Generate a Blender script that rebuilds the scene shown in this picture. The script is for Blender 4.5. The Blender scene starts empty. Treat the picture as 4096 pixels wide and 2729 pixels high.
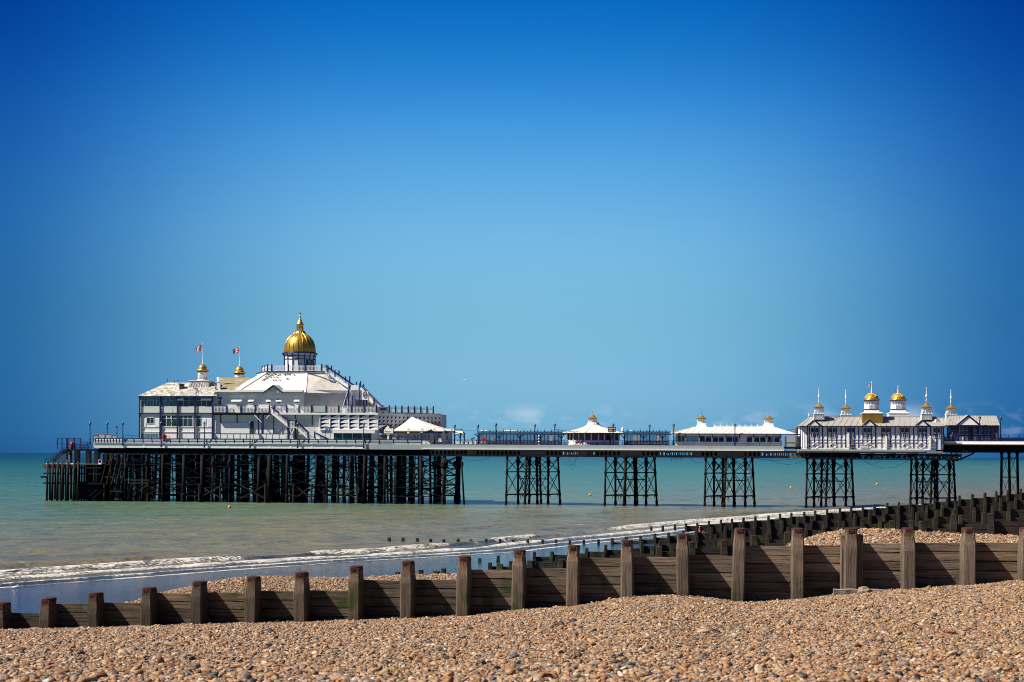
import bpy, bmesh, math, random
import numpy as np
from mathutils import Vector, Matrix
random.seed(7); RNG = np.random.default_rng(11)
sc = bpy.context.scene
COL = sc.collection

# ------------------------------------------------------------------ camera
H = 10.9            # camera height above the sea, metres
F = 6000.0          # focal length in pixels of the 4096 px wide photograph
TH = 0.0053         # slight roll
CX, CY = 2048.0, 1821.0
cam = bpy.data.objects.new('camera', bpy.data.cameras.new('camera')); COL.objects.link(cam)
cam.location = (0, 0, H); cam.rotation_euler = (math.pi/2, -TH, 0)
cam.data.sensor_width = 36; cam.data.lens = 36*F/4096
cam.data.shift_y = (CY-1364.5)/4096
cam.data.clip_start = .5; cam.data.clip_end = 90000
cam.data.dof.use_dof = True; cam.data.dof.focus_distance = 75; cam.data.dof.aperture_fstop = 5.6
sc.camera = cam

# ------------------------------------------------------------------ light
SUN_DIR = Vector((1.048, .277, -1.25)).normalized()      # the way the light travels
SUN_EL = math.asin(-SUN_DIR.z)
EXPO = 1.25
sun = bpy.data.objects.new('sun', bpy.data.lights.new('sun', 'SUN')); COL.objects.link(sun)
sun.data.energy = 4.2; sun.data.angle = math.radians(.5); sun.data.color = (1, .925, .80)
sun.rotation_euler = SUN_DIR.to_track_quat('-Z', 'Y').to_euler()
sun.location = (-60, -20, 120)

w = bpy.data.worlds.new('World'); sc.world = w; w.use_nodes = True
N = w.node_tree.nodes; L = w.node_tree.links
bg = N['Background']
sky = N.new('ShaderNodeTexSky'); sky.sky_type = 'NISHITA'; sky.sun_disc = False
sky.sun_elevation = SUN_EL; sky.sun_rotation = math.atan2(-SUN_DIR.x, -SUN_DIR.y)
tc = N.new('ShaderNodeTexCoord'); sp = N.new('ShaderNodeSeparateXYZ'); L.new(tc.outputs['Generated'], sp.inputs[0])
def ramp(nt, keys, interp='LINEAR'):
    r = nt.nodes.new('ShaderNodeValToRGB'); r.color_ramp.interpolation = interp
    e = r.color_ramp.elements
    while len(e) < len(keys): e.new(.5)
    for i, (p, c) in enumerate(keys):
        e[i].position = p; e[i].color = tuple(c)+(1,) if len(c) == 3 else c
    return r
def mth(nt, op, a, b=None, c=None, clamp=False):
    m = nt.nodes.new('ShaderNodeMath'); m.operation = op; m.use_clamp = clamp
    for i, x in enumerate((a, b, c)):
        if x is None: continue
        if hasattr(x, 'is_output'): nt.links.new(x, m.inputs[i])
        else: m.inputs[i].default_value = x
    return m.outputs[0]
def mixc(nt, fac, a, b, mode='MIX'):
    m = nt.nodes.new('ShaderNodeMix'); m.data_type = 'RGBA'; m.blend_type = mode
    for s, x in ((m.inputs[0], fac), (m.inputs[6], a), (m.inputs[7], b)):
        if hasattr(x, 'is_output'): nt.links.new(x, s)
        elif isinstance(x, (int, float)): s.default_value = x
        else: s.default_value = tuple(x)+(1,) if len(x) == 3 else x
    return m.outputs[2]
wt = w.node_tree
# deep clear-air blue by height; the bearing ramp paints lens edge darkening into the sky
el = ramp(wt, [(.0, (.19, .50, .95)), (.026, (.17, .39, .71)), (.079, (.19, .37, .51)), (.152, (.21, .425, .55)),
               (.223, (.080, .335, .555)), (.29, (.006, .205, .47)), (.45, (.04, .24, .45)), (1, (.30, .42, .52))], 'CARDINAL')
L.new(sp.outputs[2], el.inputs[0])
phi = mth(wt, 'DIVIDE', mth(wt, 'ABSOLUTE', mth(wt, 'ARCTAN2', sp.outputs[0], sp.outputs[1])), math.pi)
az = ramp(wt, [(0, (1, 1, 1)), (.012, (1, 1, 1)), (.03, (.95, .97, .98)), (.05, (.80, .87, .92)), (.075, (.38, .57, .74)), (.10, (.09, .28, .52)), (.13, (.03, .19, .42)),
               (.25, (.16, .28, .44)), (.5, (.32, .37, .46)), (1, (.34, .38, .46))], 'B_SPLINE')
L.new(phi, az.inputs[0])
c1 = mixc(wt, 1., sky.outputs[0], el.outputs[0], 'MULTIPLY')
c2 = mixc(wt, 1., c1, az.outputs[0], 'MULTIPLY')
# a few faint puffs of cloud just above the horizon
cm = N.new('ShaderNodeMapping'); L.new(tc.outputs['Generated'], cm.inputs[0]); cm.inputs[3].default_value = (26, 26, 52)
cn = N.new('ShaderNodeTexNoise'); L.new(cm.outputs[0], cn.inputs[0]); cn.inputs['Scale'].default_value = 1; cn.inputs['Detail'].default_value = 3
cn.inputs['Roughness'].default_value = .6
band = ramp(wt, [(.008, (0, 0, 0)), (.018, (1, 1, 1)), (.027, (1, 1, 1)), (.036, (0, 0, 0))]); L.new(sp.outputs[2], band.inputs[0])
cr = ramp(wt, [(.50, (0, 0, 0)), (.74, (1, 1, 1))]); L.new(cn.outputs[0], cr.inputs[0])
cf = mth(wt, 'MULTIPLY', mth(wt, 'MULTIPLY', band.outputs[0], cr.outputs[0]), mth(wt, 'MULTIPLY', mth(wt, 'GREATER_THAN', sp.outputs[0], -.06), .45))
c3 = mixc(wt, cf, c2, (2.6, 2.9, 3.3))
L.new(c3, bg.inputs[0]); bg.inputs[1].default_value = .114
sc.view_settings.view_transform = 'Standard'; sc.view_settings.look = 'None'
sc.view_settings.exposure = EXPO; sc.view_settings.gamma = 1
sc.cycles.filter_width = 1.05; sc.cycles.max_bounces = 6; sc.cycles.transparent_max_bounces = 12

# ------------------------------------------------------------------ materials
MAT = {}
def new_mat(name):
    m = bpy.data.materials.new(name); m.use_nodes = True; MAT[name] = m
    return m, m.node_tree, m.node_tree.nodes['Principled BSDF']
def tex(nt, kind, scale, vec=None, **kw):
    t = nt.nodes.new(kind)
    if 'Scale' in t.inputs: t.inputs['Scale'].default_value = scale
    for k, v in kw.items():
        if k in t.inputs: t.inputs[k].default_value = v
        else: setattr(t, k, v)
    if vec is not None: nt.links.new(vec, t.inputs['Vector'])
    return t
def coords(nt, scale=(1, 1, 1), which='Object'):
    c = nt.nodes.new('ShaderNodeTexCoord'); m = nt.nodes.new('ShaderNodeMapping')
    m.inputs[3].default_value = scale; nt.links.new(c.outputs[which], m.inputs[0]); return m.outputs[0]
def paint(name, col, dirt=None, amt=.5, rough=.55, scale=1.2, metal=0, stretch=(1, 1, .35), bump=0.0, spec=.5, lo=.45, hi=.75):
    """painted / weathered surface: base colour with dirt patches and streaks"""
    m, nt, b = new_mat(name)
    v = coords(nt, stretch)
    n1 = tex(nt, 'ShaderNodeTexNoise', scale, v, Detail=6, Roughness=.65)
    r = ramp(nt, [(lo, (0, 0, 0)), (hi, (1, 1, 1))]); nt.links.new(n1.outputs[0], r.inputs[0])
    d = dirt or tuple(c*.6 for c in col)
    cc = mixc(nt, mth(nt, 'MULTIPLY', r.outputs[0], amt), col, d)
    nt.links.new(cc, b.inputs['Base Color'])
    b.inputs['Roughness'].default_value = rough; b.inputs['Metallic'].default_value = metal
    b.inputs['Specular IOR Level'].default_value = spec
    if bump:
        bp = nt.nodes.new('ShaderNodeBump'); bp.inputs['Strength'].default_value = bump; bp.inputs['Distance'].default_value = .1
        n2 = tex(nt, 'ShaderNodeTexNoise', scale*6, v, Detail=4); nt.links.new(n2.outputs[0], bp.inputs['Height'])
        nt.links.new(bp.outputs[0], b.inputs['Normal'])
    return m
paint('white', (.70, .70, .71), (.54, .52, .48), .5, .5)
paint('white_warm', (.80, .78, .73), (.58, .54, .46), .5, .6, 1.6)
paint('white_roof', (.53, .50, .46), (.34, .31, .26), .7, .6, .9, stretch=(1, 1, 1))
paint('lichen_roof', (.50, .475, .43), (.12, .105, .07), .95, .8, 1.1, stretch=(1, 1, 1), lo=.38, hi=.6)
paint('moss_roof', (.165, .14, .075), (.34, .31, .23), .8, .85, 1.0, stretch=(1, 1, 2.2), lo=.5, hi=.68)
paint('lead_roof', (.27, .255, .24), (.18, .165, .15), .6, .55, .8, stretch=(1, 1, 1))
paint('grey_panel', (.27, .31, .335), (.20, .23, .25), .6, .6, .6)
paint('screen_panel', (.34, .40, .395), (.25, .30, .30), .6, .45, .5)
paint('blue', (.006, .008, .085), (.01, .01, .04), .5, .4)
paint('blue_sign', (.01, .06, .30), None, .3, .4)
paint('gold', (.54, .325, .060), (.30, .16, .025), .7, .34, 1.5, metal=.72, stretch=(1, 1, 1))
paint('iron', (.0035, .0045, .013), (.008, .005, .004), .7, .75, .6, spec=.12)
paint('iron_rust', (.010, .007, .007), (.026, .017, .010), .9, .85, .8, spec=.1)
paint('girder', (.105, .095, .088), (.055, .04, .034), .8, .7, .5, spec=.3)
paint('timber_pile', (.026, .019, .013), (.012, .009, .009), .8, .85, .7, spec=.2)
paint('concrete', (.14, .125, .105), (.06, .05, .045), .7, .85)
paint('deck_wood', (.20, .17, .14), (.12, .10, .08), .7, .8)
paint('dark', (.012, .012, .016), None, .3, .6)
paint('red', (.42, .02, .02), (.25, .02, .02), .5, .5)
paint('maroon', (.11, .022, .02), (.05, .015, .015), .6, .6)
paint('orange', (.80, .22, .02), (.6, .15, .02), .5, .5)
paint('pink', (.75, .10, .18), None, .3, .7)
paint('navy_cloth', (.012, .02, .10), None, .3, .8)
paint('red_cloth', (.26, .01, .03), None, .3, .8)
paint('denim', (.03, .05, .11), None, .3, .8)
paint('skin', (.55, .32, .22), None, .2, .6)
paint('hair', (.05, .03, .02), None, .2, .7)
paint('feather_white', (.75, .75, .74), None, .1, .8)
paint('feather_grey', (.12, .12, .13), None, .3, .8)
paint('flag_blue', (.02, .025, .20), None, .2, .8)
paint('flag_red', (.45, .012, .03), None, .2, .8)
paint('flag_white', (.75, .74, .74), None, .1, .8)
paint('sign_cream', (.60, .54, .42), (.45, .38, .28), .6, .6)
paint('rust_cap', (.044, .015, .012), (.025, .008, .007), .9, .85, 6, stretch=(1, 1, 1), spec=.2, bump=.4)
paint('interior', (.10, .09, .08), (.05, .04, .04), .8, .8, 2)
paint('goods', (.30, .05, .03), (.35, .22, .05), 1, .7, 3, stretch=(1, 1, 1), lo=.4, hi=.6)
paint('boards_text', (.25, .22, .20), None, .3, .8)

def slat_white(name, col, per):
    m, nt, b = new_mat(name)
    v = coords(nt)
    wv = tex(nt, 'ShaderNodeTexWave', per, v, wave_type='BANDS', bands_direction='Z', wave_profile='SAW', Distortion=.6)
    wv.inputs['Detail'].default_value = 2
    bp = nt.nodes.new('ShaderNodeBump'); bp.inputs['Strength'].default_value = .6; bp.inputs['Distance'].default_value = .05
    nt.links.new(wv.outputs[0], bp.inputs['Height']); nt.links.new(bp.outputs[0], b.inputs['Normal'])
    n = tex(nt, 'ShaderNodeTexNoise', 2, v, Detail=5)
    nt.links.new(mixc(nt, mth(nt, 'MULTIPLY', n.outputs[0], .35), col, (.55, .53, .48)), b.inputs['Base Color'])
    b.inputs['Roughness'].default_value = .6
slat_white('clapboard', (.76, .75, .72), 1.6)

def glass(name, tint, alpha, rough=.06):
    m, nt, b = new_mat(name)
    out = nt.nodes['Material Output']
    tr = nt.nodes.new('ShaderNodeBsdfTransparent'); tr.inputs[0].default_value = tuple(tint)+(1,)
    b.inputs['Base Color'].default_value = (.02, .05, .06, 1); b.inputs['Roughness'].default_value = rough
    mx = nt.nodes.new('ShaderNodeMixShader'); mx.inputs[0].default_value = alpha
    nt.links.new(tr.outputs[0], mx.inputs[1]); nt.links.new(b.outputs[0], mx.inputs[2]); nt.links.new(mx.outputs[0], out.inputs[0])
glass('glass_clear', (.80, .90, .92), .28)
glass('glass_lamp', (.85, .9, .85), .35, .2)
glass('glass_roof', (.55, .65, .75), .55, .15)
def dark_glass(name, c0, c1, sc_=.9):
    m, nt, b = new_mat(name)
    v = coords(nt, (1, 1, .3)); n = tex(nt, 'ShaderNodeTexNoise', sc_, v, Detail=3)
    r = ramp(nt, [(.4, (0, 0, 0)), (.62, (1, 1, 1))]); nt.links.new(n.outputs[0], r.inputs[0])
    nt.links.new(mixc(nt, r.outputs[0], c0, c1), b.inputs['Base Color'])
    b.inputs['Roughness'].default_value = .08
dark_glass('glass_dark', (.012, .035, .045), (.035, .075, .085))
dark_glass('glass_pale', (.06, .22, .30), (.02, .07, .09), 2.2)
dark_glass('glass_red', (.10, .02, .015), (.03, .02, .025), 1.5)

def wood_mat(name, base, dark, grain_axis, algae=True, rust_run=False):
    """weathered groyne oak: grain along an axis, knots, checks, green growth low on the beach"""
    m, nt, b = new_mat(name)
    st = [9, 9, 9]; st[grain_axis] = .55
    v = coords(nt, tuple(st))
    n1 = tex(nt, 'ShaderNodeTexNoise', 1.0, v, Detail=7, Roughness=.7, Distortion=.5)
    r1 = ramp(nt, [(.30, (0, 0, 0)), (.72, (1, 1, 1))]); nt.links.new(n1.outputs[0], r1.inputs[0])
    v2 = coords(nt, (1, 1, 1)); n2 = tex(nt, 'ShaderNodeTexNoise', .9, v2, Detail=4)
    st3 = [34, 34, 34]; st3[grain_axis] = .9
    n3 = tex(nt, 'ShaderNodeTexNoise', 1.0, coords(nt, tuple(st3)), Detail=4, Roughness=.6)
    r3 = ramp(nt, [(.34, (0, 0, 0)), (.46, (1, 1, 1))]); nt.links.new(n3.outputs[0], r3.inputs[0])
    c = mixc(nt, r1.outputs[0], dark, base)
    c = mixc(nt, mth(nt, 'MULTIPLY', n2.outputs[0], .55), c, tuple(x*.62 for x in base))
    c = mixc(nt, 1., c, mixc(nt, r3.outputs[0], (.36, .33, .31), (1, 1, 1)), 'MULTIPLY')
    oi = nt.nodes.new('ShaderNodeObjectInfo')
    tone = ramp(nt, [(0, (.72, .70, .72)), (.5, (1, 1, 1)), (1, (1.15, 1.05, .92))]); nt.links.new(oi.outputs['Random'], tone.inputs[0])
    c = mixc(nt, 1., c, tone.outputs[0], 'MULTIPLY')
    tn = nt.nodes.new('ShaderNodeAttribute'); tn.attribute_name = 'tone'
    c = mixc(nt, 1., c, mth(nt, 'ADD', 1., tn.outputs['Fac']), 'MULTIPLY')
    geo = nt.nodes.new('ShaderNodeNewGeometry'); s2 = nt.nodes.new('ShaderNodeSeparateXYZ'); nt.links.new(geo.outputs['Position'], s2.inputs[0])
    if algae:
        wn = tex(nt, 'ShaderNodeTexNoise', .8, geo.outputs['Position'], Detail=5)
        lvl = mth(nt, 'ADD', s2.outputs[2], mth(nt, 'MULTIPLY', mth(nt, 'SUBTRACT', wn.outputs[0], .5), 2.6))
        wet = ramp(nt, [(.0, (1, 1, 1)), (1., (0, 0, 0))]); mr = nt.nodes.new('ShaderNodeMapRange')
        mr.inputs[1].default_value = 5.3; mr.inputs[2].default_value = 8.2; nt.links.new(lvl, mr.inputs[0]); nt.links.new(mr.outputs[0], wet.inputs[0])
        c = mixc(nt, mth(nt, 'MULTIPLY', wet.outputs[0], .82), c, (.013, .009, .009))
        gn = tex(nt, 'ShaderNodeTexNoise', 1.7, geo.outputs['Position'], Detail=4)
        gr = ramp(nt, [(.52, (0, 0, 0)), (.66, (1, 1, 1))]); nt.links.new(gn.outputs[0], gr.inputs[0])
        g2 = ramp(nt, [(.15, (0, 0, 0)), (.55, (1, 1, 1))]); nt.links.new(wet.outputs[0], g2.inputs[0])
        c = mixc(nt, mth(nt, 'MULTIPLY', mth(nt, 'MULTIPLY', gr.outputs[0], g2.outputs[0]), .8), c, (.022, .040, .004))
    if rust_run:                      # rust washed down from the iron band on the post's head
        at = nt.nodes.new('ShaderNodeAttribute'); at.attribute_name = 'below_cap'
        rn = tex(nt, 'ShaderNodeTexNoise', 1.0, coords(nt, (14, 14, .8)), Detail=3)
        f = mth(nt, 'SUBTRACT', mth(nt, 'ADD', .62, mth(nt, 'MULTIPLY', mth(nt, 'SUBTRACT', rn.outputs[0], .5), 2.4)), mth(nt, 'MULTIPLY', at.outputs['Fac'], 1.9), clamp=True)
        c = mixc(nt, f, c, (.085, .026, .012))
    nt.links.new(c, b.inputs['Base Color']); b.inputs['Roughness'].default_value = .82; b.inputs['Specular IOR Level'].default_value = .25
    bp = nt.nodes.new('ShaderNodeBump'); bp.inputs['Strength'].default_value = .75; bp.inputs['Distance'].default_value = .03
    nt.links.new(mth(nt, 'ADD', n1.outputs[0], mth(nt, 'MULTIPLY', r3.outputs[0], .8)), bp.inputs['Height']); nt.links.new(bp.outputs[0], b.inputs['Normal'])
wood_mat('plank_wood', (.275, .205, .152), (.150, .108, .080), 0)
wood_mat('post_wood', (.235, .178, .130), (.095, .068, .050), 2, rust_run=True)
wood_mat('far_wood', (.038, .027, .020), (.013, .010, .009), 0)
wood_mat('driftwood', (.36, .28, .21), (.18, .13, .10), 0, algae=False)

# ------------------------------------------------------------------ mesh building
BASE = {}
class Frame:
    """a local system: s along the structure (to the right), t away from the viewer, z up"""
    def __init__(self, oy, ang): self.oy, self.a = oy, ang; self.c, self.s_ = math.cos(ang), math.sin(ang)
    def world(self, s, t, z): return Vector((s*self.c+t*self.s_, self.oy-s*self.s_+t*self.c, z))
    def uv(self, px, py):
        dx, dy = px-CX, py-CY; c, s = math.cos(TH), math.sin(TH)
        return dx*c+dy*s, -dx*s+dy*c
    def pt(self, px, py, t):
        """the point at depth t that measures px, py on the 4096 px photograph"""
        u, v = self.uv(px, py); k = u/F
        s = (k*(self.oy+t*self.c)-t*self.s_)/(self.c+k*self.s_)
        Y = self.oy-s*self.s_+t*self.c
        return Vector((s, t, H-v*Y/F))
PF = Frame(326, .139)
WF = Frame(0, 0)

class MB:
    def __init__(self): self.v, self.f, self.m, self.sm = [], [], [], []
    def add(self, vs, fs, m=0, smooth=False):
        o = len(self.v); self.v += [tuple(x) for x in vs]
        self.f += [tuple(i+o for i in f) for f in fs]; self.m += [m]*len(fs); self.sm += [smooth]*len(fs); return self
    def box(self, x0, x1, y0, y1, z0, z1, m=0):
        return self.add([(x0,y0,z0),(x1,y0,z0),(x1,y1,z0),(x0,y1,z0),(x0,y0,z1),(x1,y0,z1),(x1,y1,z1),(x0,y1,z1)],
                 [(0,3,2,1),(4,5,6,7),(0,1,5,4),(1,2,6,5),(2,3,7,6),(3,0,4,7)], m)
    def bar(self, p, q, w_, d=None, m=0, up=(0,0,1)):
        p, q = Vector(p), Vector(q); d = d or w_; ax = (q-p)
        if ax.length < 1e-6: return self
        ax.normalize(); u = Vector(up)
        if abs(ax.dot(u)) > .98: u = Vector((0,1,0))
        a = ax.cross(u).normalized()*w_/2; b_ = ax.cross(a.normalized()).normalized()*d/2
        return self.add([p-a-b_,p+a-b_,p+a+b_,p-a+b_,q-a-b_,q+a-b_,q+a+b_,q-a+b_],
                 [(0,3,2,1),(4,5,6,7),(0,1,5,4),(1,2,6,5),(2,3,7,6),(3,0,4,7)], m)
    def tube(self, p, q, r0, r1=None, n=6, m=0):
        p, q = Vector(p), Vector(q); r1 = r0 if r1 is None else r1; ax = (q-p)
        if ax.length < 1e-6: return self
        ax.normalize(); u = Vector((0,0,1)) if abs(ax.z) < .95 else Vector((0,1,0))
        a = ax.cross(u).normalized(); b_ = ax.cross(a)
        vs = []
        for c, r in ((p, r0), (q, r1)):
            for i in range(n):
                t = 2*math.pi*i/n; vs.append(c+(a*math.cos(t)+b_*math.sin(t))*r)
        fs = [(i,(i+1)%n,n+(i+1)%n,n+i) for i in range(n)]+[tuple(range(n-1,-1,-1)), tuple(range(n,2*n))]
        return self.add(vs, fs, m, n > 7)
    def path(self, pts, r, n=5, m=0):
        for i in range(len(pts)-1): self.tube(pts[i], pts[i+1], r, r, n, m)
        return self
    def lathe(self, c, prof, n=16, m=0, smooth=True, rot=0, sq=None):
        """profile of (radius, height) turned about the vertical through c"""
        c = Vector(c); vs = []; fs = []
        for r, h in prof:
            for i in range(n):
                t = rot+2*math.pi*i/n; vs.append((c.x+r*math.cos(t), c.y+r*math.sin(t), c.z+h))
        for j in range(len(prof)-1):
            for i in range(n): fs.append((j*n+i, j*n+(i+1)%n, (j+1)*n+(i+1)%n, (j+1)*n+i))
        fs.append(tuple(range(n-1,-1,-1))); k = (len(prof)-1)*n; fs.append(tuple(range(k,k+n)))
        o = len(self.f); self.add(vs, fs, m, smooth); self.sm[-1] = self.sm[-2] = False; return self
    def prism(self, poly, h0, h1, axis, m=0):
        """polygon of 2-D points extruded along axis 0, 1 or 2"""
        n = len(poly); vs = []
        for h in (h0, h1):
            for a, b_ in poly: vs.append({0:(h,a,b_),1:(a,h,b_),2:(a,b_,h)}[axis])
        fs = [tuple(range(n-1,-1,-1)), tuple(range(n,2*n))]+[(i,(i+1)%n,n+(i+1)%n,n+i) for i in range(n)]
        return self.add(vs, fs, m)
    def ball(self, c, r, sx=1, sy=1, sz=1, n=10, m=0):
        c = Vector(c); prof = []; k = max(4, n//2)
        vs, fs = [], []
        for j in range(1, k):
            th = math.pi*j/k
            for i in range(n):
                p = 2*math.pi*i/n; vs.append((c.x+r*sx*math.sin(th)*math.cos(p), c.y+r*sy*math.sin(th)*math.sin(p), c.z+r*sz*math.cos(th)))
        t, b_ = len(vs), len(vs)+1; vs += [(c.x,c.y,c.z+r*sz),(c.x,c.y,c.z-r*sz)]
        for j in range(k-2):
            for i in range(n): fs.append((j*n+i,(j+1)*n+i,(j+1)*n+(i+1)%n,j*n+(i+1)%n))
        for i in range(n): fs += [(t,i,(i+1)%n),(b_,(k-2)*n+(i+1)%n,(k-2)*n+i)]
        return self.add(vs, fs, m, True)
    def mesh(self, name, mats, off=(0,0,0)):
        me = bpy.data.meshes.new(name); ox, oy, oz = off
        me.from_pydata([(a-ox,b_-oy,c-oz) for a,b_,c in self.v], [], self.f)
        for x in (mats if isinstance(mats, (list, tuple)) else [mats]): me.materials.append(MAT[x])
        me.polygons.foreach_set('material_index', self.m); me.polygons.foreach_set('use_smooth', self.sm)
        bm = bmesh.new(); bm.from_mesh(me); bmesh.ops.recalc_face_normals(bm, faces=bm.faces); bm.to_mesh(me); bm.free()
        me.update(); return me
    def build(self, name, mats, parent):
        """link as a part of parent (itself a thing or a part)"""
        base = BASE[parent.name]
        o = bpy.data.objects.new(name, self.mesh(name, mats, base)); COL.objects.link(o); o.parent = parent
        BASE[o.name] = base; return o
    def single(self, name, mats, fr, base, label=None, cat=None, group=None, kind=None):
        o = bpy.data.objects.new(name, self.mesh(name, mats, base)); COL.objects.link(o)
        o.location = fr.world(*base); o.rotation_euler = (0,0,-fr.a); BASE[o.name] = tuple(base)
        tag(o, label, cat, group, kind); return o
def tag(o, label=None, cat=None, group=None, kind=None):
    for k, v in (('label', label), ('category', cat), ('group', group), ('kind', kind)):
        if v: o[k] = v
    return o
def thing(name, fr, base, label, cat, group=None):
    o = bpy.data.objects.new(name, None); COL.objects.link(o); o.empty_display_size = .3
    o.location = fr.world(*base); o.rotation_euler = (0,0,-fr.a); BASE[o.name] = tuple(base)
    return tag(o, label, cat, group)
def copy_tree(o, parent=None):
    c = o.copy(); COL.objects.link(c); BASE[c.name] = BASE[o.name]
    if parent: c.parent = parent
    for ch in list(o.children): copy_tree(ch, c)
    return c
def place(o, fr, base):
    o.location = fr.world(*base); o.rotation_euler = (0,0,-fr.a)
PT = PF.pt
def R(mb, x0, y0, x1, y1, t0, t1, m=0):
    """box whose front face covers the photo rectangle x0,y0..x1,y1 at depth t0"""
    a, b_ = PT(x0, (y0+y1)/2, t0), PT(x1, (y0+y1)/2, t0); xc = (x0+x1)/2
    return mb.box(a.x, b_.x, t0, t1, PT(xc, y1, t0).z, PT(xc, y0, t0).z, m)
def lettering(name, body, h, mat, parent, c, thick=.01, width=None):
    """raised letters, centred on c, facing the viewer"""
    cu = bpy.data.curves.new(name, 'FONT'); cu.body = body; cu.size = h; cu.align_x = 'CENTER'; cu.align_y = 'CENTER'; cu.extrude = thick
    tmp = bpy.data.objects.new(name, cu); COL.objects.link(tmp)
    dg = bpy.context.evaluated_depsgraph_get(); me = bpy.data.meshes.new_from_object(tmp.evaluated_get(dg))
    bpy.data.objects.remove(tmp)
    base = BASE[parent.name]; me.materials.clear(); me.materials.append(MAT[mat])
    k = 1
    if width:
        xs = [v.co.x for v in me.vertices]; k = width/(max(xs)-min(xs))
    for v in me.vertices:
        x, y, z = v.co; v.co = (c[0]+x*k-base[0], c[1]-z-base[1], c[2]+y-base[2])
    o = bpy.data.objects.new(name, me); COL.objects.link(o); o.parent = parent; BASE[o.name] = base
    return o
def win(parent, x0, y0, x1, y1, t, cols=2, rows=2, glass='glass_dark', frame='white', fw=.07, name='window', ys=None):
    """a window: frame with glazing bars proud of the wall at t, its pane behind the bars"""
    a, b_ = PT(x0, y1, t), PT(x1, y0, t); s0, s1 = a.x, b_.x; z0, z1 = PT((x0+x1)/2, y1, t).z, PT((x0+x1)/2, y0, t).z
    mb = MB()
    mb.box(s0, s1, t-.09, t+.01, z0-fw/2, z0+fw/2); mb.box(s0, s1, t-.09, t+.01, z1-fw/2, z1+fw/2)
    for i in range(cols+1):
        s = s0+(s1-s0)*i/cols; mb.box(s-fw/2, s+fw/2, t-.086, t+.006, z0+fw/2, z1-fw/2)
    for j in ([z1-(z1-z0)*q for q in ys] if ys else [z0+(z1-z0)*j/rows for j in range(1, rows)]):
        mb.box(s0+fw/2, s1-fw/2, t-.08, t, j-fw/2.6, j+fw/2.6)
    f = mb.build(name, frame, parent)
    p = MB(); p.box(s0+.01, s1-.01, t-.045, t-.03, z0+.01, z1-.01); p.build('pane', glass, f)
    return f
def vnoise(x, y, seed=0):
    """smooth value noise on arrays, 0..1"""
    xi, yi = np.floor(x).astype(np.int64), np.floor(y).astype(np.int64); xf, yf = x-xi, y-yi
    def hsh(a, b_):
        h = (a*374761393+b_*668265263+seed*974634777) & 0xffffffff; h = ((h ^ (h >> 13))*1274126177) & 0xffffffff
        return ((h ^ (h >> 16)) & 0xffff)/65535.
    u, v = xf*xf*(3-2*xf), yf*yf*(3-2*yf)
    return (hsh(xi, yi)*(1-u)+hsh(xi+1, yi)*u)*(1-v)+(hsh(xi, yi+1)*(1-u)+hsh(xi+1, yi+1)*u)*v
def fbm(x, y, o=4, seed=0):
    s = 0; a = .5; tot = 0
    for i in range(o): s = s+a*vnoise(x*2**i, y*2**i, seed+i); tot += a; a *= .5
    return s/tot
def sstep(a, b_, x):
    t = np.clip((x-a)/(b_-a), 0, 1); return t*t*(3-2*t)
# ------------------------------------------------------------------ ground
GA = math.atan(.15)
G1, G2, G3, G4, G5, G6 = [Frame(y, GA) for y in (46, 79, 112, 146, 186, 221)]
def Xe(Y):          # where the sea's edge runs
    return np.interp(Y, [-100, 0, 120, 151, 168, 204, 250, 313, 420, 700, 70000], [-217, -137, -41, -16.3, 0, 20.5, 46, 90, 165, 370, 37000])
def shore(X, Y): return .79*(X-Xe(Y))        # metres landward of the sea's edge
GB = [(-400,2530),(0,2520),(400,2512),(800,2500),(1230,2490),(1650,2475),(1850,2468),(2100,2440),(2270,2430),(2400,2410),(2480,2396),(2560,2388),(2640,2385),
      (2760,2387),(2850,2396),(2930,2410),(3020,2411),(3150,2405),(3350,2382),(3500,2370),(3700,2355),(3900,2343),(4096,2325),(4500,2300)]
gb = [G1.pt(x, y, -.5) for x, y in GB]; gb_s = [p.x for p in gb]; gb_d = [H-p.z for p in gb]
CR = [(-400,2640),(300,2560),(570,2470),(640,2382),(680,2370),(760,2347),(900,2323),(1000,2319),(1100,2325),(1250,2331),(1400,2328),(1700,2313),(2000,2313),(2150,2318),(2500,2285),(3000,2240),(3120,2215),
      (3185,2180),(3300,2141),(3400,2128),(3500,2124),(3600,2129),(3700,2141),(3850,2151),(4096,2161),(4500,2165)]
cr = [G1.pt(x, y, 9) for x, y in CR]; cr_s = [p.x for p in cr]; cr_z = [p.z for p in cr]
def profile(d): return np.interp(d, [-400, -200, -30, 0, 30, 45, 60, 75, 90, 107, 130, 250, 900], [-9, -6, -1, 0, 1.0, 2.2, 4, 5.9, 7.2, 8.8, 9.5, 10.3, 10.6])
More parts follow.
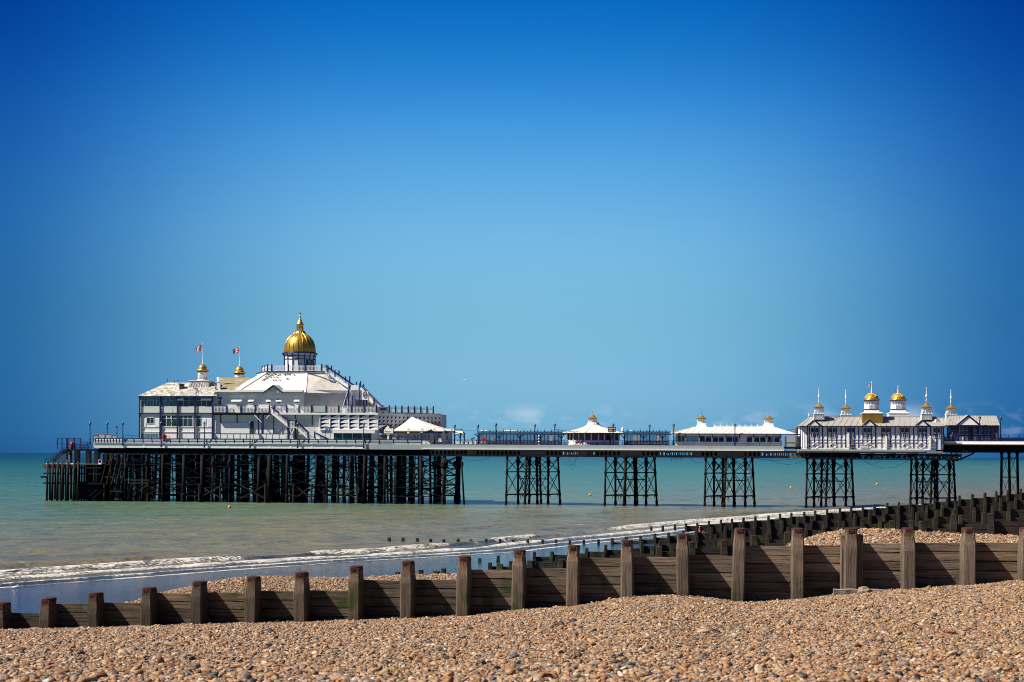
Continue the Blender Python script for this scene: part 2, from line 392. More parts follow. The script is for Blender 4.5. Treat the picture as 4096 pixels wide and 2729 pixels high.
def ground(X, Y):
    X = np.asarray(X, float); Y = np.asarray(Y, float)
    s = X*G1.c-(Y-46)*G1.s_; t = X*G1.s_+(Y-46)*G1.c
    # seaward-facing shingle in front of the near groyne
    k = np.clip(X/np.maximum(Y, 4), -.75, .75); Yi = 46/(1+.15*k); Xi = k*Yi
    si = Xi*G1.c-(Yi-46)*G1.s_
    dr = np.interp(si, gb_s, gb_d); q = np.clip((Y-12.5)/(Yi-.5-12.5), -.25, 1.0)
    zn = H-(1.89+(dr-1.89)*q)
    zn = zn+.10*(fbm(X/4, Y/4, 3, 5)-.5)*sstep(0, 10, Yi-Y)
    # behind it
    d = shore(X, Y)+1.6*(fbm(X/14, Y/14, 2, 9)-.5)
    zp = profile(d); cz = np.interp(s, cr_s, cr_z)
    zc = cz-.0045*(9-np.clip(t, 0, 9))**2+.16*(fbm(X/3, Y/3, 3, 8)-.5)
    zb = zc+(zp-zc)*sstep(9.5, 24, t)
    return zn+(zb-zn)*sstep(.50, .75, t)
def axis(lo, hi, steps):
    out = [lo]
    for a, b_, st in steps:
        n = max(1, int(round((b_-a)/st))); out += list(np.linspace(a, b_, n+1)[1:])
    return np.array(out)
gx = axis(-900, 900, [(-900,-120,40),(-120,-50,5),(-50,-22,1.0),(-22,24,.3),(24,70,1.0),(70,140,5),(140,900,40)])
gy = axis(-120, 1200, [(-120,-10,10),(-10,6,1.0),(6,62,.28),(62,130,.8),(130,240,1.2),(240,400,8),(400,1200,80)])
def grid_mesh(name, XX, YY, ZZ, mat, attrs={}):
    ny, nx = XX.shape; me = bpy.data.meshes.new(name)
    co = np.stack([XX, YY, ZZ], -1).reshape(-1, 3).astype(np.float32)
    i = np.arange((ny-1)*(nx-1)); r, c = i//(nx-1), i % (nx-1); a = r*nx+c
    fc = np.stack([a, a+1, a+nx+1, a+nx], -1).reshape(-1).astype(np.int32)
    me.vertices.add(len(co)); me.vertices.foreach_set('co', co.reshape(-1))
    me.loops.add(len(fc)); me.loops.foreach_set('vertex_index', fc)
    me.polygons.add(len(i)); me.polygons.foreach_set('loop_start', np.arange(len(i), dtype=np.int32)*4)
    me.polygons.foreach_set('use_smooth', np.ones(len(i), bool))
    for k, v in attrs.items():
        at = me.attributes.new(k, 'FLOAT', 'POINT'); at.data.foreach_set('value', v.reshape(-1).astype(np.float32))
    me.materials.append(MAT[mat]); me.update(); me.validate()
    o = bpy.data.objects.new(name, me); COL.objects.link(o); return o

m, nt, b = new_mat('beach')
geo = nt.nodes.new('ShaderNodeNewGeometry'); pos = geo.outputs['Position']
vr = tex(nt, 'ShaderNodeTexVoronoi', 17, pos); 
pc = ramp(nt, [(0,(.05,.04,.035)),(.2,(.20,.12,.065)),(.4,(.27,.18,.11)),(.6,(.32,.25,.18)),(.8,(.17,.16,.16)),(1,(.42,.37,.31))])
sr = nt.nodes.new('ShaderNodeSeparateColor'); nt.links.new(vr.outputs['Color'], sr.inputs[0]); nt.links.new(sr.outputs[0], pc.inputs[0])
ed = ramp(nt, [(.25,(1,1,1)),(.6,(.35,.33,.31))]); nt.links.new(vr.outputs['Distance'], ed.inputs[0])
vr.inputs['Randomness'].default_value = 1
shg = mixc(nt, 1., pc.outputs[0], (.8,.78,.75), 'MULTIPLY')
at = nt.nodes.new('ShaderNodeAttribute'); at.attribute_name = 'sand'
wt_ = nt.nodes.new('ShaderNodeAttribute'); wt_.attribute_name = 'wet'
sn = tex(nt, 'ShaderNodeTexNoise', .35, pos, Detail=6, Roughness=.6)
sandc = mixc(nt, sn.outputs[0], (.11,.08,.06), (.17,.115,.08))
sandc = mixc(nt, wt_.outputs['Fac'], sandc, (.016,.015,.017))
nt.links.new(mixc(nt, at.outputs['Fac'], shg, sandc), b.inputs['Base Color'])
rg = mth(nt, 'SUBTRACT', .85, mth(nt, 'MULTIPLY', wt_.outputs['Fac'], .72)); nt.links.new(rg, b.inputs['Roughness'])
nt.links.new(mth(nt, 'ADD', .2, mth(nt, 'MULTIPLY', wt_.outputs['Fac'], .30)), b.inputs['Specular IOR Level'])
rp = nt.nodes.new('ShaderNodeMapping'); rp.inputs[2].default_value = (0,0,math.radians(-38)); rp.inputs[3].default_value = (.5,2.2,1); nt.links.new(pos, rp.inputs[0])
rn = tex(nt, 'ShaderNodeTexNoise', 1.6, rp.outputs[0], Detail=5, Roughness=.6)
hgt = mth(nt, 'ADD', mth(nt, 'MULTIPLY', mth(nt, 'MULTIPLY', vr.outputs['Distance'], -.6), mth(nt, 'SUBTRACT', 1., at.outputs['Fac'])), mth(nt, 'MULTIPLY', rn.outputs[0], .9))
bp = nt.nodes.new('ShaderNodeBump'); bp.inputs['Strength'].default_value = .8; bp.inputs['Distance'].default_value = .06
nt.links.new(hgt, bp.inputs['Height']); nt.links.new(bp.outputs[0], b.inputs['Normal'])

XX, YY = np.meshgrid(gx, gy); ZZ = ground(XX, YY)
D = shore(XX, YY); t1 = XX*G1.s_+(YY-46)*G1.c
sandy = sstep(3.4, 2.4, ZZ+.8*(fbm(XX/5, YY/5, 3, 3)-.5))*sstep(8, 12, t1)
wet = sstep(2.3, 1.7, ZZ+.35*(fbm(XX/6, YY/6, 3, 4)-.5))*sstep(8, 12, t1)
tag(grid_mesh('beach_ground', XX, YY, ZZ, 'beach', {'sand': sandy, 'wet': wet}), 'shingle beach sloping to wet sand by the sea', None, None, 'structure')

# ------------------------------------------------------------------ sea
m, nt, b = new_mat('sea')
sh = nt.nodes.new('ShaderNodeAttribute'); sh.attribute_name = 'offshore'
fo = nt.nodes.new('ShaderNodeAttribute'); fo.attribute_name = 'foam'
geo = nt.nodes.new('ShaderNodeNewGeometry'); pos = geo.outputs['Position']
mp = nt.nodes.new('ShaderNodeMapping'); mp.inputs[2].default_value = (0,0,math.radians(-20)); nt.links.new(pos, mp.inputs[0])
def stretched(sx, sy, det=4):
    k = nt.nodes.new('ShaderNodeMapping'); k.inputs[3].default_value = (sx, sy, 1); nt.links.new(mp.outputs[0], k.inputs[0])
    return tex(nt, 'ShaderNodeTexNoise', 1., k.outputs[0], Detail=det, Roughness=.62).outputs[0]
big = stretched(.012, .028, 5); mid = stretched(.05, .09, 4)
off = mth(nt, 'ADD', sh.outputs['Fac'], mth(nt, 'MULTIPLY', mth(nt, 'SUBTRACT', big, .5), .24))
wc = ramp(nt, [(0,(.020,.024,.028)),(.055,(.030,.033,.032)),(.10,(.105,.092,.056)),(.26,(.098,.104,.068)),(.40,(.060,.112,.080)),(.55,(.030,.104,.082)),(.70,(.012,.070,.062)),(.84,(.002,.042,.049)),(1,(.0003,.025,.040))])
nt.links.new(off, wc.inputs[0])
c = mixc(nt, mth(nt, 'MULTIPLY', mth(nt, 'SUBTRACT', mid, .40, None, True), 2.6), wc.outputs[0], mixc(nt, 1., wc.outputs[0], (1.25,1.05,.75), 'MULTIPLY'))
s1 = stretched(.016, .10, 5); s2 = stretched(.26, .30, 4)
st_ = mth(nt, 'ADD', mth(nt, 'MULTIPLY', mth(nt, 'SUBTRACT', s1, .5), 1.5), mth(nt, 'MULTIPLY', mth(nt, 'SUBTRACT', s2, .5), 1.9))  # finer noise paints ripple sparkle and dark into the water colour
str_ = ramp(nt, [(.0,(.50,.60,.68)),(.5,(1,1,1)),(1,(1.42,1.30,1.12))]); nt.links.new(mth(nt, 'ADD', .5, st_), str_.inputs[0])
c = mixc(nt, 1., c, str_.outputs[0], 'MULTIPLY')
fn1 = stretched(2.4, 6.5, 6); fn2 = stretched(.5, 1.0, 4)
fm = mth(nt, 'ADD', fo.outputs['Fac'], mth(nt, 'ADD', mth(nt, 'MULTIPLY', mth(nt, 'SUBTRACT', fn1, .5), 2.7), mth(nt, 'MULTIPLY', mth(nt, 'SUBTRACT', fn2, .5), .7)))
fr_ = ramp(nt, [(.60,(0,0,0)),(.78,(1,1,1))]); nt.links.new(fm, fr_.inputs[0])
# white specks out at sea: small whitecaps and painted sun glints
cap = stretched(.30, .42, 2); cap2 = stretched(.045, .07, 2)
cap_glint = ramp(nt, [(.715,(0,0,0)),(.76,(1,1,1))]); nt.links.new(mth(nt, 'ADD', cap, mth(nt, 'MULTIPLY', mth(nt, 'SUBTRACT', cap2, .5), .22)), cap_glint.inputs[0])
fom = mth(nt, 'MAXIMUM', fr_.outputs[0], mth(nt, 'MULTIPLY', cap_glint.outputs[0], .8))
nt.links.new(mixc(nt, fom, c, (.40,.385,.36)), b.inputs['Base Color'])
nt.links.new(mth(nt, 'ADD', mth(nt, 'MULTIPLY', mth(nt, 'MINIMUM', sh.outputs['Fac'], .12), 1.3), mth(nt, 'ADD', .12, mth(nt, 'MULTIPLY', fom, .5))), b.inputs['Roughness'])
b.inputs['IOR'].default_value = 1.33; b.inputs['Specular IOR Level'].default_value = .36
hh = mth(nt, 'ADD', mth(nt, 'MULTIPLY', stretched(.5, 1.3, 5), .8), mth(nt, 'MULTIPLY', stretched(.20, .26, 3), 3.4))
bp = nt.nodes.new('ShaderNodeBump'); bp.inputs['Strength'].default_value = .75; bp.inputs['Distance'].default_value = .55
nt.links.new(mth(nt, 'ADD', hh, mth(nt, 'MULTIPLY', fom, .25)), bp.inputs['Height']); nt.links.new(bp.outputs[0], b.inputs['Normal'])

sy = np.concatenate([np.arange(88, 262, .42), np.arange(262, 420, 1.2), np.geomspace(420, 60000, 110)])
sk = np.linspace(-.95, .95, 760)
KK, YY = np.meshgrid(sk, sy); XX = KK*YY
D = shore(XX, YY); Q = .61*XX+.79*YY
wob = 2.2*(fbm(Q/16, Q*0, 3, 21)-.5); d = D+wob
def band_(c, wid, skew=1.): x = (d-c)/wid; return np.exp(-np.where(x > 0, x*x/(skew*skew), x*x))
m1 = sstep(.34, .52, fbm(Q/11, Q*0+3.3, 3, 31)); m2 = sstep(.30, .5, fbm(Q/9, Q*0+7.7, 3, 41)); m3 = sstep(.3, .5, fbm(Q/7, Q*0+1.7, 3, 51))
br = np.clip(m1+sstep(205, 225, YY)+sstep(112, 98, Q), 0, 1)
zz = .50*band_(-11.6, 1.0, .6)*(.45+.55*br)+.26*band_(-7.2, .8, .6)*(.4+.6*m2)+.10*band_(-3.6, .6, .7)
for cc, ww, hh_, sd in ((-19, 2.0, .42, 61), (-29, 2.4, .36, 62), (-41, 3, .30, 63), (-56, 3.5, .18, 64), (-75, 4, .16, 65)):
    zz = zz+hh_*band_(cc+3*(fbm(Q/30, Q*0, 2, sd)-.5), ww, .7)*sstep(.38, .6, fbm(Q/22, Q*0+2, 2, sd+9))
zz = zz+.03*(fbm(XX/1.3, YY/1.3, 3, 71)-.5)*sstep(2, -4, D)
foam = 1.0*band_(-11.5, .6, 1.5)*br+.30*band_(-9.8, 1.4)*br*m2+1.0*band_(-7.0, .6, 1.0)*np.clip(m2+.85, 0, 1)+1.0*band_(-3.6, .5, 1.0)*np.clip(m3+.8, 0, 1)+.98*band_(-.9, .5)*np.clip(m1+.8, 0, 1)
foam = foam+.30*band_(-4.6, 4.2)*sstep(.4, .65, fbm(Q/5, d/2, 3, 81))+.26*sstep(-14, -10, d)*sstep(1, -2, d)*sstep(195, 225, YY)
foam = foam+.5*band_(-19.5, .8)*sstep(.66, .74, fbm(Q/9, Q*0+5, 3, 91))
foam = foam*(.50+1.0*fbm(Q/2.6, d/1.1, 3, 95))
foam = np.where(D > 3, 0, np.clip(foam, 0, 1.2))
offs = np.clip(np.log1p(np.maximum(-D, 0)/18)/np.log1p(4000/18), 0, 1)
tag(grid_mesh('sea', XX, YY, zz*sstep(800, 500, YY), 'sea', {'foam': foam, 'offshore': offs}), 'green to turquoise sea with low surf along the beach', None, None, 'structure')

# ------------------------------------------------------------------ shingle
m, nt, b = new_mat('pebble')
oi = nt.nodes.new('ShaderNodeObjectInfo')
rc = ramp(nt, [(0,(.020,.018,.020)),(.06,(.060,.056,.058)),(.13,(.15,.14,.138)),(.19,(.14,.055,.020)),(.31,(.23,.11,.042)),(.44,(.26,.145,.066)),(.57,(.31,.195,.100)),
               (.69,(.36,.24,.140)),(.79,(.20,.12,.068)),(.87,(.26,.21,.170)),(.95,(.48,.385,.28)),(1,(.11,.055,.03))])
nt.links.new(oi.outputs['Random'], rc.inputs[0])
pn = tex(nt, 'ShaderNodeTexNoise', 2.2, coords(nt), Detail=5, Roughness=.65)
pr = ramp(nt, [(.35,(.62,.58,.55)),(.65,(1.08,1.05,1.0))]); nt.links.new(pn.outputs[0], pr.inputs[0])
nt.links.new(mixc(nt, 1., rc.outputs[0], pr.outputs[0], 'MULTIPLY'), b.inputs['Base Color']); b.inputs['Roughness'].default_value = .62; b.inputs['Specular IOR Level'].default_value = .35
pcol = bpy.data.collections.new('pebble_shapes')
for i in range(6):
    bm = bmesh.new(); bmesh.ops.create_icosphere(bm, subdivisions=2, radius=.5)
    rs = np.random.default_rng(100+i); dirs = rs.normal(size=(7, 3)); dirs /= np.linalg.norm(dirs, axis=1)[:, None]; cut = rs.uniform(.27, .44, 7)
    for v in bm.verts:
        p = np.array(v.co)
        for dd, ct in zip(dirs, cut):
            e = p@dd-ct
            if e > 0: p = p-dd*e*.92
        v.co = (p[0]*1.12, p[1]*rs.uniform(.80,.84), p[2]*.62)
    for f in bm.faces: f.smooth = True
    me = bpy.data.meshes.new('pebble_shape'); bm.to_mesh(me); bm.free(); me.materials.append(MAT['pebble'])
    pcol.objects.link(bpy.data.objects.new('pebble_shape', me))
def stones(name, X, Y, size, label, sink=.18):
    n = len(X); Z = ground(X, Y)+size*(RNG.uniform(-.10, .50, n)-sink)
    me = bpy.data.meshes.new(name); me.vertices.add(n)
    me.vertices.foreach_set('co', np.stack([X, Y, Z], -1).reshape(-1).astype(np.float32))
    rot = np.stack([RNG.normal(0, .35, n), RNG.normal(0, .35, n), RNG.uniform(0, 6.283, n)], -1)
    a = me.attributes.new('rot', 'FLOAT_VECTOR', 'POINT'); a.data.foreach_set('vector', rot.reshape(-1).astype(np.float32))
    scl = size[:, None]*np.stack([RNG.uniform(.85, 1.35, n), RNG.uniform(.8, 1.15, n), RNG.uniform(.75, 1.25, n)], -1)
    a = me.attributes.new('scl', 'FLOAT_VECTOR', 'POINT'); a.data.foreach_set('vector', scl.reshape(-1).astype(np.float32))
    a = me.attributes.new('pick', 'INT', 'POINT'); a.data.foreach_set('value', RNG.integers(0, 6, n).astype(np.int32))
    o = bpy.data.objects.new(name, me); COL.objects.link(o)
    g = bpy.data.node_groups.new(name, 'GeometryNodeTree')
    g.interface.new_socket('Geometry', in_out='INPUT', socket_type='NodeSocketGeometry'); g.interface.new_socket('Geometry', in_out='OUTPUT', socket_type='NodeSocketGeometry')
    gi = g.nodes.new('NodeGroupInput'); go = g.nodes.new('NodeGroupOutput'); ip = g.nodes.new('GeometryNodeInstanceOnPoints'); ci = g.nodes.new('GeometryNodeCollectionInfo')
    ci.inputs[0].default_value = pcol; ci.inputs[1].default_value = True; ci.inputs[2].default_value = True
    ip.inputs['Pick Instance'].default_value = True
    def named(nm, ty):
        a_ = g.nodes.new('GeometryNodeInputNamedAttribute'); a_.data_type = ty; a_.inputs[0].default_value = nm
        return [q for q in a_.outputs if q.enabled and q.name == 'Attribute'][0]
    er = g.nodes.new('FunctionNodeEulerToRotation'); g.links.new(named('rot', 'FLOAT_VECTOR'), er.inputs[0])
    g.links.new(gi.outputs[0], ip.inputs['Points']); g.links.new(ci.outputs[0], ip.inputs['Instance']); g.links.new(er.outputs[0], ip.inputs['Rotation'])
    g.links.new(named('scl', 'FLOAT_VECTOR'), ip.inputs['Scale']); g.links.new(named('pick', 'INT'), ip.inputs['Instance Index']); g.links.new(ip.outputs[0], go.inputs[0])
    md = o.modifiers.new('stones', 'NODES'); md.node_group = g
    return tag(o, label, 'pebbles', None, 'stuff')
def scatter(y0, y1, per_m2, wide=.365, extra=1.3):
    """random spots of the shingle in front of the groyne between two distances"""
    n = int((y1-y0)*(2*wide*(y0+y1)/2+2*extra)*per_m2); Y = np.sqrt(RNG.uniform(y0*y0, y1*y1, n)); X = RNG.uniform(-1, 1, n)*(wide*Y+extra)
    ok = X*G1.s_+(Y-46)*G1.c < -.12
    return X[ok], Y[ok]
def sizes(n, med, sg): return np.clip(RNG.lognormal(math.log(med), sg, n), med*.45, med*3.2)
xs, ys, ss = [], [], []
for y0, y1, dens, med in ((10.3, 14, 950, .042), (14, 17.5, 1050, .035), (17.5, 22, 900, .035), (22, 29, 680, .038), (29, 38, 520, .042), (38, 47.5, 420, .046)):
    X, Y = scatter(y0, y1, dens); xs.append(X); ys.append(Y); ss.append(sizes(len(X), med, .34))
X, Y = scatter(10.3, 16, 22); xs.append(X); ys.append(Y); ss.append(sizes(len(X), .080, .2))
X, Y = scatter(15, 40, 3.5); xs.append(X); ys.append(Y); ss.append(sizes(len(X), .10, .2))
stones('pebbles', np.concatenate(xs), np.concatenate(ys), np.concatenate(ss), 'tan, grey and rust brown pebbles covering the near beach')
def behind(px0, px1, t0, t1, per, med):
    a, c = G1.pt(px0, 2200, (t0+t1)/2).x, G1.pt(px1, 2200, (t0+t1)/2).x; n = int((c-a)*(t1-t0)*per)
    s = RNG.uniform(a, c, n); t = RNG.uniform(t0, t1, n)
    return s*G1.c+t*G1.s_, 46-s*G1.s_+t*G1.c, sizes(n, med, .3)
X, Y, S = behind(3170, 4300, .35, 12.5, 330, .078); stones('pebble_mound', X, Y, S, 'pale pebbles heaped behind the tall planks on the right')
X, Y, S = behind(560, 2150, 3, 12.5, 300, .066); stones('pebble_mound', X, Y, S, 'brown pebbles banked up behind the seaward planks')

# ------------------------------------------------------------------ groynes
def post_mesh(name, width, depth, length, mat, rnd, cap_in=.82, shoulder=.42):
    """square sawn pile with chamfered arrises, narrowed under its iron band; its top is at z = 0"""
    rs = random.Random(rnd); n = 8
    zs = [0, -.10, -.2, -shoulder, -shoulder-.2]+[-shoulder-.2-(length-shoulder-.2)*i/5 for i in range(1, 6)]
    vs, fs, at = [], [], []; wx = rs.uniform(-.02, .02)
    for j, z in enumerate(zs):
        k = cap_in if j < 3 else (.97 if j == 3 else 1.0); k *= rs.uniform(.97, 1.03); ch = .30
        hx, hy = width/2*k, depth/2*(k if j > 3 else k*.97); lean = wx*z
        for sx, sy in ((1,-ch),(1,ch),(ch,1),(-ch,1),(-1,ch),(-1,-ch),(-ch,-1),(ch,-1)):
            ex, ey = sx, sy
            x = hx*ex if abs(ex) == 1 else hx*.78*(1 if ex > 0 else -1)
            y = hy*ey if abs(ey) == 1 else hy*.78*(1 if ey > 0 else -1)
            vs.append((x+lean+rs.uniform(-.008, .008), y+rs.uniform(-.008, .008), z)); at.append(-z)
    for j in range(len(zs)-1):
        for i in range(n): fs.append((j*n+i, (j+1)*n+i, (j+1)*n+(i+1)%n, j*n+(i+1)%n))
    fs.append(tuple(range(n)))
    me = bpy.data.meshes.new(name); me.from_pydata(vs, [], fs); me.materials.append(MAT[mat])
    a = me.attributes.new('below_cap', 'FLOAT', 'POINT'); a.data.foreach_set('value', at)
    bm = bmesh.new(); bm.from_mesh(me); bmesh.ops.recalc_face_normals(bm, faces=bm.faces); bm.to_mesh(me); bm.free(); return me
def cap_mesh(width, depth, rnd, hgt=.105):
    rs = random.Random(rnd); mb = MB(); a = [(width/2*.93*math.copysign(abs(math.cos(q))**.6, math.cos(q))*rs.uniform(.97,1.03), depth/2*.93*math.copysign(abs(math.sin(q))**.6, math.sin(q))*rs.uniform(.97,1.03)) for q in [2*math.pi*(i+.5)/12 for i in range(12)]]
    z0, z1 = .03-hgt, .03; n = 12; tl = rs.uniform(-.012, .012)
    vs = [(x, y, z0+tl*x*4) for x, y in a]+[(x*1.03, y*1.03, (z0+z1)/2+tl*x*4) for x, y in a]+[(x, y, z1+tl*x*4) for x, y in a]+[(x*.8, y*.8, z1+.012) for x, y in a]
    fs = [(j*n+i, j*n+(i+1)%n, (j+1)*n+(i+1)%n, (j+1)*n+i) for j in range(3) for i in range(n)]+[tuple(range(3*n, 4*n))]
    mb.add(vs, fs); return mb.mesh('iron_band', 'rust_cap')
def part(name, me, parent, loc):
    o = bpy.data.objects.new(name, me); COL.objects.link(o); o.parent = parent; o.location = loc; BASE[o.name] = (0,0,0); return o
def planks(fr, parent, base, s0, s1, ztop, n, ph, t0, thick, mat, rnd, name='plank_panel'):
    rs = random.Random(rnd); mb = MB(); z = ztop; tone = []
    for i in range(n):
        h = ph*rs.uniform(.92, 1.06); dt = rs.uniform(-.004, .004)+(.012 if rs.random() < .12 else 0); a, c = rs.uniform(-.012, .012), rs.uniform(-.012, .012); g = rs.uniform(.016, .030)
        k = 8; top = [z+(a*(1-q/k)+c*q/k)*(i > 0)+rs.uniform(-.004, .004) for q in range(k+1)]; bot = [z-h+g+rs.uniform(-.005, .005) for q in range(k+1)]
        vs = []
        for q in range(k+1):
            x = s0+(s1-s0)*q/k; vs += [(x, t0+dt, bot[q]), (x, t0+dt, top[q]), (x, t0+dt+thick, top[q]), (x, t0+dt+thick, bot[q])]
        fs = [(q*4+e, (q+1)*4+e, (q+1)*4+(e+1)%4, q*4+(e+1)%4) for q in range(k) for e in range(4)]+[(0,1,2,3),(k*4+3,k*4+2,k*4+1,k*4)]
        mb.add(vs, fs); z -= h; tone += [rs.uniform(-.32, .26)]*len(vs)
    mb.box(s0+.01, s1-.01, t0+thick*.55, t0+thick*.92, z+.03, ztop-.06)  # added dark backing, so no light shows through the plank gaps
    off = BASE[parent.name]
    me = mb.mesh(name, mat, off); tone += [-.7]*(len(me.vertices)-len(tone)); a_ = me.attributes.new('tone', 'FLOAT', 'POINT'); a_.data.foreach_set('value', tone); return part(name, me, parent, (0,0,0))
NP = [(5,2416),(188.6,2398),(378,2377),(592,2356),(794,2331),(1010,2312),(1203,2294.5),(1422,2270),(1629,2250),(1856,2231),(2076,2206),(2294,2188),(2507,2166),(2730,2141),(2960,2119),(3190,2119),(3405,2118),(3633,2118),(3875,2117),(4110,2116),(4340,2115)]
NT = [2454,2416,2413,2374,2372,2366,2364,2323,2321,2281,2274,2233,2229,2224,2185,2183,2175,2173,2172,2171]
b0 = G1.pt(5, 2416, -.24)
g1 = thing('groyne', G1, (b0.x, 0, 5.0), 'nearest groyne of weathered grey brown oak posts and planks crossing the shingle', 'groyne', 'timber groynes')
pts = [G1.pt(x, y, -.40) for x, y in NP]; W1 = .385
left = G1.pt(-230, 2436, -.40)
for i, p in enumerate([left]+pts):
    o = part('post', post_mesh('post', W1, .66, 3.6, 'post_wood', i, .86), g1, (p.x-b0.x, -.29, p.z-5.0)); o.rotation_euler = (0, random.Random(i*7).uniform(-.012, .012), 0)
    part('iron_band', cap_mesh(W1*.98, .62, i+50, .13), o, (0, 0, 0))
for i, y in enumerate([2456]+NT):
    a, c = ([left]+pts)[i], ([left]+pts)[i+1]
    z = G1.pt(([(-230, 0)]+NP)[i][0]/2+([(-230, 0)]+NP)[i+1][0]/2, y, 0).z
    planks(G1, g1, b0, a.x+.02, c.x-.02, z, 7, .272, .045, .085, 'plank_wood', i)
# two narrower timbers bolted to the sides of one pile
for px, y in ((3377, 2143), (3440, 2140)):
    p = G1.pt(px, y, -.4); part('side_timber', post_mesh('side_timber', .18 if px < 3400 else .2, .42, 3.0, 'post_wood', px, .97, .2), g1, (p.x-b0.x, -.20, p.z-5.0))

def far_groyne(fr, L, label, w_, ph, plank_from, drop, rnd, n=7, rust=None, tint='far_wood'):
    P_ = [fr.pt(x, y, -.15) for x, y in L]; base = (P_[0].x, 0, P_[0].z-1)
    g = thing('groyne', fr, base, label, 'groyne', 'timber groynes'); BASE[g.name] = base
    pm = [post_mesh('post', w_, w_*1.25, 4.2, tint, rnd+i, .86) for i in range(4)]; cm_ = cap_mesh(w_*.92, w_*1.1, rnd)
    rs = random.Random(rnd)
    for i, p in enumerate(P_):
        o = part('post', pm[i % 4], g, (p.x-base[0], -.15, p.z+rs.uniform(-.09, .07)-base[2])); o.rotation_euler = (rs.uniform(-.06, .06), rs.uniform(-.05, .05), rs.uniform(-.2, .2))
        if rust and L[i][0] > rust: part('iron_band', cm_, o, (0, 0, 0))
    for i in range(len(P_)-1):
        if L[i][0] < plank_from: continue
        z = min(P_[i].z, P_[i+1].z)-np.interp(L[i][0], [drop[0], drop[2]], [drop[1], drop[3]])
        planks(fr, g, base, P_[i].x, P_[i+1].x, z, n, ph, .03, .09, tint, rnd*31+i)
    return g
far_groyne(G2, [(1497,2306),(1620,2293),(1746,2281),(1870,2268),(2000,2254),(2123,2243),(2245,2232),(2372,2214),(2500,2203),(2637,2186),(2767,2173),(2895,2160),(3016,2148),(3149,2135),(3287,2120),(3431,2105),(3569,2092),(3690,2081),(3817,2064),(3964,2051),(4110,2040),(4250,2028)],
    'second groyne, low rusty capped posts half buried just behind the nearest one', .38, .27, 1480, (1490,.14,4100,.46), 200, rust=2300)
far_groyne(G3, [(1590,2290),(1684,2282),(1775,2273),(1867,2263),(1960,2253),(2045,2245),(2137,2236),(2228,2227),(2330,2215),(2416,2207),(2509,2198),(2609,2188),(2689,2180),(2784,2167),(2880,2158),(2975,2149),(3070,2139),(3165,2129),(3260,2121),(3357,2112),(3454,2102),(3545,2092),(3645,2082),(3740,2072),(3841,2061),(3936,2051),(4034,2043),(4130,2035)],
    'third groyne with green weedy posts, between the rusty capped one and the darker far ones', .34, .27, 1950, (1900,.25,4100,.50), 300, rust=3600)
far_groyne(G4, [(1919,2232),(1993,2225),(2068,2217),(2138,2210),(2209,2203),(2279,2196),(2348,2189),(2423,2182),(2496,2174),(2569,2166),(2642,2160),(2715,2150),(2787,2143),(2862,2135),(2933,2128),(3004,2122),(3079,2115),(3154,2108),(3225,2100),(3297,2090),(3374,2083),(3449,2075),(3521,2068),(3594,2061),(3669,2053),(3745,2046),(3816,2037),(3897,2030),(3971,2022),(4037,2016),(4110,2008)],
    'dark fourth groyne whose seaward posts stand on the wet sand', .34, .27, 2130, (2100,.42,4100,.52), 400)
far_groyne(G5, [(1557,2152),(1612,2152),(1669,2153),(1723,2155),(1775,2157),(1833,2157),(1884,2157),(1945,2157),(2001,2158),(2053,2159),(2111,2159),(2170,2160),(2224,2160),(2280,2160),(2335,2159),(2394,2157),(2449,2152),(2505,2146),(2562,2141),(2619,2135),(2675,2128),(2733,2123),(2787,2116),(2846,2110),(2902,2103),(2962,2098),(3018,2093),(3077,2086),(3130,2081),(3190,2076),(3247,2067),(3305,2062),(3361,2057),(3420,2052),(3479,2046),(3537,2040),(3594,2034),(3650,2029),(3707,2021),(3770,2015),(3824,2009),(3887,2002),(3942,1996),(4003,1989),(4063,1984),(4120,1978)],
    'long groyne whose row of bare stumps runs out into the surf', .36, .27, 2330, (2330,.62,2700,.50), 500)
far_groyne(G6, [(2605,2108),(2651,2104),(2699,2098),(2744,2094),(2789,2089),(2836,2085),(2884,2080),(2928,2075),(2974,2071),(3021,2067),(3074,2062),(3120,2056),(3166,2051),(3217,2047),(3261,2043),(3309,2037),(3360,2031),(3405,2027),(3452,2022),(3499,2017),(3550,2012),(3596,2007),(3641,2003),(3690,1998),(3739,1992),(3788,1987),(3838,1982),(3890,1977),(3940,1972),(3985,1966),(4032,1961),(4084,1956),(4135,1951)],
    'farthest groyne, a dark stepped fence of posts below the pier legs', .36, .27, 2735, (2700,.34,3000,.55), 600)

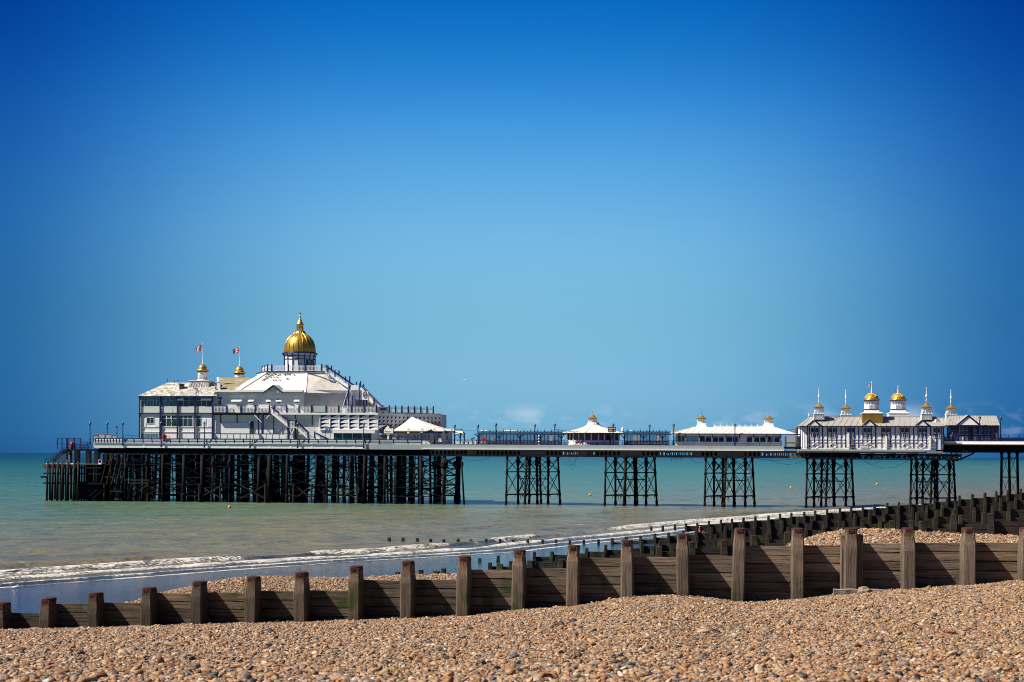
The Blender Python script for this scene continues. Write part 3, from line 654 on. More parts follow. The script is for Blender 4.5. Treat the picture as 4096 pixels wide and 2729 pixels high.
# driftwood against the near groyne
mb = MB(); a, c = G1.pt(3334, 2371, -1.15), G1.pt(3562, 2362, -.85)
k = 9; vs = []
for i in range(k+1):
    p = a.lerp(c, i/k); h_ = .09-.012*math.sin(i*1.7)-.010*i; vs += [(p.x, p.y, p.z-.30), (p.x, p.y+.01*math.sin(i*2.3), p.z+h_), (p.x, p.y+.22, p.z+h_+.01), (p.x, p.y+.22, p.z-.30)]
mb.add(vs, [(q*4+e, (q+1)*4+e, (q+1)*4+(e+1) % 4, q*4+(e+1) % 4) for q in range(k) for e in range(4)]+[(0, 1, 2, 3), (k*4+3, k*4+2, k*4+1, k*4)])
mb.single('timber_baulk', 'driftwood', G1, (a.x, a.y, a.z-.12), 'pale squared timber baulk lying on the shingle against the doubled pile', 'driftwood')
def lumpy(name, c, r, sx, sy, sz, mat, fr, label, cat, seed):
    bm = bmesh.new(); bmesh.ops.create_icosphere(bm, subdivisions=4, radius=1); rs = np.random.default_rng(seed); o_ = rs.uniform(0, 50)
    for v in bm.verts:
        n = float(fbm(np.array([v.co.x*1.7+o_]), np.array([v.co.z*1.7+v.co.y*1.3+o_]), 4, seed)[0]); v.co *= r*(.62+.75*n)
        v.co.x *= sx; v.co.y *= sy; v.co.z *= sz
    for f in bm.faces: f.smooth = True
    me = bpy.data.meshes.new(name); bm.to_mesh(me); bm.free(); me.materials.append(MAT[mat])
    o = bpy.data.objects.new(name, me); COL.objects.link(o); place(o, fr, c); return tag(o, label, cat)
lumpy('driftwood_stump', tuple(G1.pt(3455, 2369, -1.35)), .18, 1.15, .8, .85, 'driftwood', G1, 'knotted grey stump resting on the timber baulk', 'driftwood', 5)
# ------------------------------------------------------------------ pier: head, neck, landing stage
ZD = 13.1
def S(px, t=0, py=1780): return PT(px, py, t).x
def Z(px, py, t=0): return PT(px, py, t).z
WB = 30.0                                  # depth of the pier head
NB = 13.0                                  # depth of the neck
head = thing('pier_end_deck', PF, (S(430), 0, 0), 'wide seaward end of the pier on a dark forest of iron piles', 'pier')
mb = MB(); mb.box(S(372), S(1690), .25, WB, 12.25, ZD-.01); mb.build('deck', 'deck_wood', head)
mb = MB()                                  # fascia boards: the upper edge overhangs and shades the boards below
mb.box(S(372), S(500), .05, .25, 12.05, 13.02); R(mb, 372, 1771.5, 500, 1773.5, -.12, .05)
mb.build('fascia_boards', 'clapboard', head)
mb = MB(); mb.box(S(500), S(1455), .10, .25, 12.1, ZD); mb.box(S(500), S(1455), -.10, .25, ZD+.005, ZD+.13)
for q in range(500, 1455, 84): mb.box(S(q+70), S(q+79), .06, .10, 12.1, 12.75)
mb.build('fascia', 'white', head)
mb = MB(); mb.box(S(1455), S(1690), .0, .25, 12.0, ZD+.06); mb.build('fascia_panel', 'grey_panel', head)
# lattice edge girder
mb = MB(); s0, s1 = S(395), S(1715); zt, zb = 12.05, 10.55
for t in (.5, 8, 16, 24, WB-.5):
    mb.box(s0, s1, t-.12, t+.12, zt-.22, zt); mb.box(s0, s1, t-.12, t+.12, zb, zb+.2)
    n = int((s1-s0)/2.2)
    for i in range(n):
        a, c = s0+(s1-s0)*i/n, s0+(s1-s0)*(i+1)/n; mid = (a+c)/2
        mb.bar((a, t, zb+.1), (mid, t, zt-.1), .11); mb.bar((mid, t, zt-.1), (c, t, zb+.1), .11); mb.bar((a, t, zb), (a, t, zt), .12)
for i in range(24):
    s = s0+(s1-s0)*i/23; mb.box(s-.2, s+.2, .6, WB-.6, 10.9, 12.0)
mb.box(s0, s1, 3, 3.2, 10.8, 12.2)
mb.build('girder', 'iron', head)
rs = random.Random(3)
rows = [0.6, 6.5, 13, 20, 27]
for r, t in enumerate(rows):
    n = 20 if r == 0 else 19
    ss_ = [S(445, t)+(S(1830, t)-S(445, t))*(i+(rs.uniform(-.36, .36) if 0 < i < n-1 else 0))/(n-1) for i in range(n)]
    for i, s in enumerate(ss_):
        rad = rs.choice([.24, .28, .34, .44, .66 if r else .36]); mbp = MB()
        if r == 0 and i == n-1:            # raking end column
            mbp.tube((S(1843), t, 10.6), (S(1858), t, -1.5), .17, .22, 8)
        else:
            lean = rs.uniform(-.25, .25)
            mbp.tube((s+lean, t, 10.6), (s, t, -1.5), rad*.9, rad, 8); mbp.lathe((s, t, 0), [(rad, 2.0), (rad*1.25, 1.6), (rad*1.25, -.5)], 8, smooth=False)
            if rs.random() < .35: mbp.lathe((s+lean*.8, t, 8.6), [(rad, .9), (rad*1.9, .6), (rad*1.9, -.3), (rad, -.8)], 8, smooth=False)
        mbp.build('pile', 'iron_rust' if (r == 0 and i % 3 == 0) else 'iron', head)
    mbb = MB()
    for z in (8.15, 5.9, 3.6, 1.5):
        for i in range(n-1):
            if rs.random() < (.55 if z != 5.9 else .3): dz_ = rs.uniform(-.5, .5); q_ = rs.uniform(.06, .16); mbb.bar((ss_[i], t, z+dz_), (ss_[i+1], t, z+dz_+rs.uniform(-.1, .1)), .2, q_*2)
    for i in range(n-1):
        a, c = ss_[i], ss_[i+1]
        for z0, z1 in ((8.3, 10.5), (6.0, 8.1), (3.7, 5.8), (1.5, 3.6)):
            if rs.random() < .93: mbb.bar((a, t, z0), (c, t, z1), .11)
            if rs.random() < .93: mbb.bar((a, t, z1), (c, t, z0), .11)
        if r < 4 and i % 2 == 0:
            for z0 in (3.6, 8.1): mbb.bar((a, t, z0), (a, rows[r+1], z0), .22)
            mbb.bar((a, t, 3.6), (a, rows[r+1], 8.1), .12); mbb.bar((a, t, 8.1), (a, rows[r+1], 3.6), .12)
        if rs.random() < .5:               # weed and rope hanging from the low beams
            x = rs.uniform(a, c); mbb.tube((x, t, 3.5), (x+.1, t, 3.5-rs.uniform(.4, 1.2)), .09, .02, 5)
    mbb.build('cross_brace', 'iron', head)
mb = MB(); rs = random.Random(44)          # the many lesser piles deeper under the deck
for i in range(200):
    t = rs.uniform(2.5, 28); s = rs.uniform(S(412, t), S(1700, t)) if i % 3 else rs.uniform(S(412, t), S(1150, t)); r_ = rs.choice((.12, .15, .19, .24, .36)); mb.tube((s+rs.uniform(-.7, .7), t, 10.6), (s, t, -1.5), r_, r_, 7)
tag(mb.build('pile', 'iron', head), kind='stuff')
mb = MB()                                  # raking fender poles near the landing stage
for px in (430, 452, 472, 491, 511): mb.tube(PT(px, 1822, -.8), PT(px-26, 1938, -1.2), .10, .12, 6)
for x0, y0, x1, y1 in ((418, 1908, 500, 1910), (500, 1920, 595, 1921), (520, 1934, 592, 1931), (440, 1965, 490, 1967)): mb.bar(PT(x0, y0, -.9), PT(x1, y1, -.9), .24)
for x0, x1, ya, yb in ((524, 592, 1938, 1988), (800, 880, 1945, 1990), (960, 1062, 1940, 1995), (1175, 1250, 1938, 2000), (1352, 1432, 1948, 2000)):
    mb.bar(PT(x0, ya, .2), PT(x1, yb, .2), .2); mb.bar(PT(x0, yb, .2), PT(x1, ya, .2), .2)
for px in (592, 515, 882, 798, 1062, 1175, 1247, 1352, 1431, 418): mb.tube(PT(px, 1935, -.1), PT(px-2, 2012, -.1), .2, .22, 7)
mb.build('fender_pole', 'timber_pile', head)

# landing stage at the seaward end
ls = thing('landing_stage', PF, (S(190), 0, 0), 'two level timber landing stage with steep stair at the seaward tip', 'landing stage')
zl = Z(250, 1855, -1); zu = Z(300, 1796, 1)
mb = MB(); mb.box(S(183), S(412, 0), -1, 9, zl-.15, zl); mb.box(S(412), S(620), 2, 6, zl-.15, zl); mb.build('lower_deck', 'concrete', ls)
mb = MB(); mb.box(S(183), S(318), -1.2, -.95, zl-.95, zl-.12); mb.build('edge_beam', 'maroon', ls)
mb = MB()
for a, c in ((184, 190), (198, 206), (219, 226), (257, 266), (278, 316), (393, 405)): R(mb, a, 1853, c, 1858, -1.3, -.96)
mb.build('edge_strip', 'white', ls)
mb = MB(); mb.box(S(262, 1), S(400, 1), 1, 9, zu-.45, zu); mb.build('upper_deck', 'iron_rust', ls)
mb = MB()
for px in (272, 305, 350, 385): mb.box(S(px-8, 2), S(px+8, 2), 2, 3.2, zl, zu-.45); mb.box(S(px-6, 7), S(px+6, 7), 7, 8, zl, zu-.45)
mb.build('concrete_leg', 'concrete', ls)
for i, px in enumerate((191, 211, 231, 250, 271, 297, 314)):
    p = MB(); p.tube(PT(px, 1845-(2 if i % 2 else 0), -1.5), PT(px-4, 2005, -1.5), .21, .25, 9); p.build('fender_pile', 'timber_pile', ls)
rs = random.Random(8)
for i in range(24):
    t = (3.0, 5.5, 8.5)[i % 3]; px = 200+i*10.6; r_ = .27 if px < 300 else rs.uniform(.24, .5)
    p = MB(); p.tube((S(px, t), t, zl-.1), (S(px, t), t, -1.5), r_*rs.uniform(.8, 1.1), r_, 8); p.build('pile', 'iron', ls)
mb = MB()
for z in (zl-.9, 6.2, 4.0): mb.box(S(182), S(412), -.9, -.6, z-.17, z+.17)
mb.box(S(300), S(380), 2.5, 2.9, .4, 4.4); mb.box(S(178), S(196), -1.9, -.6, 5.2, 5.6)
for px in (290, 320, 345, 370): mb.bar(PT(px, 1995, -.7), PT(px+42, 1960, -.7), .18)
mb.build('waling', 'iron', ls)
mb = MB(); a, c = PT(262, 1797, -.2), PT(213, 1843, -.2)
for t in (-.9, 1.1): mb.bar((a.x, t, a.z), (c.x, t, c.z), .22, .45)
for i in range(17):
    f = i/16; s = a.x+(c.x-a.x)*f; z = a.z+(c.z-a.z)*f; mb.box(s-.14, s+.14, -.9, 1.1, z-.03, z+.03)
mb.add([(a.x, -.85, a.z-.3), (c.x, -.85, c.z-.3), (c.x, 1.05, c.z-.3), (a.x, 1.05, a.z-.3)], [(0, 1, 2, 3)])
mb.build('stair', 'blue', ls)
mb = MB()
for t in (-.95, 1.15):
    for o_ in (.55, 1.05): mb.bar((a.x, t, a.z+o_), (c.x, t, c.z+o_), .05)
    for i in range(6):
        f = i/5; s = a.x+(c.x-a.x)*f; z = a.z+(c.z-a.z)*f; mb.bar((s, t, z), (s, t, z+1.05), .05)
mb.build('stair_rail', 'blue', ls)
mb = MB()
def rail(mb, s0, s1, t, z, h=1.1, pitch=1.6, th=.07, lines=(.35, .7, 1.), t1=None):
    n = max(1, int(round((s1-s0)/pitch))); t1 = t if t1 is None else t1
    for i in range(n+1):
        f = i/n; mb.box(s0+(s1-s0)*f-th/2, s0+(s1-s0)*f+th/2, t+(t1-t)*f-th/2, t+(t1-t)*f+th/2, z, z+h)
    for q in lines: mb.bar((s0, t, z+h*q), (s1, t1, z+h*q), th*.8)
    return mb
rail(mb, S(184), S(410), -.9, zl, 1.25, .9); rail(mb, S(410), S(620), 2, zl, 1.2, 1.0); rail(mb, S(184, 9), S(410, 9), 9, zl, 1.2, 1.2)
rail(mb, S(268, 1), S(398, 1), 1.1, zu, 1.1, 1.0); rail(mb, S(268, 9), S(398, 9), 8.9, zu, 1.1, 1.2)
mb.build('railing', 'blue', ls)
mb = MB()
for x0, x1, t in ((229.5, 266, 1.2), (271, 297, 3), (297, 323, 3), (323, 352, 5)):
    y0 = 1753.5 if x1 < 324 else 1768
    a, c = PT(x0, y0, t), PT(x1, 1796, t)
    for s in (a.x, (a.x+c.x)/2 if x0 < 240 else a.x, c.x): mb.box(s-.09, s+.09, t-.09, t+.09, c.z, a.z)
    mb.bar((a.x, t, a.z), (c.x, t, a.z), .12); mb.bar((a.x, t, (a.z+c.z)/2), (c.x, t, (a.z+c.z)/2), .07)
    if x0 > 240:
        for i in range(1, 9): s = a.x+(c.x-a.x)*i/9; mb.box(s-.012, s+.012, t-.012, t+.012, c.z, a.z)
        for i in range(1, 12): z = c.z+(a.z-c.z)*i/12; mb.bar((a.x, t, z), (c.x, t, z), .02)
mb.build('mesh_screen', 'blue', ls)

# neck of the pier: decked girder with hexagonal holes, carried on braced trestles
neck = thing('pier_neck', PF, (S(1690), 0, 0), 'long pier walkway with hexagonal holes along its girder, on braced iron trestles', 'pier')
mb = MB(); mb.box(S(1690)+.01, S(3135), .25, NB, 12.25, ZD-.01); mb.build('deck', 'deck_wood', neck)
mb = MB(); mb.box(S(1690)+.01, S(3135), .0, .25, 12.28, ZD+.06); mb.build('fascia_panel', 'grey_panel', neck)
mb = MB(); mb.box(S(1690)+.01, S(3135), -.35, .3, 12.10, 12.27); mb.build('fascia_ledge', 'white_warm', neck)
zt, zb = 12.08, 10.70
def hexplate(mb, s0, s1, t, holes, th=.14):
    """plate with a hexagonal hole per cell where holes(i) is true"""
    n = int(round((s1-s0)/.90)); wd = (s1-s0)/n; zm = (zt+zb)/2
    for t_ in (t, t+th):
        for i in range(n):
            a, c = s0+wd*i, s0+wd*(i+1); mid = (a+c)/2
            if not holes(i, mid): mb.add([(a, t_, zb), (c, t_, zb), (c, t_, zt), (a, t_, zt)], [(0, 1, 2, 3)]); continue
            hw, hh_, hs = .30, .52, .24
            Lp = [(a, zt), (mid, zt), (mid, zm+hh_), (mid-hw, zm+hs), (mid-hw, zm-hs), (mid, zm-hh_), (mid, zb), (a, zb)]
            Rp = [(c, zt), (mid, zt), (mid, zm+hh_), (mid+hw, zm+hs), (mid+hw, zm-hs), (mid, zm-hh_), (mid, zb), (c, zb)]
            for P_ in (Lp, Rp):
                mb.add([(x, t_, z) for x, z in (P_[0], P_[1], P_[2], P_[3])]+[(P_[0][0], t_, zm+hs)], [(0, 1, 2, 3, 4)])
                mb.add([(P_[0][0], t_, zm+hs), (P_[3][0], t_, zm+hs), (P_[4][0], t_, zm-hs), (P_[0][0], t_, zm-hs)], [(0, 1, 2, 3)])
                mb.add([(P_[0][0], t_, zm-hs)]+[(x, t_, z) for x, z in (P_[4], P_[5], P_[6], P_[7])], [(0, 1, 2, 3, 4)])
tres_px = [2023, 2418, 2818, 3224, 3642]
ts = [S(p, 0, 2010)+5.6 for p in tres_px]
def holes(i, s): return all(abs(s-c) > 2.6 for c in ts) and (i % 27) not in (9, 10)
mb = MB(); s0, s1 = S(1722), S(3235); hexplate(mb, s0, s1, .5, holes); hexplate(mb, s0+.35, s1, NB-.5, holes)
for t in (.45, NB-.55):
    mb.box(s0, s1, t-.12, t+.28, zb-.14, zb); mb.box(s0, s1, t-.12, t+.28, zt, zt+.10)
for s in np.arange(s0, s1, 3.6): mb.box(s-.06, s+.06, .40, .5, zb, zt)
mq = MB()
for i, c in enumerate(ts[:4]): mq.box((S(1722) if i == 0 else ts[i-1]+13.5), c+6.0, 5.9, 6.1, zb, zt)  # dark plate added to block the sky, so the holes read as shaded
mq.build('hole_blocker', 'iron', neck)
for s in np.arange(s0+1, s1, 7.2): mb.box(s-.15, s+.15, .8, NB-.7, zb+.8, zt)
mb.build('girder', 'girder', neck)
mb = MB(); rs = random.Random(4)           # slack cables and a service cradle under the deck
for px, dx, dip in ((1840, 120, 16), (2240, 70, 34), (2275, 30, 50), (2760, 70, 25), (3000, 210, 14), (3060, 190, 30), (3440, 90, 30), (3440, 210, 45)):
    pts_ = [PT(px+dx*q/8, 1828+dip*4*(q/8)*(1-q/8), 1) for q in range(9)]; mb.path(pts_, .025)
p, q = PT(2684, 1832, 3), PT(2732, 1834, 3); mb.box(p.x, q.x, 2.5, 3.5, p.z-.1, p.z)
for px in (2686, 2704, 2724): mb.bar(PT(px, 1832, 3), PT(px, 1846, 3), .06)
mb.build('cable', 'iron', neck)

def trestle(parent, s_c, name='trestle'):
    """braced group of eight iron columns; offsets in metres from its middle"""
    legs = [((772, 760), 0), ((873, 876), 5), ((955, 935), 0), ((985, 978), 10), ((1050, 1058), 5), ((1080, 1093), 10), ((1160, 1158), 5), ((1250, 1275), 10)]
    zt_ = 10.68; tr = MB(); pos_ = []; L_ = []
    for (xt, xb), t in legs:
        a, c = PT(1700+xt/2.354, 1828, t), PT(1700+xb/2.354, 2018, t); o_ = ts[0]
        a = Vector((a.x-o_+s_c, t+.3, zt_)); c = Vector((c.x-o_+s_c, t+.3, -1.5+.0)); pos_.append((a, c))
    def at(i, z): a, c = pos_[i]; return a.lerp(c, (zt_-z)/(zt_+1.5))
    order = [0, 2, 4, 5, 7]; front = [(0, 1), (1, 2), (2, 4), (4, 6), (6, 7), (1, 3), (3, 5), (5, 7), (2, 3), (4, 5)]
    for i, j in front:
        if (i, j) in ((0, 1), (1, 3), (3, 4), (4, 6), (6, 7), (1, 2), (2, 4)):
            tr.bar(at(i, 7.25), at(j, 7.25), .22); tr.bar(at(i, 2.3), at(j, 2.3), .28)
        for z0, z1 in ((7.4, 10.2), (2.4, 7.1)):
            tr.bar(at(i, z0), at(j, z1), .12); tr.bar(at(i, z1), at(j, z0), .12)
    tr.bar(at(1, 5.7), at(6, 5.7), .2)
    rs = random.Random(int(abs(s_c)*10))
    for k in range(16):
        i, j = rs.choice(front); p = at(i, 2.2).lerp(at(j, 2.2), rs.random()); tr.tube(p, p+Vector((rs.uniform(-.15, .15), 0, -rs.uniform(.3, 1.2))), .10, .02, 5)
    o = tr.build(name, 'iron', parent)
    for k, (a, c) in enumerate(pos_):
        lg = MB(); r0 = (.20, .22, .22, .20, .23, .20, .22, .21)[k]
        lg.tube(a, c, r0, r0*1.12, 9)
        p = a.lerp(c, .0); lg.lathe(p, [(r0, -.9), (r0*1.7, -.15), (r0*1.9, .0)], 9)
        for z in (7.25, 2.3, .7):
            p = at(k, z); lg.lathe(p, [(r0, .3), (r0*1.45, .22), (r0*1.5, -.3), (r0*1.05, -.45)], 9)
        if k in (1, 3, 4, 6): p = at(k, 9.2); lg.lathe(p, [(r0, .8), (r0*2.1, .5), (r0*1.9, -.2), (r0, -.9)], 9)
        lg.build('leg', 'iron_rust' if k in (0, 2) else 'iron', o)
    for i, j in ((1, 3), (3, 4), (4, 6)):
        ar = MB(); a, c = at(i, 9.6), at(j, 9.6); n = 10
        ar.path([Vector((a.x+(c.x-a.x)*(.5-.5*math.cos(math.pi*q/n)), a.y+(c.y-a.y)*q/n, 9.3+1.3*math.sin(math.pi*q/n))) for q in range(n+1)], .10, 6)
        ar.build('arch', 'iron', o)
    return o
t_first = trestle(neck, ts[0])
for s in ts[1:4]:
    c = copy_tree(t_first, neck); c.location = (s-ts[0], 0, 0)

# wide platform under the ballroom and the landward decks
plat = thing('pier_platform', PF, (S(3200), -2, 0), 'broad pier platform with arched lattice girder under the turreted pavilion', 'pier')
PF0 = -2.2
mb = MB(); mb.box(S(3192, PF0), S(3772, PF0), PF0, NB+2, 11.75, 12.2); mb.build('deck', 'deck_wood', plat)
mb = MB(); R(mb, 3192, 1798.5, 3700, 1806, PF0-.25, PF0); mb.build('edge_ledge', 'grey_panel', plat)
mb = MB(); s0, s1 = S(3238, PF0), S(3850, PF0); a, c = 11.6, 10.35
for t in (PF0+.2, 5, NB+1.5):
    mb.box(s0, s1, t-.12, t+.12, a-.2, a); mb.box(s0, s1, t-.12, t+.12, c, c+.22)
    n = 26
    for i in range(n):
        x0, x1 = s0+(s1-s0)*i/n, s0+(s1-s0)*(i+1)/n; mid = (x0+x1)/2
        mb.path([(x0+(x1-x0)*q/6, t, c+.2+(a-c-.35)*math.sin(math.pi*q/6)) for q in range(7)], .08, 4); mb.bar((x0, t, c), (x0, t, a), .12)
        mb.bar((x0, t, a-.1), (mid, t, c+.1), .07); mb.bar((x1, t, a-.1), (mid, t, c+.1), .07)
for s in np.arange(s0, s1, 4.4): mb.box(s-.14, s+.14, PF0, NB+1, 11.0, 11.7)
mb.build('girder', 'iron', plat)
mb = MB(); a, c = PT(3800, 1805, 4), PT(3898, 1812, 4); mb.box(a.x, c.x, 3, 5, c.z, c.z+.35); mb.bar(PT(3895, 1814, 4), PT(3830, 1842, 4), .3); mb.bar(PT(3830, 1842, 4), PT(3780, 1838, 4), .3)
for px in (3765, 3785, 3805, 3825): mb.bar(PT(px, 1812, 4), PT(px+8, 1838, 4), .22)
mb.build('bracket', 'iron', plat)
for s, dt in ((ts[4], -.5),):
    c = copy_tree(t_first, plat); c.location = (s-ts[0]+(BASE[neck.name][0]-BASE[plat.name][0])+dt*.2, dt+2, 0)

shore_deck = thing('pier_approach', PF, (S(3770), 0, 0), 'landward stretch of pier deck behind the blue pavilion', 'pier')
zs = Z(3900, 1766, 0)
mb = MB(); mb.box(S(3776), S(4600), .25, NB, zs-.8, zs-.02); mb.build('deck', 'deck_wood', shore_deck)
mb = MB(); mb.box(S(3776), S(4600), .0, .25, zs-.45, zs+.02); mb.box(S(3850), S(4600), -.25, .25, zs-.62, zs-.452); mb.build('fascia', 'white_warm', shore_deck)
mb = MB(); mb.box(S(3776), S(4600), .5, .7, zs-2.3, zs-.64); mb.box(S(3776), S(4600), NB-.7, NB-.5, zs-2.3, zs-.8)
for s in np.arange(S(3790), S(4600), 1.1): mb.box(s-.07, s+.07, .36, .5, zs-2.2, zs-.7)
mb.build('girder', 'iron_rust', shore_deck)
mb = MB()
rail(mb, S(3779), S(4600), .2, zs+.02, 1.35, 2.1, .11, (.12, .30, .62, 1.)); mb.build('railing', 'blue', shore_deck)
mb = MB(); R(mb, 3990, 1754, 4500, 1764.5, .25, .30); mb.build('rail_panel', 'blue', shore_deck)
mb = MB(); tp = [(4007, 4004), (4036, 4040), (4069, 4073)]
for x, xb in tp: mb.tube(PT(x, 1800, 3), PT(xb, 2030, 3), .26, .30, 9); mb.lathe(PT(x, 1803, 3), [(.26, -1), (.6, .2)], 9)
tr = mb.build('trestle', 'iron', shore_deck)
mb = MB()
for i in (0, 1):
    x0, x1 = tp[i][0], tp[i+1][0]
    for y in (1833, 1909): mb.bar(PT(x0, y, 3), PT(x1, y, 3), .2)
    for ya, yb in ((1810, 1905), (1912, 1985)): mb.bar(PT(x0, ya, 3), PT(x1, yb, 3), .08); mb.bar(PT(x0, yb, 3), PT(x1, ya, 3), .08)
mb.build('brace', 'iron', tr)
for px in (4210, 4330, 4450, 4560):
    mb = MB(); mb.tube((S(px, 3), 3, zs-2), (S(px, 3), 3, 0), .28, .3, 8); mb.tube((S(px, 10), 10, zs-2), (S(px, 10), 10, 0), .28, .3, 8); mb.build('column', 'iron', shore_deck)

# railings of the head and the neck (each run a fence of its own)
def screen_run(x0, x1, n, label, panel='screen_panel'):
    fe = thing('railing', PF, (S(x0), 0, ZD), label, 'railing', 'railings along the pier edge')
    a, c = S(x0), S(x1); z0 = ZD+.13
    mb = MB()
    for i in range(n+1):
        s = a+(c-a)*i/n; mb.bar((s+.22, .0, z0), (s, .23, z0+.98), .13)
    mb.bar((a, .25, z0+.98), (c, .25, z0+.98), .12); mb.bar((a, .10, z0+.5), (c, .10, z0+.5), .08); mb.bar((a, .03, z0+.06), (c, .03, z0+.06), .06); mb.build('rail_frame', 'blue', fe)
    mb = MB(); q = (c-a)
    mb.add([(a, .09, z0+.08), (c, .09, z0+.08), (c, .28, z0+.90), (a, .28, z0+.90), (a, .13, z0+.08), (c, .13, z0+.08), (c, .32, z0+.90), (a, .32, z0+.90)],
           [(0,1,2,3),(7,6,5,4),(0,4,5,1),(1,5,6,2),(2,6,7,3),(3,7,4,0)]); mb.build('screen', panel, fe); return fe
screen_run(378, 486, 9, 'curved slatted rail with blue uprights above the white boards at the tip', 'clapboard')
screen_run(496, 1008, 14, 'blue railing with pale screens below the glazed seaward block')
screen_run(1014, 1230, 6, 'blue railing with pale screens in front of the front stair')
screen_run(1232, 1456, 6, 'blue railing with pale screens below the louvred wall')
screen_run(1458, 1685, 4, 'blue railing with pale screens in front of the low welcome porch', 'grey_panel')
def plain_run(x0, x1, label, pitch=2.2, t=.15, h=1.05):
    fe = thing('railing', PF, (S(x0, t), t, ZD), label, 'railing', 'railings along the pier edge'); mb = MB(); rail(mb, S(x0, t), S(x1, t), t, ZD+.05, h, pitch, .07, (.12, .5, 1.)); mb.build('rail_frame', 'blue', fe)
plain_run(1686, 1905, 'thin blue railing in front of the tent roofed cafe')
plain_run(1906, 2256, 'thin blue railing along the longer open shelter')
plain_run(2257, 2490, 'thin blue railing in front of the round red windowed kiosk')
plain_run(2491, 2690, 'thin blue railing along the shorter open shelter')
plain_run(2692, 3126, 'thin blue railing in front of the long white kiosk')
plain_run(1812, 2700, 'rear railing along the far edge of the walkway, seen between the shelters', 2.6, NB-.2)
# ------------------------------------------------------------------ main pavilion
TF = 3.0           # facade depth
pav = thing('pavilion', PF, (S(560, TF), TF, ZD), 'big white pavilion with golden dome and stairs on its roof', 'pavilion')
zg = ZD
def quad(mb, pts, m=0): mb.add(pts, [tuple(range(len(pts)))], m)
# seaward two-storey block
zf, ze = Z(700, 1655, TF), Z(700, 1585, TF)
sl, sr_ = S(560, TF), S(851, TF)
mb = MB(); mb.box(sl, sr_, TF, 22, zg, zf-.02); mb.build('ground_wall', 'white', pav)
mb = MB(); mb.box(sl, sr_, TF+.01, 22, zf+.12, ze); mb.build('upper_wall', 'white', pav)
mb = MB(); mb.box(sl-.5, sr_, TF-.32, 22, zf-.02, zf+.12); mb.build('floor_band', 'blue', pav)
mb = MB()
for x0, x1 in ((564, 640), (646, 690), (693, 778), (790, 850)): R(mb, x0, 1628, x1, 1651, TF-.12, TF+.02)
mb.build('spandrel', 'clapboard', pav)
for px in (560, 642, 711, 781, 851):
    mb = MB(); mb.box(S(px, TF)-.14, S(px, TF)+.14, TF-.42, TF-.13, zg, ze-.05); mb.build('column', 'blue', pav)
for x0, x1, n, g in ((565, 638, 6, 'glass_pale'), (645, 709, 4, 'glass_pale'), (714, 778, 3, 'glass_dark'), (785, 848, 3, 'glass_dark')):
    win(pav, x0, 1588, x1, 1626, TF, n, 2, g, ys=[.42])
for x0, x1, n in ((645, 708, 3), (714, 771, 3), (785, 805, 1)): win(pav, x0, 1663, x1, 1706, TF, n, 2, 'glass_dark', ys=[.27])
win(pav, 587, 1671, 616, 1694, TF, 2, 1); win(pav, 565, 1734, 636, 1756, TF, 6, 1, 'glass_pale')
mb = MB()
for x0, x1 in ((565, 638), (645, 709), (714, 778), (785, 849)): R(mb, x0, 1726.5, x1, 1729, TF-.12, TF); R(mb, x0, 1707, x1, 1709, TF-.1, TF)
for x0, x1 in ((567, 585), (619, 637), (810, 825), (831, 847)): R(mb, x0, 1675, x1, 1706, TF-.06, TF)
mb.build('wall_trim', 'white', pav)
for x0, x1, y in ((710, 733, 1601), (803, 846, 1601)):
    mb = MB(); a, c = PT(x0, y, TF-.4), PT(x1, y, TF-.4); mb.add([(a.x, TF-.09, a.z+.5), (c.x, TF-.09, a.z+.5), (c.x, TF-.55, a.z), (a.x, TF-.55, a.z), (a.x, TF-.09, a.z+.53), (c.x, TF-.09, a.z+.53), (c.x, TF-.58, a.z+.02), (a.x, TF-.58, a.z+.02)], [(0,1,2,3),(4,7,6,5),(0,4,5,1),(1,5,6,2),(2,6,7,3),(3,7,4,0)]); mb.build('open_sash', 'white', pav)
mb = MB(); a, c = PT(665, 1666, TF-.35), PT(684, 1673, TF-.35)
for p, q in (((a.x, TF-.1, a.z), (a.x+.1, TF-.5, c.z)), ((c.x, TF-.1, a.z), (c.x-.1, TF-.5, c.z)), ((a.x+.1, TF-.5, c.z), (c.x-.1, TF-.5, c.z))): mb.bar(p, q, .08)
mb.build('open_sash', 'white', pav)
# its hipped roof
t0, t1 = TF-.75, 22.6; a, c = S(548, t0), S(866, t0)
zr = Z(700, 1531, 9); ra, rb = S(669, 9), S(852, 9); zev = ze+.04
mb = MB(); mb.add([(a, t0, zev), (c, t0, zev), (c, t1, zev), (a, t1, zev), (ra, 9, zr), (rb, 9, zr), (rb, 15, zr), (ra, 15, zr)], [(0,1,5,4),(3,0,4,7),(2,3,7,6),(4,5,6,7),(0,3,2,1),(1,2,6,5)]); mb.build('seaward_roof', 'lichen_roof', pav)
mb = MB(); mb.box(a, sr_, t0-.06, t0+.10, zev-.16, zev-.01); mb.box(a-.05, a+.1, t0+.1, t1, zev-.16, zev-.01); mb.build('gutter', 'blue', pav)
mb = MB(); mb.tube(PT(669, 1530, 9), PT(669, 1514, 9), .08, .05, 6); mb.tube(PT(698, 1530, 9), PT(698, 1523, 9), .1, .1, 6); mb.tube(PT(712, 1530, 10), PT(712, 1518, 10), .1, .1, 6); mb.build('roof_vent', 'iron', pav)
mb = MB(); p = PT(727, 1540, 6); mb.box(p.x-.45, p.x+.45, 5.6, 6.5, p.z-1.1, p.z+.1); mb.box(p.x-.65, p.x+.6, 5.5, 6.6, p.z+.1, p.z+.28); mb.build('chimney', 'dark', pav)
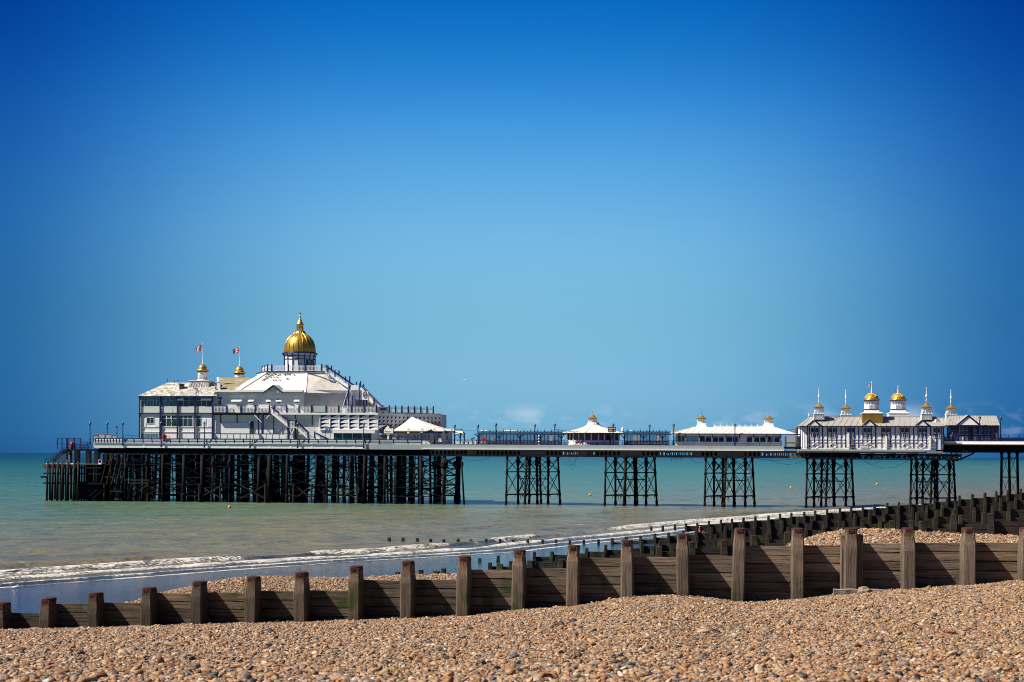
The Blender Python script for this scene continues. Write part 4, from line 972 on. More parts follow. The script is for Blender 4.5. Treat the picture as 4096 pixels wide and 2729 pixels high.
p = PT(873, 1535, 8); mb = MB(); mb.box(p.x-.35, p.x+.35, 8, 8.8, p.z-1.6, p.z+.4); mb.box(p.x-.5, p.x+.5, 7.9, 8.9, p.z+.4, p.z+.55); mb.lathe((p.x, 8.4, p.z+.55), [(.25, 0), (.3, .5)], 8); mb.build('chimney', 'white', pav)
# small gabled dormer and the parapet blocks beside it
mb = MB(); q0, q1, q2 = PT(740, 1578, TF+.2), PT(773, 1549, TF+.2), PT(798, 1578, TF+.2)
mb.prism([(q0.x, q0.z), (q2.x, q2.z), (q1.x, q1.z)], TF+.2, 8, 1); mb.build('dormer', 'white_roof', pav)
mb = MB(); R(mb, 754, 1566, 782, 1583, TF-.2, TF+.6); R(mb, 786, 1572, 856, 1582, TF-.3, TF+.1); mb.build('parapet', 'white', pav)

# middle: recessed wall, balcony, low roofs
TB = 2.5
mb = MB(); a, c = S(852, TF), S(1280, TF); mb.box(a, c, TF+.2, 24, zg, Z(1000, 1660, TF)); mb.build('ground_wall', 'clapboard', pav)
zfl = Z(1050, 1651, TB); mb = MB(); mb.box(S(852, TB), S(1080, TB), TB-.6, TF+1.6, zfl-.32, zfl-.02); mb.build('balcony_floor', 'iron', pav)
mb = MB(); mb.box(S(1080, TB), S(1512, TB), TB-.12, TF+6, zfl-.3, zfl-.02); R(mb, 1100, 1652, 1512, 1659, TB-.22, TB+.5); mb.build('balcony_floor', 'white', pav)
TU = TF+.85
zev2 = Z(1000, 1568, TF)
mb = MB(); mb.box(S(852, TU), S(1214, TU), TU, 22, zfl-.02, zev2); mb.build('upper_wall', 'white', pav)
mb = MB(); mb.box(S(850, TF), S(1210, TF), TF-.1, TU+.3, zev2, zev2+.42); mb.build('eave_fascia', 'white', pav)
mb = MB(); rs = random.Random(2)
for px in range(905, 1205, 13): R(mb, px, 1575.5, px+6, 1577.5, TF+.1, TF+.3)
mb.build('eave_bracket', 'iron', pav)
mb = MB(); R(mb, 872, 1589, 887, 1598, TU-.1, TU); mb.build('wall_sign', 'blue_sign', pav)
mb = MB(); R(mb, 874, 1602, 878, 1622, TU-.08, TU); R(mb, 880, 1602, 884, 1622, TU-.08, TU); mb.build('door', 'dark', pav)
for x0, x1 in ((924, 964), (991, 1012), (1062, 1083), (1102, 1123), (1174, 1195)):
    mb = MB(); a, c = PT(x0, 1605.5, TU-1.0), PT(x1, 1605.5, TU-1.0); z1 = Z(x0, 1597, TU)
    vs = [(a.x, TU-.05, z1), (c.x, TU-.05, z1), (c.x, TU-1.0, a.z), (a.x, TU-1.0, a.z)]
    mb.add(vs+[(x, y, z-.05) for x, y, z in vs], [(0,1,2,3),(7,6,5,4),(0,4,5,1),(1,5,6,2),(2,6,7,3),(3,7,4,0)]); mb.build('awning', 'white_warm', pav)
    if x1-x0 < 30: win(pav, x0+7, 1605, x1-1, 1614, TU, 2, 1, 'glass_dark')
# mossy roof and white octagonal roof under the dome
mb = MB(); ta, tb = 7, 15
A = [PT(880, 1567, ta), PT(1010, 1567, ta), PT(1060, 1511, tb), PT(870, 1511, tb)]; zr2 = A[2].z
mb.add([A[0], (A[1].x+12, ta, A[0].z), (A[2].x+8, tb, zr2), (A[3].x, tb, zr2), (A[0].x, 23, A[0].z), (A[1].x+12, 23, A[0].z)], [(0,1,2,3),(4,0,3),(3,2,5,4),(1,5,2)]); mb.build('moss_roof', 'moss_roof', pav)
mb = MB()
mb.bar(A[3]+Vector((0, 0, .03)), A[0]+Vector((0, -.05, .03)), .35, .12)
mb.build('roof_hip', 'white_warm', pav)
zb_, zt_ = Z(1080, 1571, 3), Z(1183, 1493, 8.5)
bot = [(S(943, 3.0), 3.0), (S(1219, 3.0), 3.0), (S(1404, 8.8), 8.8), (S(1404, 13), 20), (S(1219, 26), 27), (S(943, 26), 27), (S(880, 20), 20), (S(880, 13), 13)]
top = [(S(1064, 8.5), 8.5), (S(1225, 8.5), 8.5), (S(1303, 10.4), 10.4), (S(1303, 16), 17), (S(1225, 20), 21), (S(1064, 20), 21), (S(1030, 17), 17), (S(1040, 12), 12.5)]
mb = MB(); vs = [(s, t, zb_) for s, t in bot]+[(s, t, zt_) for s, t in top]; mb.add(vs, [(i, (i+1) % 8, 8+(i+1) % 8, 8+i) for i in range(8)]+[tuple(range(8, 16))]); mb.build('dome_roof', 'white_roof', pav)
mb = MB()
for i in (0, 1, 2): mb.bar(Vector((bot[i][0], bot[i][1], zb_+.05)), Vector((top[i][0], top[i][1], zt_+.03)), .45, .14)
mb.build('roof_hip', 'white', pav)
zp = Z(1183, 1487, 8.5); mb = MB(); pl = [(s+(s-S(1183, 13))*.03, t-.15 if t < 10 else t+.1) for s, t in top]
mb.add([(s, t, zt_-.02) for s, t in pl]+[(s, t, zp) for s, t in pl], [(i, (i+1) % 8, 8+(i+1) % 8, 8+i) for i in range(8)]+[tuple(range(8, 16)), tuple(range(7, -1, -1))]); mb.build('roof_platform', 'white', pav)
mb = MB(); mb.add([(s+(s-S(1183, 13))*.02, t+(-.12 if t < 13 else .1), zp+.004) for s, t in pl]+[(s+(s-S(1183, 13))*.02, t+(-.12 if t < 13 else .1), zp+.12) for s, t in pl], [(i, (i+1) % 8, 8+(i+1) % 8, 8+i) for i in range(8)]+[tuple(range(8, 16)), tuple(range(7, -1, -1))]); mb.build('platform_edge', 'iron', pav)
# angled plain wall below the roof's landward facets
w0, w1 = (S(1210, TU), TU), (S(1404, 8.3), 8.3); zw = Z(1300, 1562, 6); mb = MB()
quad(mb, [(w0[0], w0[1], zfl-.3), (w1[0], w1[1], zfl-.3), (w1[0], w1[1], zw), (w0[0], w0[1], zw)])
mb.prism([(w0[0], w0[1]), (w1[0], w1[1]), (w1[0], 22), (w0[0], 22)], zfl-.3, zw, 2); mb.build('angled_wall', 'white', pav)
mb = MB(); mb.bar((w0[0]-.05, w0[1]-.1, zw-.25), (w1[0]+.05, w1[1]-.05, zw-.25), .12, .62); mb.build('parapet', 'white', pav)
mb = MB(); d0, d1, d2 = PT(1053, 1571, 2.8), PT(1093, 1542, 2.8), PT(1131, 1571, 2.8)
mb.prism([(d0.x+.3, d0.z), (d2.x-.3, d2.z), (d1.x, d1.z-.25)], 2.95, 6, 1); pd = mb.build('pediment', 'white', pav)
mb = MB(); mb.bar((d0.x, 2.75, d0.z), (d1.x, 2.75, d1.z), .5, .14); mb.bar((d2.x, 2.75, d2.z), (d1.x, 2.75, d1.z), .5, .14); mb.build('barge_board', 'blue', pd)
mb = MB(); quad(mb, [(d1.x, 2.8, d1.z+.12), (d2.x+.1, 2.8, d2.z+.12), (d2.x+1.2, 5.5, d2.z+.35), (d1.x+1.5, 7.2, d1.z+.12)]); quad(mb, [(d1.x, 2.8, d1.z+.12), (d0.x-.1, 2.8, d0.z+.12), (d0.x, 4.5, d0.z+.5), (d1.x+1.5, 7.2, d1.z+.12)]); mb.build('pediment_roof', 'lead_roof', pd)
# white dome-shaped housings on the landward slope
mb = MB(); p = PT(1347, 1535, 10); mb.ball(p, .95, 1, .8, .75, 14); mb.build('roof_housing', 'white', pav)
mb = MB(); p = PT(1380, 1548, 11); mb.ball(p, .9, 1.1, .8, .5, 12); mb.build('roof_housing', 'white_warm', pav)

# golden dome on its half-timbered drum
DT = 14.5; dc = PT(1199, 1487, DT); kx = (PF.oy+DT-0)/F     # metres per photo pixel here
def dz(py): return Z(1199, py, DT)
def pr(x): return x*kx/2.351
zb0 = zp+.1
mb = MB(); mb.lathe((dc.x, DT, 0), [(pr(146), zb0), (pr(146), dz(1425)), (pr(165), dz(1415.5))], 16, smooth=False, rot=math.pi/16); drum = mb.build('drum', 'white', pav)
mb = MB(); r0 = pr(148)
for i in range(16):
    th = math.pi/16+2*math.pi*i/16; cx_, cy_ = math.cos(th), math.sin(th)
    mb.bar((dc.x+cx_*r0, DT+cy_*r0, zb0), (dc.x+cx_*r0, DT+cy_*r0, dz(1426)), .17); mb.bar((dc.x+cx_*r0, DT+cy_*r0, dz(1426)), (dc.x+cx_*pr(168), DT+cy_*pr(168), dz(1416)), .15)
    t2 = th+2*math.pi/16
    for y in (1427, 1439): mb.bar((dc.x+cx_*r0, DT+cy_*r0, dz(y)), (dc.x+math.cos(t2)*r0, DT+math.sin(t2)*r0, dz(y)), .12)
mb.lathe((dc.x, DT, dz(1416)), [(pr(150), -.12), (pr(168), 0), (pr(172), .1), (pr(160), .22)], 24); mb.build('timber_frame', 'blue', drum)
for i in range(16):
    th = 2*math.pi*(i+1)/16; n_ = Vector((math.cos(th), math.sin(th), 0)); tg = Vector((-n_.y, n_.x, 0)); r1 = pr(146)*math.cos(math.pi/16)
    if i % 2: 
        mb = MB(); p = Vector((dc.x, DT, 0))+n_*(r1+.02); ya, yb = (1437, 1429)
        q = [p-tg*.4+Vector((0, 0, dz(ya))), p+tg*.4+Vector((0, 0, dz(ya))), p+tg*.4+Vector((0, 0, dz(yb))), p-tg*.4+Vector((0, 0, dz(yb)))]
        mb.add(q+[x+n_*.04 for x in q], [(4,5,6,7),(0,4,7,3),(1,2,6,5),(3,7,6,2),(0,1,5,4)]); wn = mb.build('window', 'white', drum)
    if i in (7, 13, 14):
        mb = MB(); p = Vector((dc.x, DT, 0))+n_*(r1+.03); q = [p-tg*.35+Vector((0, 0, zb0+.2)), p+tg*.35+Vector((0, 0, zb0+.2)), p+tg*.35+Vector((0, 0, dz(1441))), p-tg*.35+Vector((0, 0, dz(1441)))]
        mb.add(q+[x+n_*.03 for x in q], [(4,5,6,7),(0,4,7,3),(1,2,6,5),(3,7,6,2),(0,1,5,4)]); mb.build('door', 'glass_dark', drum)
dm = [(150, 1413), (148, 1406), (148.5, 1399), (147, 1392), (144, 1385), (139, 1377), (132, 1369), (122, 1360.5), (109, 1353), (94, 1346.5), (77, 1341), (62, 1337), (52, 1333), (47, 1328), (45, 1325)]
mb = MB(); mb.lathe((dc.x, DT, 0), [(pr(r), dz(y)) for r, y in dm], 48); dome = mb.build('dome', 'gold', pav)
mb = MB()
for i in range(20):
    th = 2*math.pi*(i+.5)/20
    mb.path([(dc.x+math.cos(th)*pr(r+1), DT+math.sin(th)*pr(r+1), dz(y)) for r, y in dm], .055, 4)
mb.build('dome_rib', 'gold', dome)
mb = MB(); mb.lathe((dc.x, DT, 0), [(pr(46), dz(1336)), (pr(48), dz(1335)), (pr(44), dz(1327)), (pr(34), dz(1326))], 8, smooth=False)
for i in range(8):
    th = 2*math.pi*(i+.5)/8; mb.tube((dc.x+math.cos(th)*pr(30), DT+math.sin(th)*pr(30), dz(1327)), (dc.x+math.cos(th)*pr(29), DT+math.sin(th)*pr(29), dz(1310)), .12, .10, 6)
mb.lathe((dc.x, DT, 0), [(pr(33), dz(1311)), (pr(33), dz(1301)), (pr(40), dz(1299.5)), (pr(30), dz(1294)), (pr(20), dz(1287)), (pr(13), dz(1278)), (pr(8), dz(1270))], 12); mb.build('lantern', 'gold', dome)
mb = MB(); mb.lathe((dc.x, DT, 0), [(pr(8), dz(1270.5)), (pr(5), dz(1267)), (pr(10), dz(1265.5)), (pr(5), dz(1263)), (pr(3.5), dz(1257))], 8); mb.build('finial', 'gold', dome)
mb = MB(); mb.ball((dc.x, DT, dz(1254)), .22, 1, 1, 1.1, 8); mb.build('finial_ball', 'maroon', dome)
# railings with white balusters and blue posts
def balustrade(parent, pts, z, h, npost, name='balustrade', ball=True, post=.28, per=.32):
    mbw, mbb = MB(), MB()
    for (a, c), n in zip(zip(pts[:-1], pts[1:]), npost):
        a, c = Vector((a[0], a[1], z)), Vector((c[0], c[1], z)); d = (c-a).length; k = max(2, int(d/per))
        for i in range(k): p = a.lerp(c, (i+.5)/k); mbw.box(p.x-.05, p.x+.05, p.y-.03, p.y+.03, z+.12, z+h-.1)
        for q in (.12, h-.32, h-.06): mbw.bar(a+Vector((0, 0, q)), c+Vector((0, 0, q)), .08, .08)
        for i in range(n+1):
            p = a.lerp(c, i/n); mbb.box(p.x-post/2, p.x+post/2, p.y-post/2, p.y+post/2, z, z+h+.18)
            if ball: mbb.ball((p.x, p.y, z+h+.28), .15, n=8)
    o = mbw.build(name, 'white', parent); mbb.build('rail_post', 'blue', o); return o
balustrade(pav, [(S(1069, 9), 9), (S(1086, 8.3), 8.2), (S(1286, 8.3), 8.2), (S(1300, 11), 11.5)], zp+.12, 1.25, [1, 3, 1])
balustrade(pav, [(S(1069, 9), 9), (S(1045, 16), 16.5)], zp+.12, 1.25, [2])
balustrade(pav, [(S(853, TB), TB-.5), (S(1080, TB), TB-.5)], zfl, 1.35, [4])
balustrade(pav, [(S(1097, TB), TB-.1), (S(1246, TB), TB-.1)], zfl, 1.35, [3])
balustrade(pav, [(S(1304, TB), TB-.1), (S(1507, TB), TB-.1)], zfl, 1.35, [4])
mb = MB(); R(mb, 1249, 1624, 1301, 1648, TB-.1, TB); mb.build('balcony_screen', 'screen_panel', pav)

# landward annexe with triangular louvres
mb = MB(); mb.box(S(1279, TF), S(1512, TF), TB+.1, 16, zg, zfl-.3); mb.build('annexe_wall', 'white', pav)
mb = MB(); md = MB()
for i in range(6):
    for j in range(4):
        x, y = 1283.5+i*38.5, 1660.5+j*15.2
        a, c, e = PT(x, y, TB), PT(x+28, y, TB), PT(x, y+12, TB)
        mb.add([(a.x, TB+.085, a.z), (c.x, TB+.085, a.z), (e.x, TB+.085, e.z)], [(0, 1, 2)])
        md.add([(a.x-.05, TB+.02, a.z+.03), (c.x+.05, TB+.02, a.z+.03), (c.x+.05, TB+.09, a.z+.03), (a.x-.05, TB+.09, a.z+.03), (a.x-.05, TB+.02, a.z-.02), (c.x+.05, TB+.02, a.z-.02), (c.x+.05, TB+.09, a.z-.02), (a.x-.05, TB+.09, a.z-.02)], [(0,1,2,3),(7,6,5,4),(0,4,5,1),(1,5,6,2),(3,7,4,0)])
lv = mb.build('louvre_opening', 'blue', pav); md.build('louvre_hood', 'white', lv)
mb = MB(); R(mb, 1279, 1716, 1513, 1721, TB-.15, TB+.1); R(mb, 1330, 1722, 1500, 1733, TB-.35, TB+.1)
for x in (1279, 1320, 1357, 1396, 1434): R(mb, x-1, 1658, x+1, 1716, TB-.04, TB+.1)
mb.build('shop_fascia', 'white', pav)
for x0, x1 in ((1336, 1368), (1374, 1407), (1412, 1446), (1451, 1484)): win(pav, x0, 1734, x1, 1759, TB+.1, 1, 1, 'glass_dark', 'blue')
# the same storey bends back behind the cafe
e0, e1 = Vector((S(1512, TF), TB+.1, 0)), Vector((S(1763, 13), 13, 0)); ux = (e1-e0).normalized(); nn = Vector((ux.y, -ux.x, 0)); ln = (e1-e0).length
zrf = Z(1650, 1655, 8)
mb = MB(); mb.prism([(e0.x, e0.y), (e1.x, e1.y), (e1.x, 20), (e0.x, 20)], zg, zrf, 2); mb.build('annexe_wall', 'white', pav)
mb = MB(); md = MB(); k = 16
for i in range(k):
    for j in range(4):
        a = e0+ux*(ln*(i+.25)/k)+nn*.03; c = e0+ux*(ln*(i+.85)/k)+nn*.03; z = zrf-.75-j*.85
        if i < 9: mb.add([(a.x, a.y, z), (c.x, c.y, z), (a.x, a.y, z-.6)], [(0, 1, 2)])
        else: mb.add([(a.x, a.y, z), (c.x, c.y, z), (c.x, c.y, z-.6)], [(0, 1, 2)])
        md.bar((a.x, a.y, z+.03), (c.x, c.y, z+.03), .2, .06)
lv = mb.build('louvre_opening', 'blue', pav); md.build('louvre_hood', 'white', lv)
mb = MB(); mb.bar(e0+Vector((0, 0, zrf+.05)), e1+Vector((0, 0, zrf+.05)), .5, .12); mb.build('roof_edge', 'blue', pav)
mb = MB(); a = e0+ux*ln*.86+nn*.2; c = e0+ux*ln*.985+nn*.2; mb.bar((a.x, a.y, zrf-3.0), (c.x, c.y, zrf-3.0), .3, 2.0); sg = mb.build('goods_board', 'goods', pav)
f0, f1 = Vector((S(1507, TF), TB-.1, 0)), Vector((S(1734, 12), 11.5, 0)); balustrade(pav, [(f0.x, f0.y), (f1.x, f1.y)], zrf+.12, 1.3, [9], per=.26)
mb = MB(); a = f0.lerp(f1, .02)+nn*.2; c = f0.lerp(f1, .20)+nn*.2; mb.bar((a.x, a.y, zrf+.8), (c.x, c.y, zrf+.8), .05, 1.05); bn = mb.build('banner', 'pale_banner' if 'pale_banner' in MAT else 'sign_cream', pav)
mb = MB(); a = f0.lerp(f1, .055)+nn*.26; c = f0.lerp(f1, .165)+nn*.26; mb.bar((a.x, a.y, zrf+.82), (c.x, c.y, zrf+.82), .05, .42); mb.build('banner_strip', 'blue', bn)

# outside stairs
def flight(parent, A, B, width, along_t=True, rail_h=1.15, name='stair', steps=14, solid=False, nbal=None):
    """a flight from A (top) to B (foot); width runs along t"""
    A, B = Vector(A), Vector(B); o_ = Vector((0, width, 0)); mbw, mbb = MB(), MB()
    for t in (0, 1):
        p, q = A+o_*t, B+o_*t; mbw.bar(p, q, .10, .45)
        n = nbal or max(4, int((q-p).length/.35))
        if solid: mbw.bar(p+Vector((0, 0, .55)), q+Vector((0, 0, .55)), .05, .95)
        else:
            for i in range(n): r_ = p.lerp(q, (i+.5)/n); mbw.bar(r_, r_+Vector((0, 0, rail_h-.12)), .06)
        mbb.bar(p+Vector((0, 0, rail_h)), q+Vector((0, 0, rail_h)), .18); mbb.bar(p+Vector((0, 0, rail_h-.35)), q+Vector((0, 0, rail_h-.35)), .06)
    for i in range(steps):
        r_ = A.lerp(B, (i+.5)/steps); mbw.box(r_.x-.17, r_.x+.17, r_.y+.05, r_.y+width-.05, r_.z-.04, r_.z+.04)
    o = mbw.build(name, 'white', parent); mbb.build('handrail', 'blue', o); return o
def posts(parent, L, r=.13):
    mb = MB()
    for p, q in L:
        mb.bar(p, q, r*2); mb.ball((p[0], p[1], max(p[2], q[2])+.12), r*1.25, n=8)
    mb.build('stair_post', 'blue', parent)
ld = PT(1432, 1563, 8); a = PT(1302, 1487, 9.5)
flight(pav, (a.x, 9.5, zp+.1), (ld.x-1.2, 9.0, ld.z), 1.9)
posts(pav, [((PT(x, y, 9.4).x, 9.4, PT(x, y+14, 9.4).z), (PT(x, y, 9.4).x, 9.4, PT(x, y-9, 9.4).z)) for x, y in ((1311, 1473), (1340, 1494), (1382, 1519), (1426, 1540))])
posts(pav, [((PT(x, y, 11.4).x, 11.4, PT(x, y+10, 11.4).z), (PT(x, y, 11.4).x, 11.4, PT(x, y-8, 11.4).z)) for x, y in ((1326, 1474), (1356, 1494), (1399, 1516), (1442, 1537))])
mb = MB(); mb.box(ld.x-1.3, ld.x+1.3, 6.0, 11, ld.z-.12, ld.z); lnd = mb.build('landing', 'white', pav)
f = PT(1373, 1648, 4.4); flight(pav, (ld.x-.9, 4.6, ld.z), (f.x, 4.4, zfl), 1.9, steps=20, solid=True)
f2 = PT(1528, 1648, 5.5); flight(pav, (ld.x+1.0, 6.0, ld.z), (f2.x, 6.0, zfl), 1.9, steps=20, solid=True)
mb = MB(); mb.box(ld.x-1.3, ld.x+1.3, 4.6, 6.2, ld.z-.12, ld.z); mb.box(ld.x-.9, ld.x+.9, 4.55, 4.6, ld.z, ld.z+1.1); mb.build('landing', 'white', pav)
L_ = [((ld.x+x, t, zfl), (ld.x+x, t, ld.z+1.35)) for x in (-1.25, 1.25) for t in (4.6, 8.2)]
for q in (.3, .62): 
    L_.append(((ld.x-.9+(f.x-ld.x+.9)*q, 4.5, ld.z+(zfl-ld.z)*q-.9), (ld.x-.9+(f.x-ld.x+.9)*q, 4.5, ld.z+(zfl-ld.z)*q+1.3)))
    L_.append(((ld.x-.9+(f.x-ld.x+.9)*q, 6.4, ld.z+(zfl-ld.z)*q-.2), (ld.x-.9+(f.x-ld.x+.9)*q, 6.4, ld.z+(zfl-ld.z)*q+1.3)))
    L_.append(((ld.x+1+(f2.x-ld.x-1)*q, 5.9, zfl), (ld.x+1+(f2.x-ld.x-1)*q, 5.9, ld.z+(zfl-ld.z)*q+1.3)))
posts(pav, L_, .12)
mb = MB(); p = PT(1461, 1580, 4.5); mb.box(p.x-.7, p.x+.7, 4.40, 4.5, p.z-1.1, p.z+.8); rn_ = mb.build('hanging_banner', 'white', pav)
mb = MB()
ring = [(p.x+.42*math.cos(2*math.pi*i/18), 4.38, p.z+.05+.68*math.sin(2*math.pi*i/18)) for i in range(19)]; mb.path(ring, .07, 5); mb.path([(p.x-.3, 4.38, p.z-.25), (p.x+.3, 4.38, p.z+.35)], .08, 5); mb.build('emblem', 'dark', rn_)
mb = MB(); R(mb, 1388, 1600, 1500, 1648, 12.5, 12.8); mb.build('stair_back_wall', 'lead_roof', pav)
# front stair to the deck
p0, p1 = PT(1086, 1645, TB-1.1), PT(1154, 1706, TB-1.1); flight(pav, (p0.x, TB-1.3, zfl), (p1.x, TB-1.3, p1.z), 1.2, steps=16)
p2, p3 = PT(1182, 1706, TB-1.1), PT(1233, 1752, TB-1.1); mb = MB(); mb.box(p1.x, p2.x, TB-1.3, TB+.1, p1.z-.3, p1.z); mb.build('landing', 'white', pav)
balustrade(pav, [(p1.x, TB-1.3), (p2.x, TB-1.3)], p1.z, 1.1, [1], per=.3)
flight(pav, (p2.x, TB-1.3, p1.z), (p3.x, TB-1.3, p3.z), 1.2, steps=12)
p4, p5 = PT(1260, 1752, TB-1), PT(1312, 1772, TB-1); mb = MB(); mb.box(p3.x, p4.x, TB-1.3, TB, zg, p3.z); mb.build('landing', 'white', pav); balustrade(pav, [(p3.x, TB-1.3), (p4.x, TB-1.3)], p3.z, 1.1, [1], per=.3)
flight(pav, (p4.x, TB-1.3, p3.z), (p5.x, TB-1.3, zg), 1.2, steps=6)
mb = MB(); mb.bar((p1.x+.1, TB-1.2, zg), (p2.x-.1, TB-1.2, zg+4.2), .14); mb.bar((p2.x-.1, TB-1.2, zg), (p1.x+.1, TB-1.2, zg+4.2), .14)
a = PT(1050, 1664, TB-.5); mb.bar(PT(1018, 1660, TB-.5), PT(1052, 1696, TB-.5), .16); mb.bar(PT(1078, 1660, TB-.5), PT(1050, 1690, TB-.5), .16); mb.build('stair_brace', 'white', pav)
posts(pav, [((S(x, TB-.6), TB-.6, zg), (S(x, TB-.6), TB-.6, z_)) for x, z_ in ((1050, zfl-.3), (1154, p1.z+1.3), (1182, p1.z+1.3))], .22)
posts(pav, [((S(x, TF), TF+.1, zg), (S(x, TF), TF+.1, zfl-.3)) for x in (881, 947, 1033, 1094)], .09)
posts(pav, [((S(x, TF), TF+.1, zfl-2.8), (S(x, TF), TF+.1, zfl-.3)) for x in (1181, 1248)], .09)
mb = MB(); R(mb, 883, 1692, 998, 1735, TF-.02, TF+.25); mb.build('canvas_sheet', 'white', pav)
mb = MB(); R(mb, 1004, 1686, 1013, 1735, TF, TF+.2); mb.build('door', 'dark', pav)
mb = MB(); R(mb, 1025, 1690, 1128, 1735, TF+.08, TF+.25); mb.build('wall_panel', 'white', pav)

# cupolas with gold caps and flag poles on the seaward roof
def gold_cupola(cx_, t, yb, yd0, yd1, body, ybase, label=None):
    p = PT(cx_, yb, t); mb = MB(); k = (PF.oy+t)/F
    if ybase:
        zb1 = Z(cx_, ybase, t); za = Z(cx_, yb, t); h1, h2 = 31*k*1.25, 36*k*1.25
        mb.add([(p.x+x*h2, t+y*h2, zb1) for x, y in ((-1,-1),(1,-1),(1,1),(-1,1))]+[(p.x+x*h1, t+y*h1, za) for x, y in ((-1,-1),(1,-1),(1,1),(-1,1))], [(0,1,5,4),(1,2,6,5),(2,3,7,6),(3,0,4,7),(4,5,6,7)], 1)
        for f_ in np.linspace(-.9, .9, 8):
            mb.bar((p.x+f_*h2, t-h2-.02, zb1), (p.x+f_*h1+.35*(f_ < .6), t-h1-.02, za), .12, .05)
        mb.box(p.x-h1*1.08, p.x+h1*1.08, t-h1*1.08, t+h1*1.08, za, za+.14)
    zt2 = Z(cx_, yd0+3, t); za = Z(cx_, yb, t); hb = body*k
    mb.lathe((p.x, t, 0), [(hb*1.06, za+.1), (hb*1.06, za+.65), (hb*.98, za+.7), (hb*.98, zt2)], 8, smooth=False, rot=math.pi/8)
    for i in range(7): z = za+.75+i*.13; mb.box(p.x-hb*.62, p.x+hb*.55, t-hb*.98, t-hb*.90, z, z+.05)
    cu = mb.build('cupola', ['white', 'lead_roof'], pav)
    mb = MB(); mb.lathe((p.x, t, 0), [(hb*1.0, zt2-.15), (hb*1.3, zt2+.1), (hb*1.32, zt2+.18)], 16); mb.lathe((p.x, t, za+.66), [(hb*1.12, 0), (hb*1.12, .1)], 8, rot=math.pi/8); mb.build('cornice', 'blue', cu)
    zd0, zd1 = zt2+.15, Z(cx_, yd1, t); mb = MB(); hd = 17*k
    mb.lathe((p.x, t, 0), [(hb*1.34, zd0), (hb*1.30, zd0+.28), (hd*1.05, zd0+.26), (hd, zd0+.5), (hd*.99, zd0+.9), (hd*.86, zd0+(zd1-zd0)*.66), (hd*.58, zd0+(zd1-zd0)*.87), (hd*.2, zd1)], 20); mb.build('gold_cap', 'gold', cu)
    return p, zd1, cu
p, zc, cu1 = gold_cupola(810, 9, 1526, 1484, 1457, 19, 1562); mb = MB(); ztp = Z(809, 1377, 9); mb.lathe((p.x, 9, 0), [(.2, zc-.1), (.2, zc+.1), (.08, zc+.35), (.05, ztp), (.1, ztp+.05), (.02, ztp+.2)], 8); mb.build('flag_pole', 'white', cu1); fl1 = (p.x, 9, ztp)
p, zc, cu2 = gold_cupola(958, 16, 1511, 1493, 1465, 18, None); mb = MB(); ztp = Z(957, 1390, 16); mb.lathe((p.x, 16, 0), [(.2, zc-.1), (.2, zc+.1), (.08, zc+.35), (.05, ztp), (.1, ztp+.05), (.02, ztp+.2)], 8); mb.build('flag_pole', 'white', cu2); fl2 = (p.x, 16, ztp)
# ------------------------------------------------------------------ welcome porch and tent-roofed cafe
wp = thing('welcome_porch', PF, (S(1540, 2.4), 2.4, ZD), 'small gabled entrance porch with a white board reading Welcome', 'porch')
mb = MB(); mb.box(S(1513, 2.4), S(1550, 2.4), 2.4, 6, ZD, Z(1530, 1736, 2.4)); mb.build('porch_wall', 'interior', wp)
mb = MB(); R(mb, 1549, 1736, 1556, 1760, 2.2, 2.6); R(mb, 1516, 1735, 1566, 1738, 2.1, 2.5); mb.build('porch_frame', 'white', wp)
mb = MB(); R(mb, 1516, 1721, 1536, 1733, 2.15, 2.4); mb.build('porch_sign', 'blue_sign', wp)
mb = MB(); a, c, e = PT(1515, 1718, 1.9), PT(1550, 1701, 1.9), PT(1550, 1701, 5.5)
mb.add([(a.x, 1.7, a.z), (c.x-2.2, 2.6, c.z), (c.x, 1.7, c.z), (c.x-1.9, 1.7, a.z)], [(0, 1, 2, 3)]); mb.add([(c.x, 1.65, c.z+.1), (c.x-2.1, 1.65, a.z), (c.x-2.1, 5.5, a.z), (c.x, 5.5, c.z+.1)], [(0, 1, 2, 3)]); mb.add([(c.x, 1.65, c.z+.1), (c.x+1, 1.65, a.z+.1), (c.x+1, 5.5, a.z+.1), (c.x, 5.5, c.z+.1)], [(0, 1, 2, 3)]); mb.build('porch_roof', 'dark', wp)
mb = MB(); g = [PT(x, y, 1.6) for x, y in ((1536, 1733), (1566, 1733), (1566, 1721), (1550.5, 1702), (1536, 1721))]; mb.prism([(p.x, p.z) for p in g], 1.55, 1.69, 1); gb_ = mb.build('gable_board', 'white_warm', wp)
lettering('welcome_lettering', 'Welcome', .62, 'boards_text', gb_, (PT(1551, 1726.5, 1.5).x, 1.54, PT(1551, 1726.5, 1.5).z), width=1.45)
mb = MB(); R(mb, 1537, 1676, 1571, 1702, 5.2, 5.4); R(mb, 1535, 1674.5, 1537, 1703, 5.15, 5.45); sgn = mb.single('hanging_sign', 'white_warm', PF, tuple(PT(1553, 1690, 5.2)), 'white picture sign mounted on the louvred wall above the porch', 'sign')
mb = MB(); rs = random.Random(6)
for i in range(3): mb.path([PT(1549+i*3+q*2.2, 1684+i*4+1.5*math.sin(q*2+i), 5.16) for q in range(6)], .035, 4)
mb.build('painted_scroll', 'boards_text', sgn)

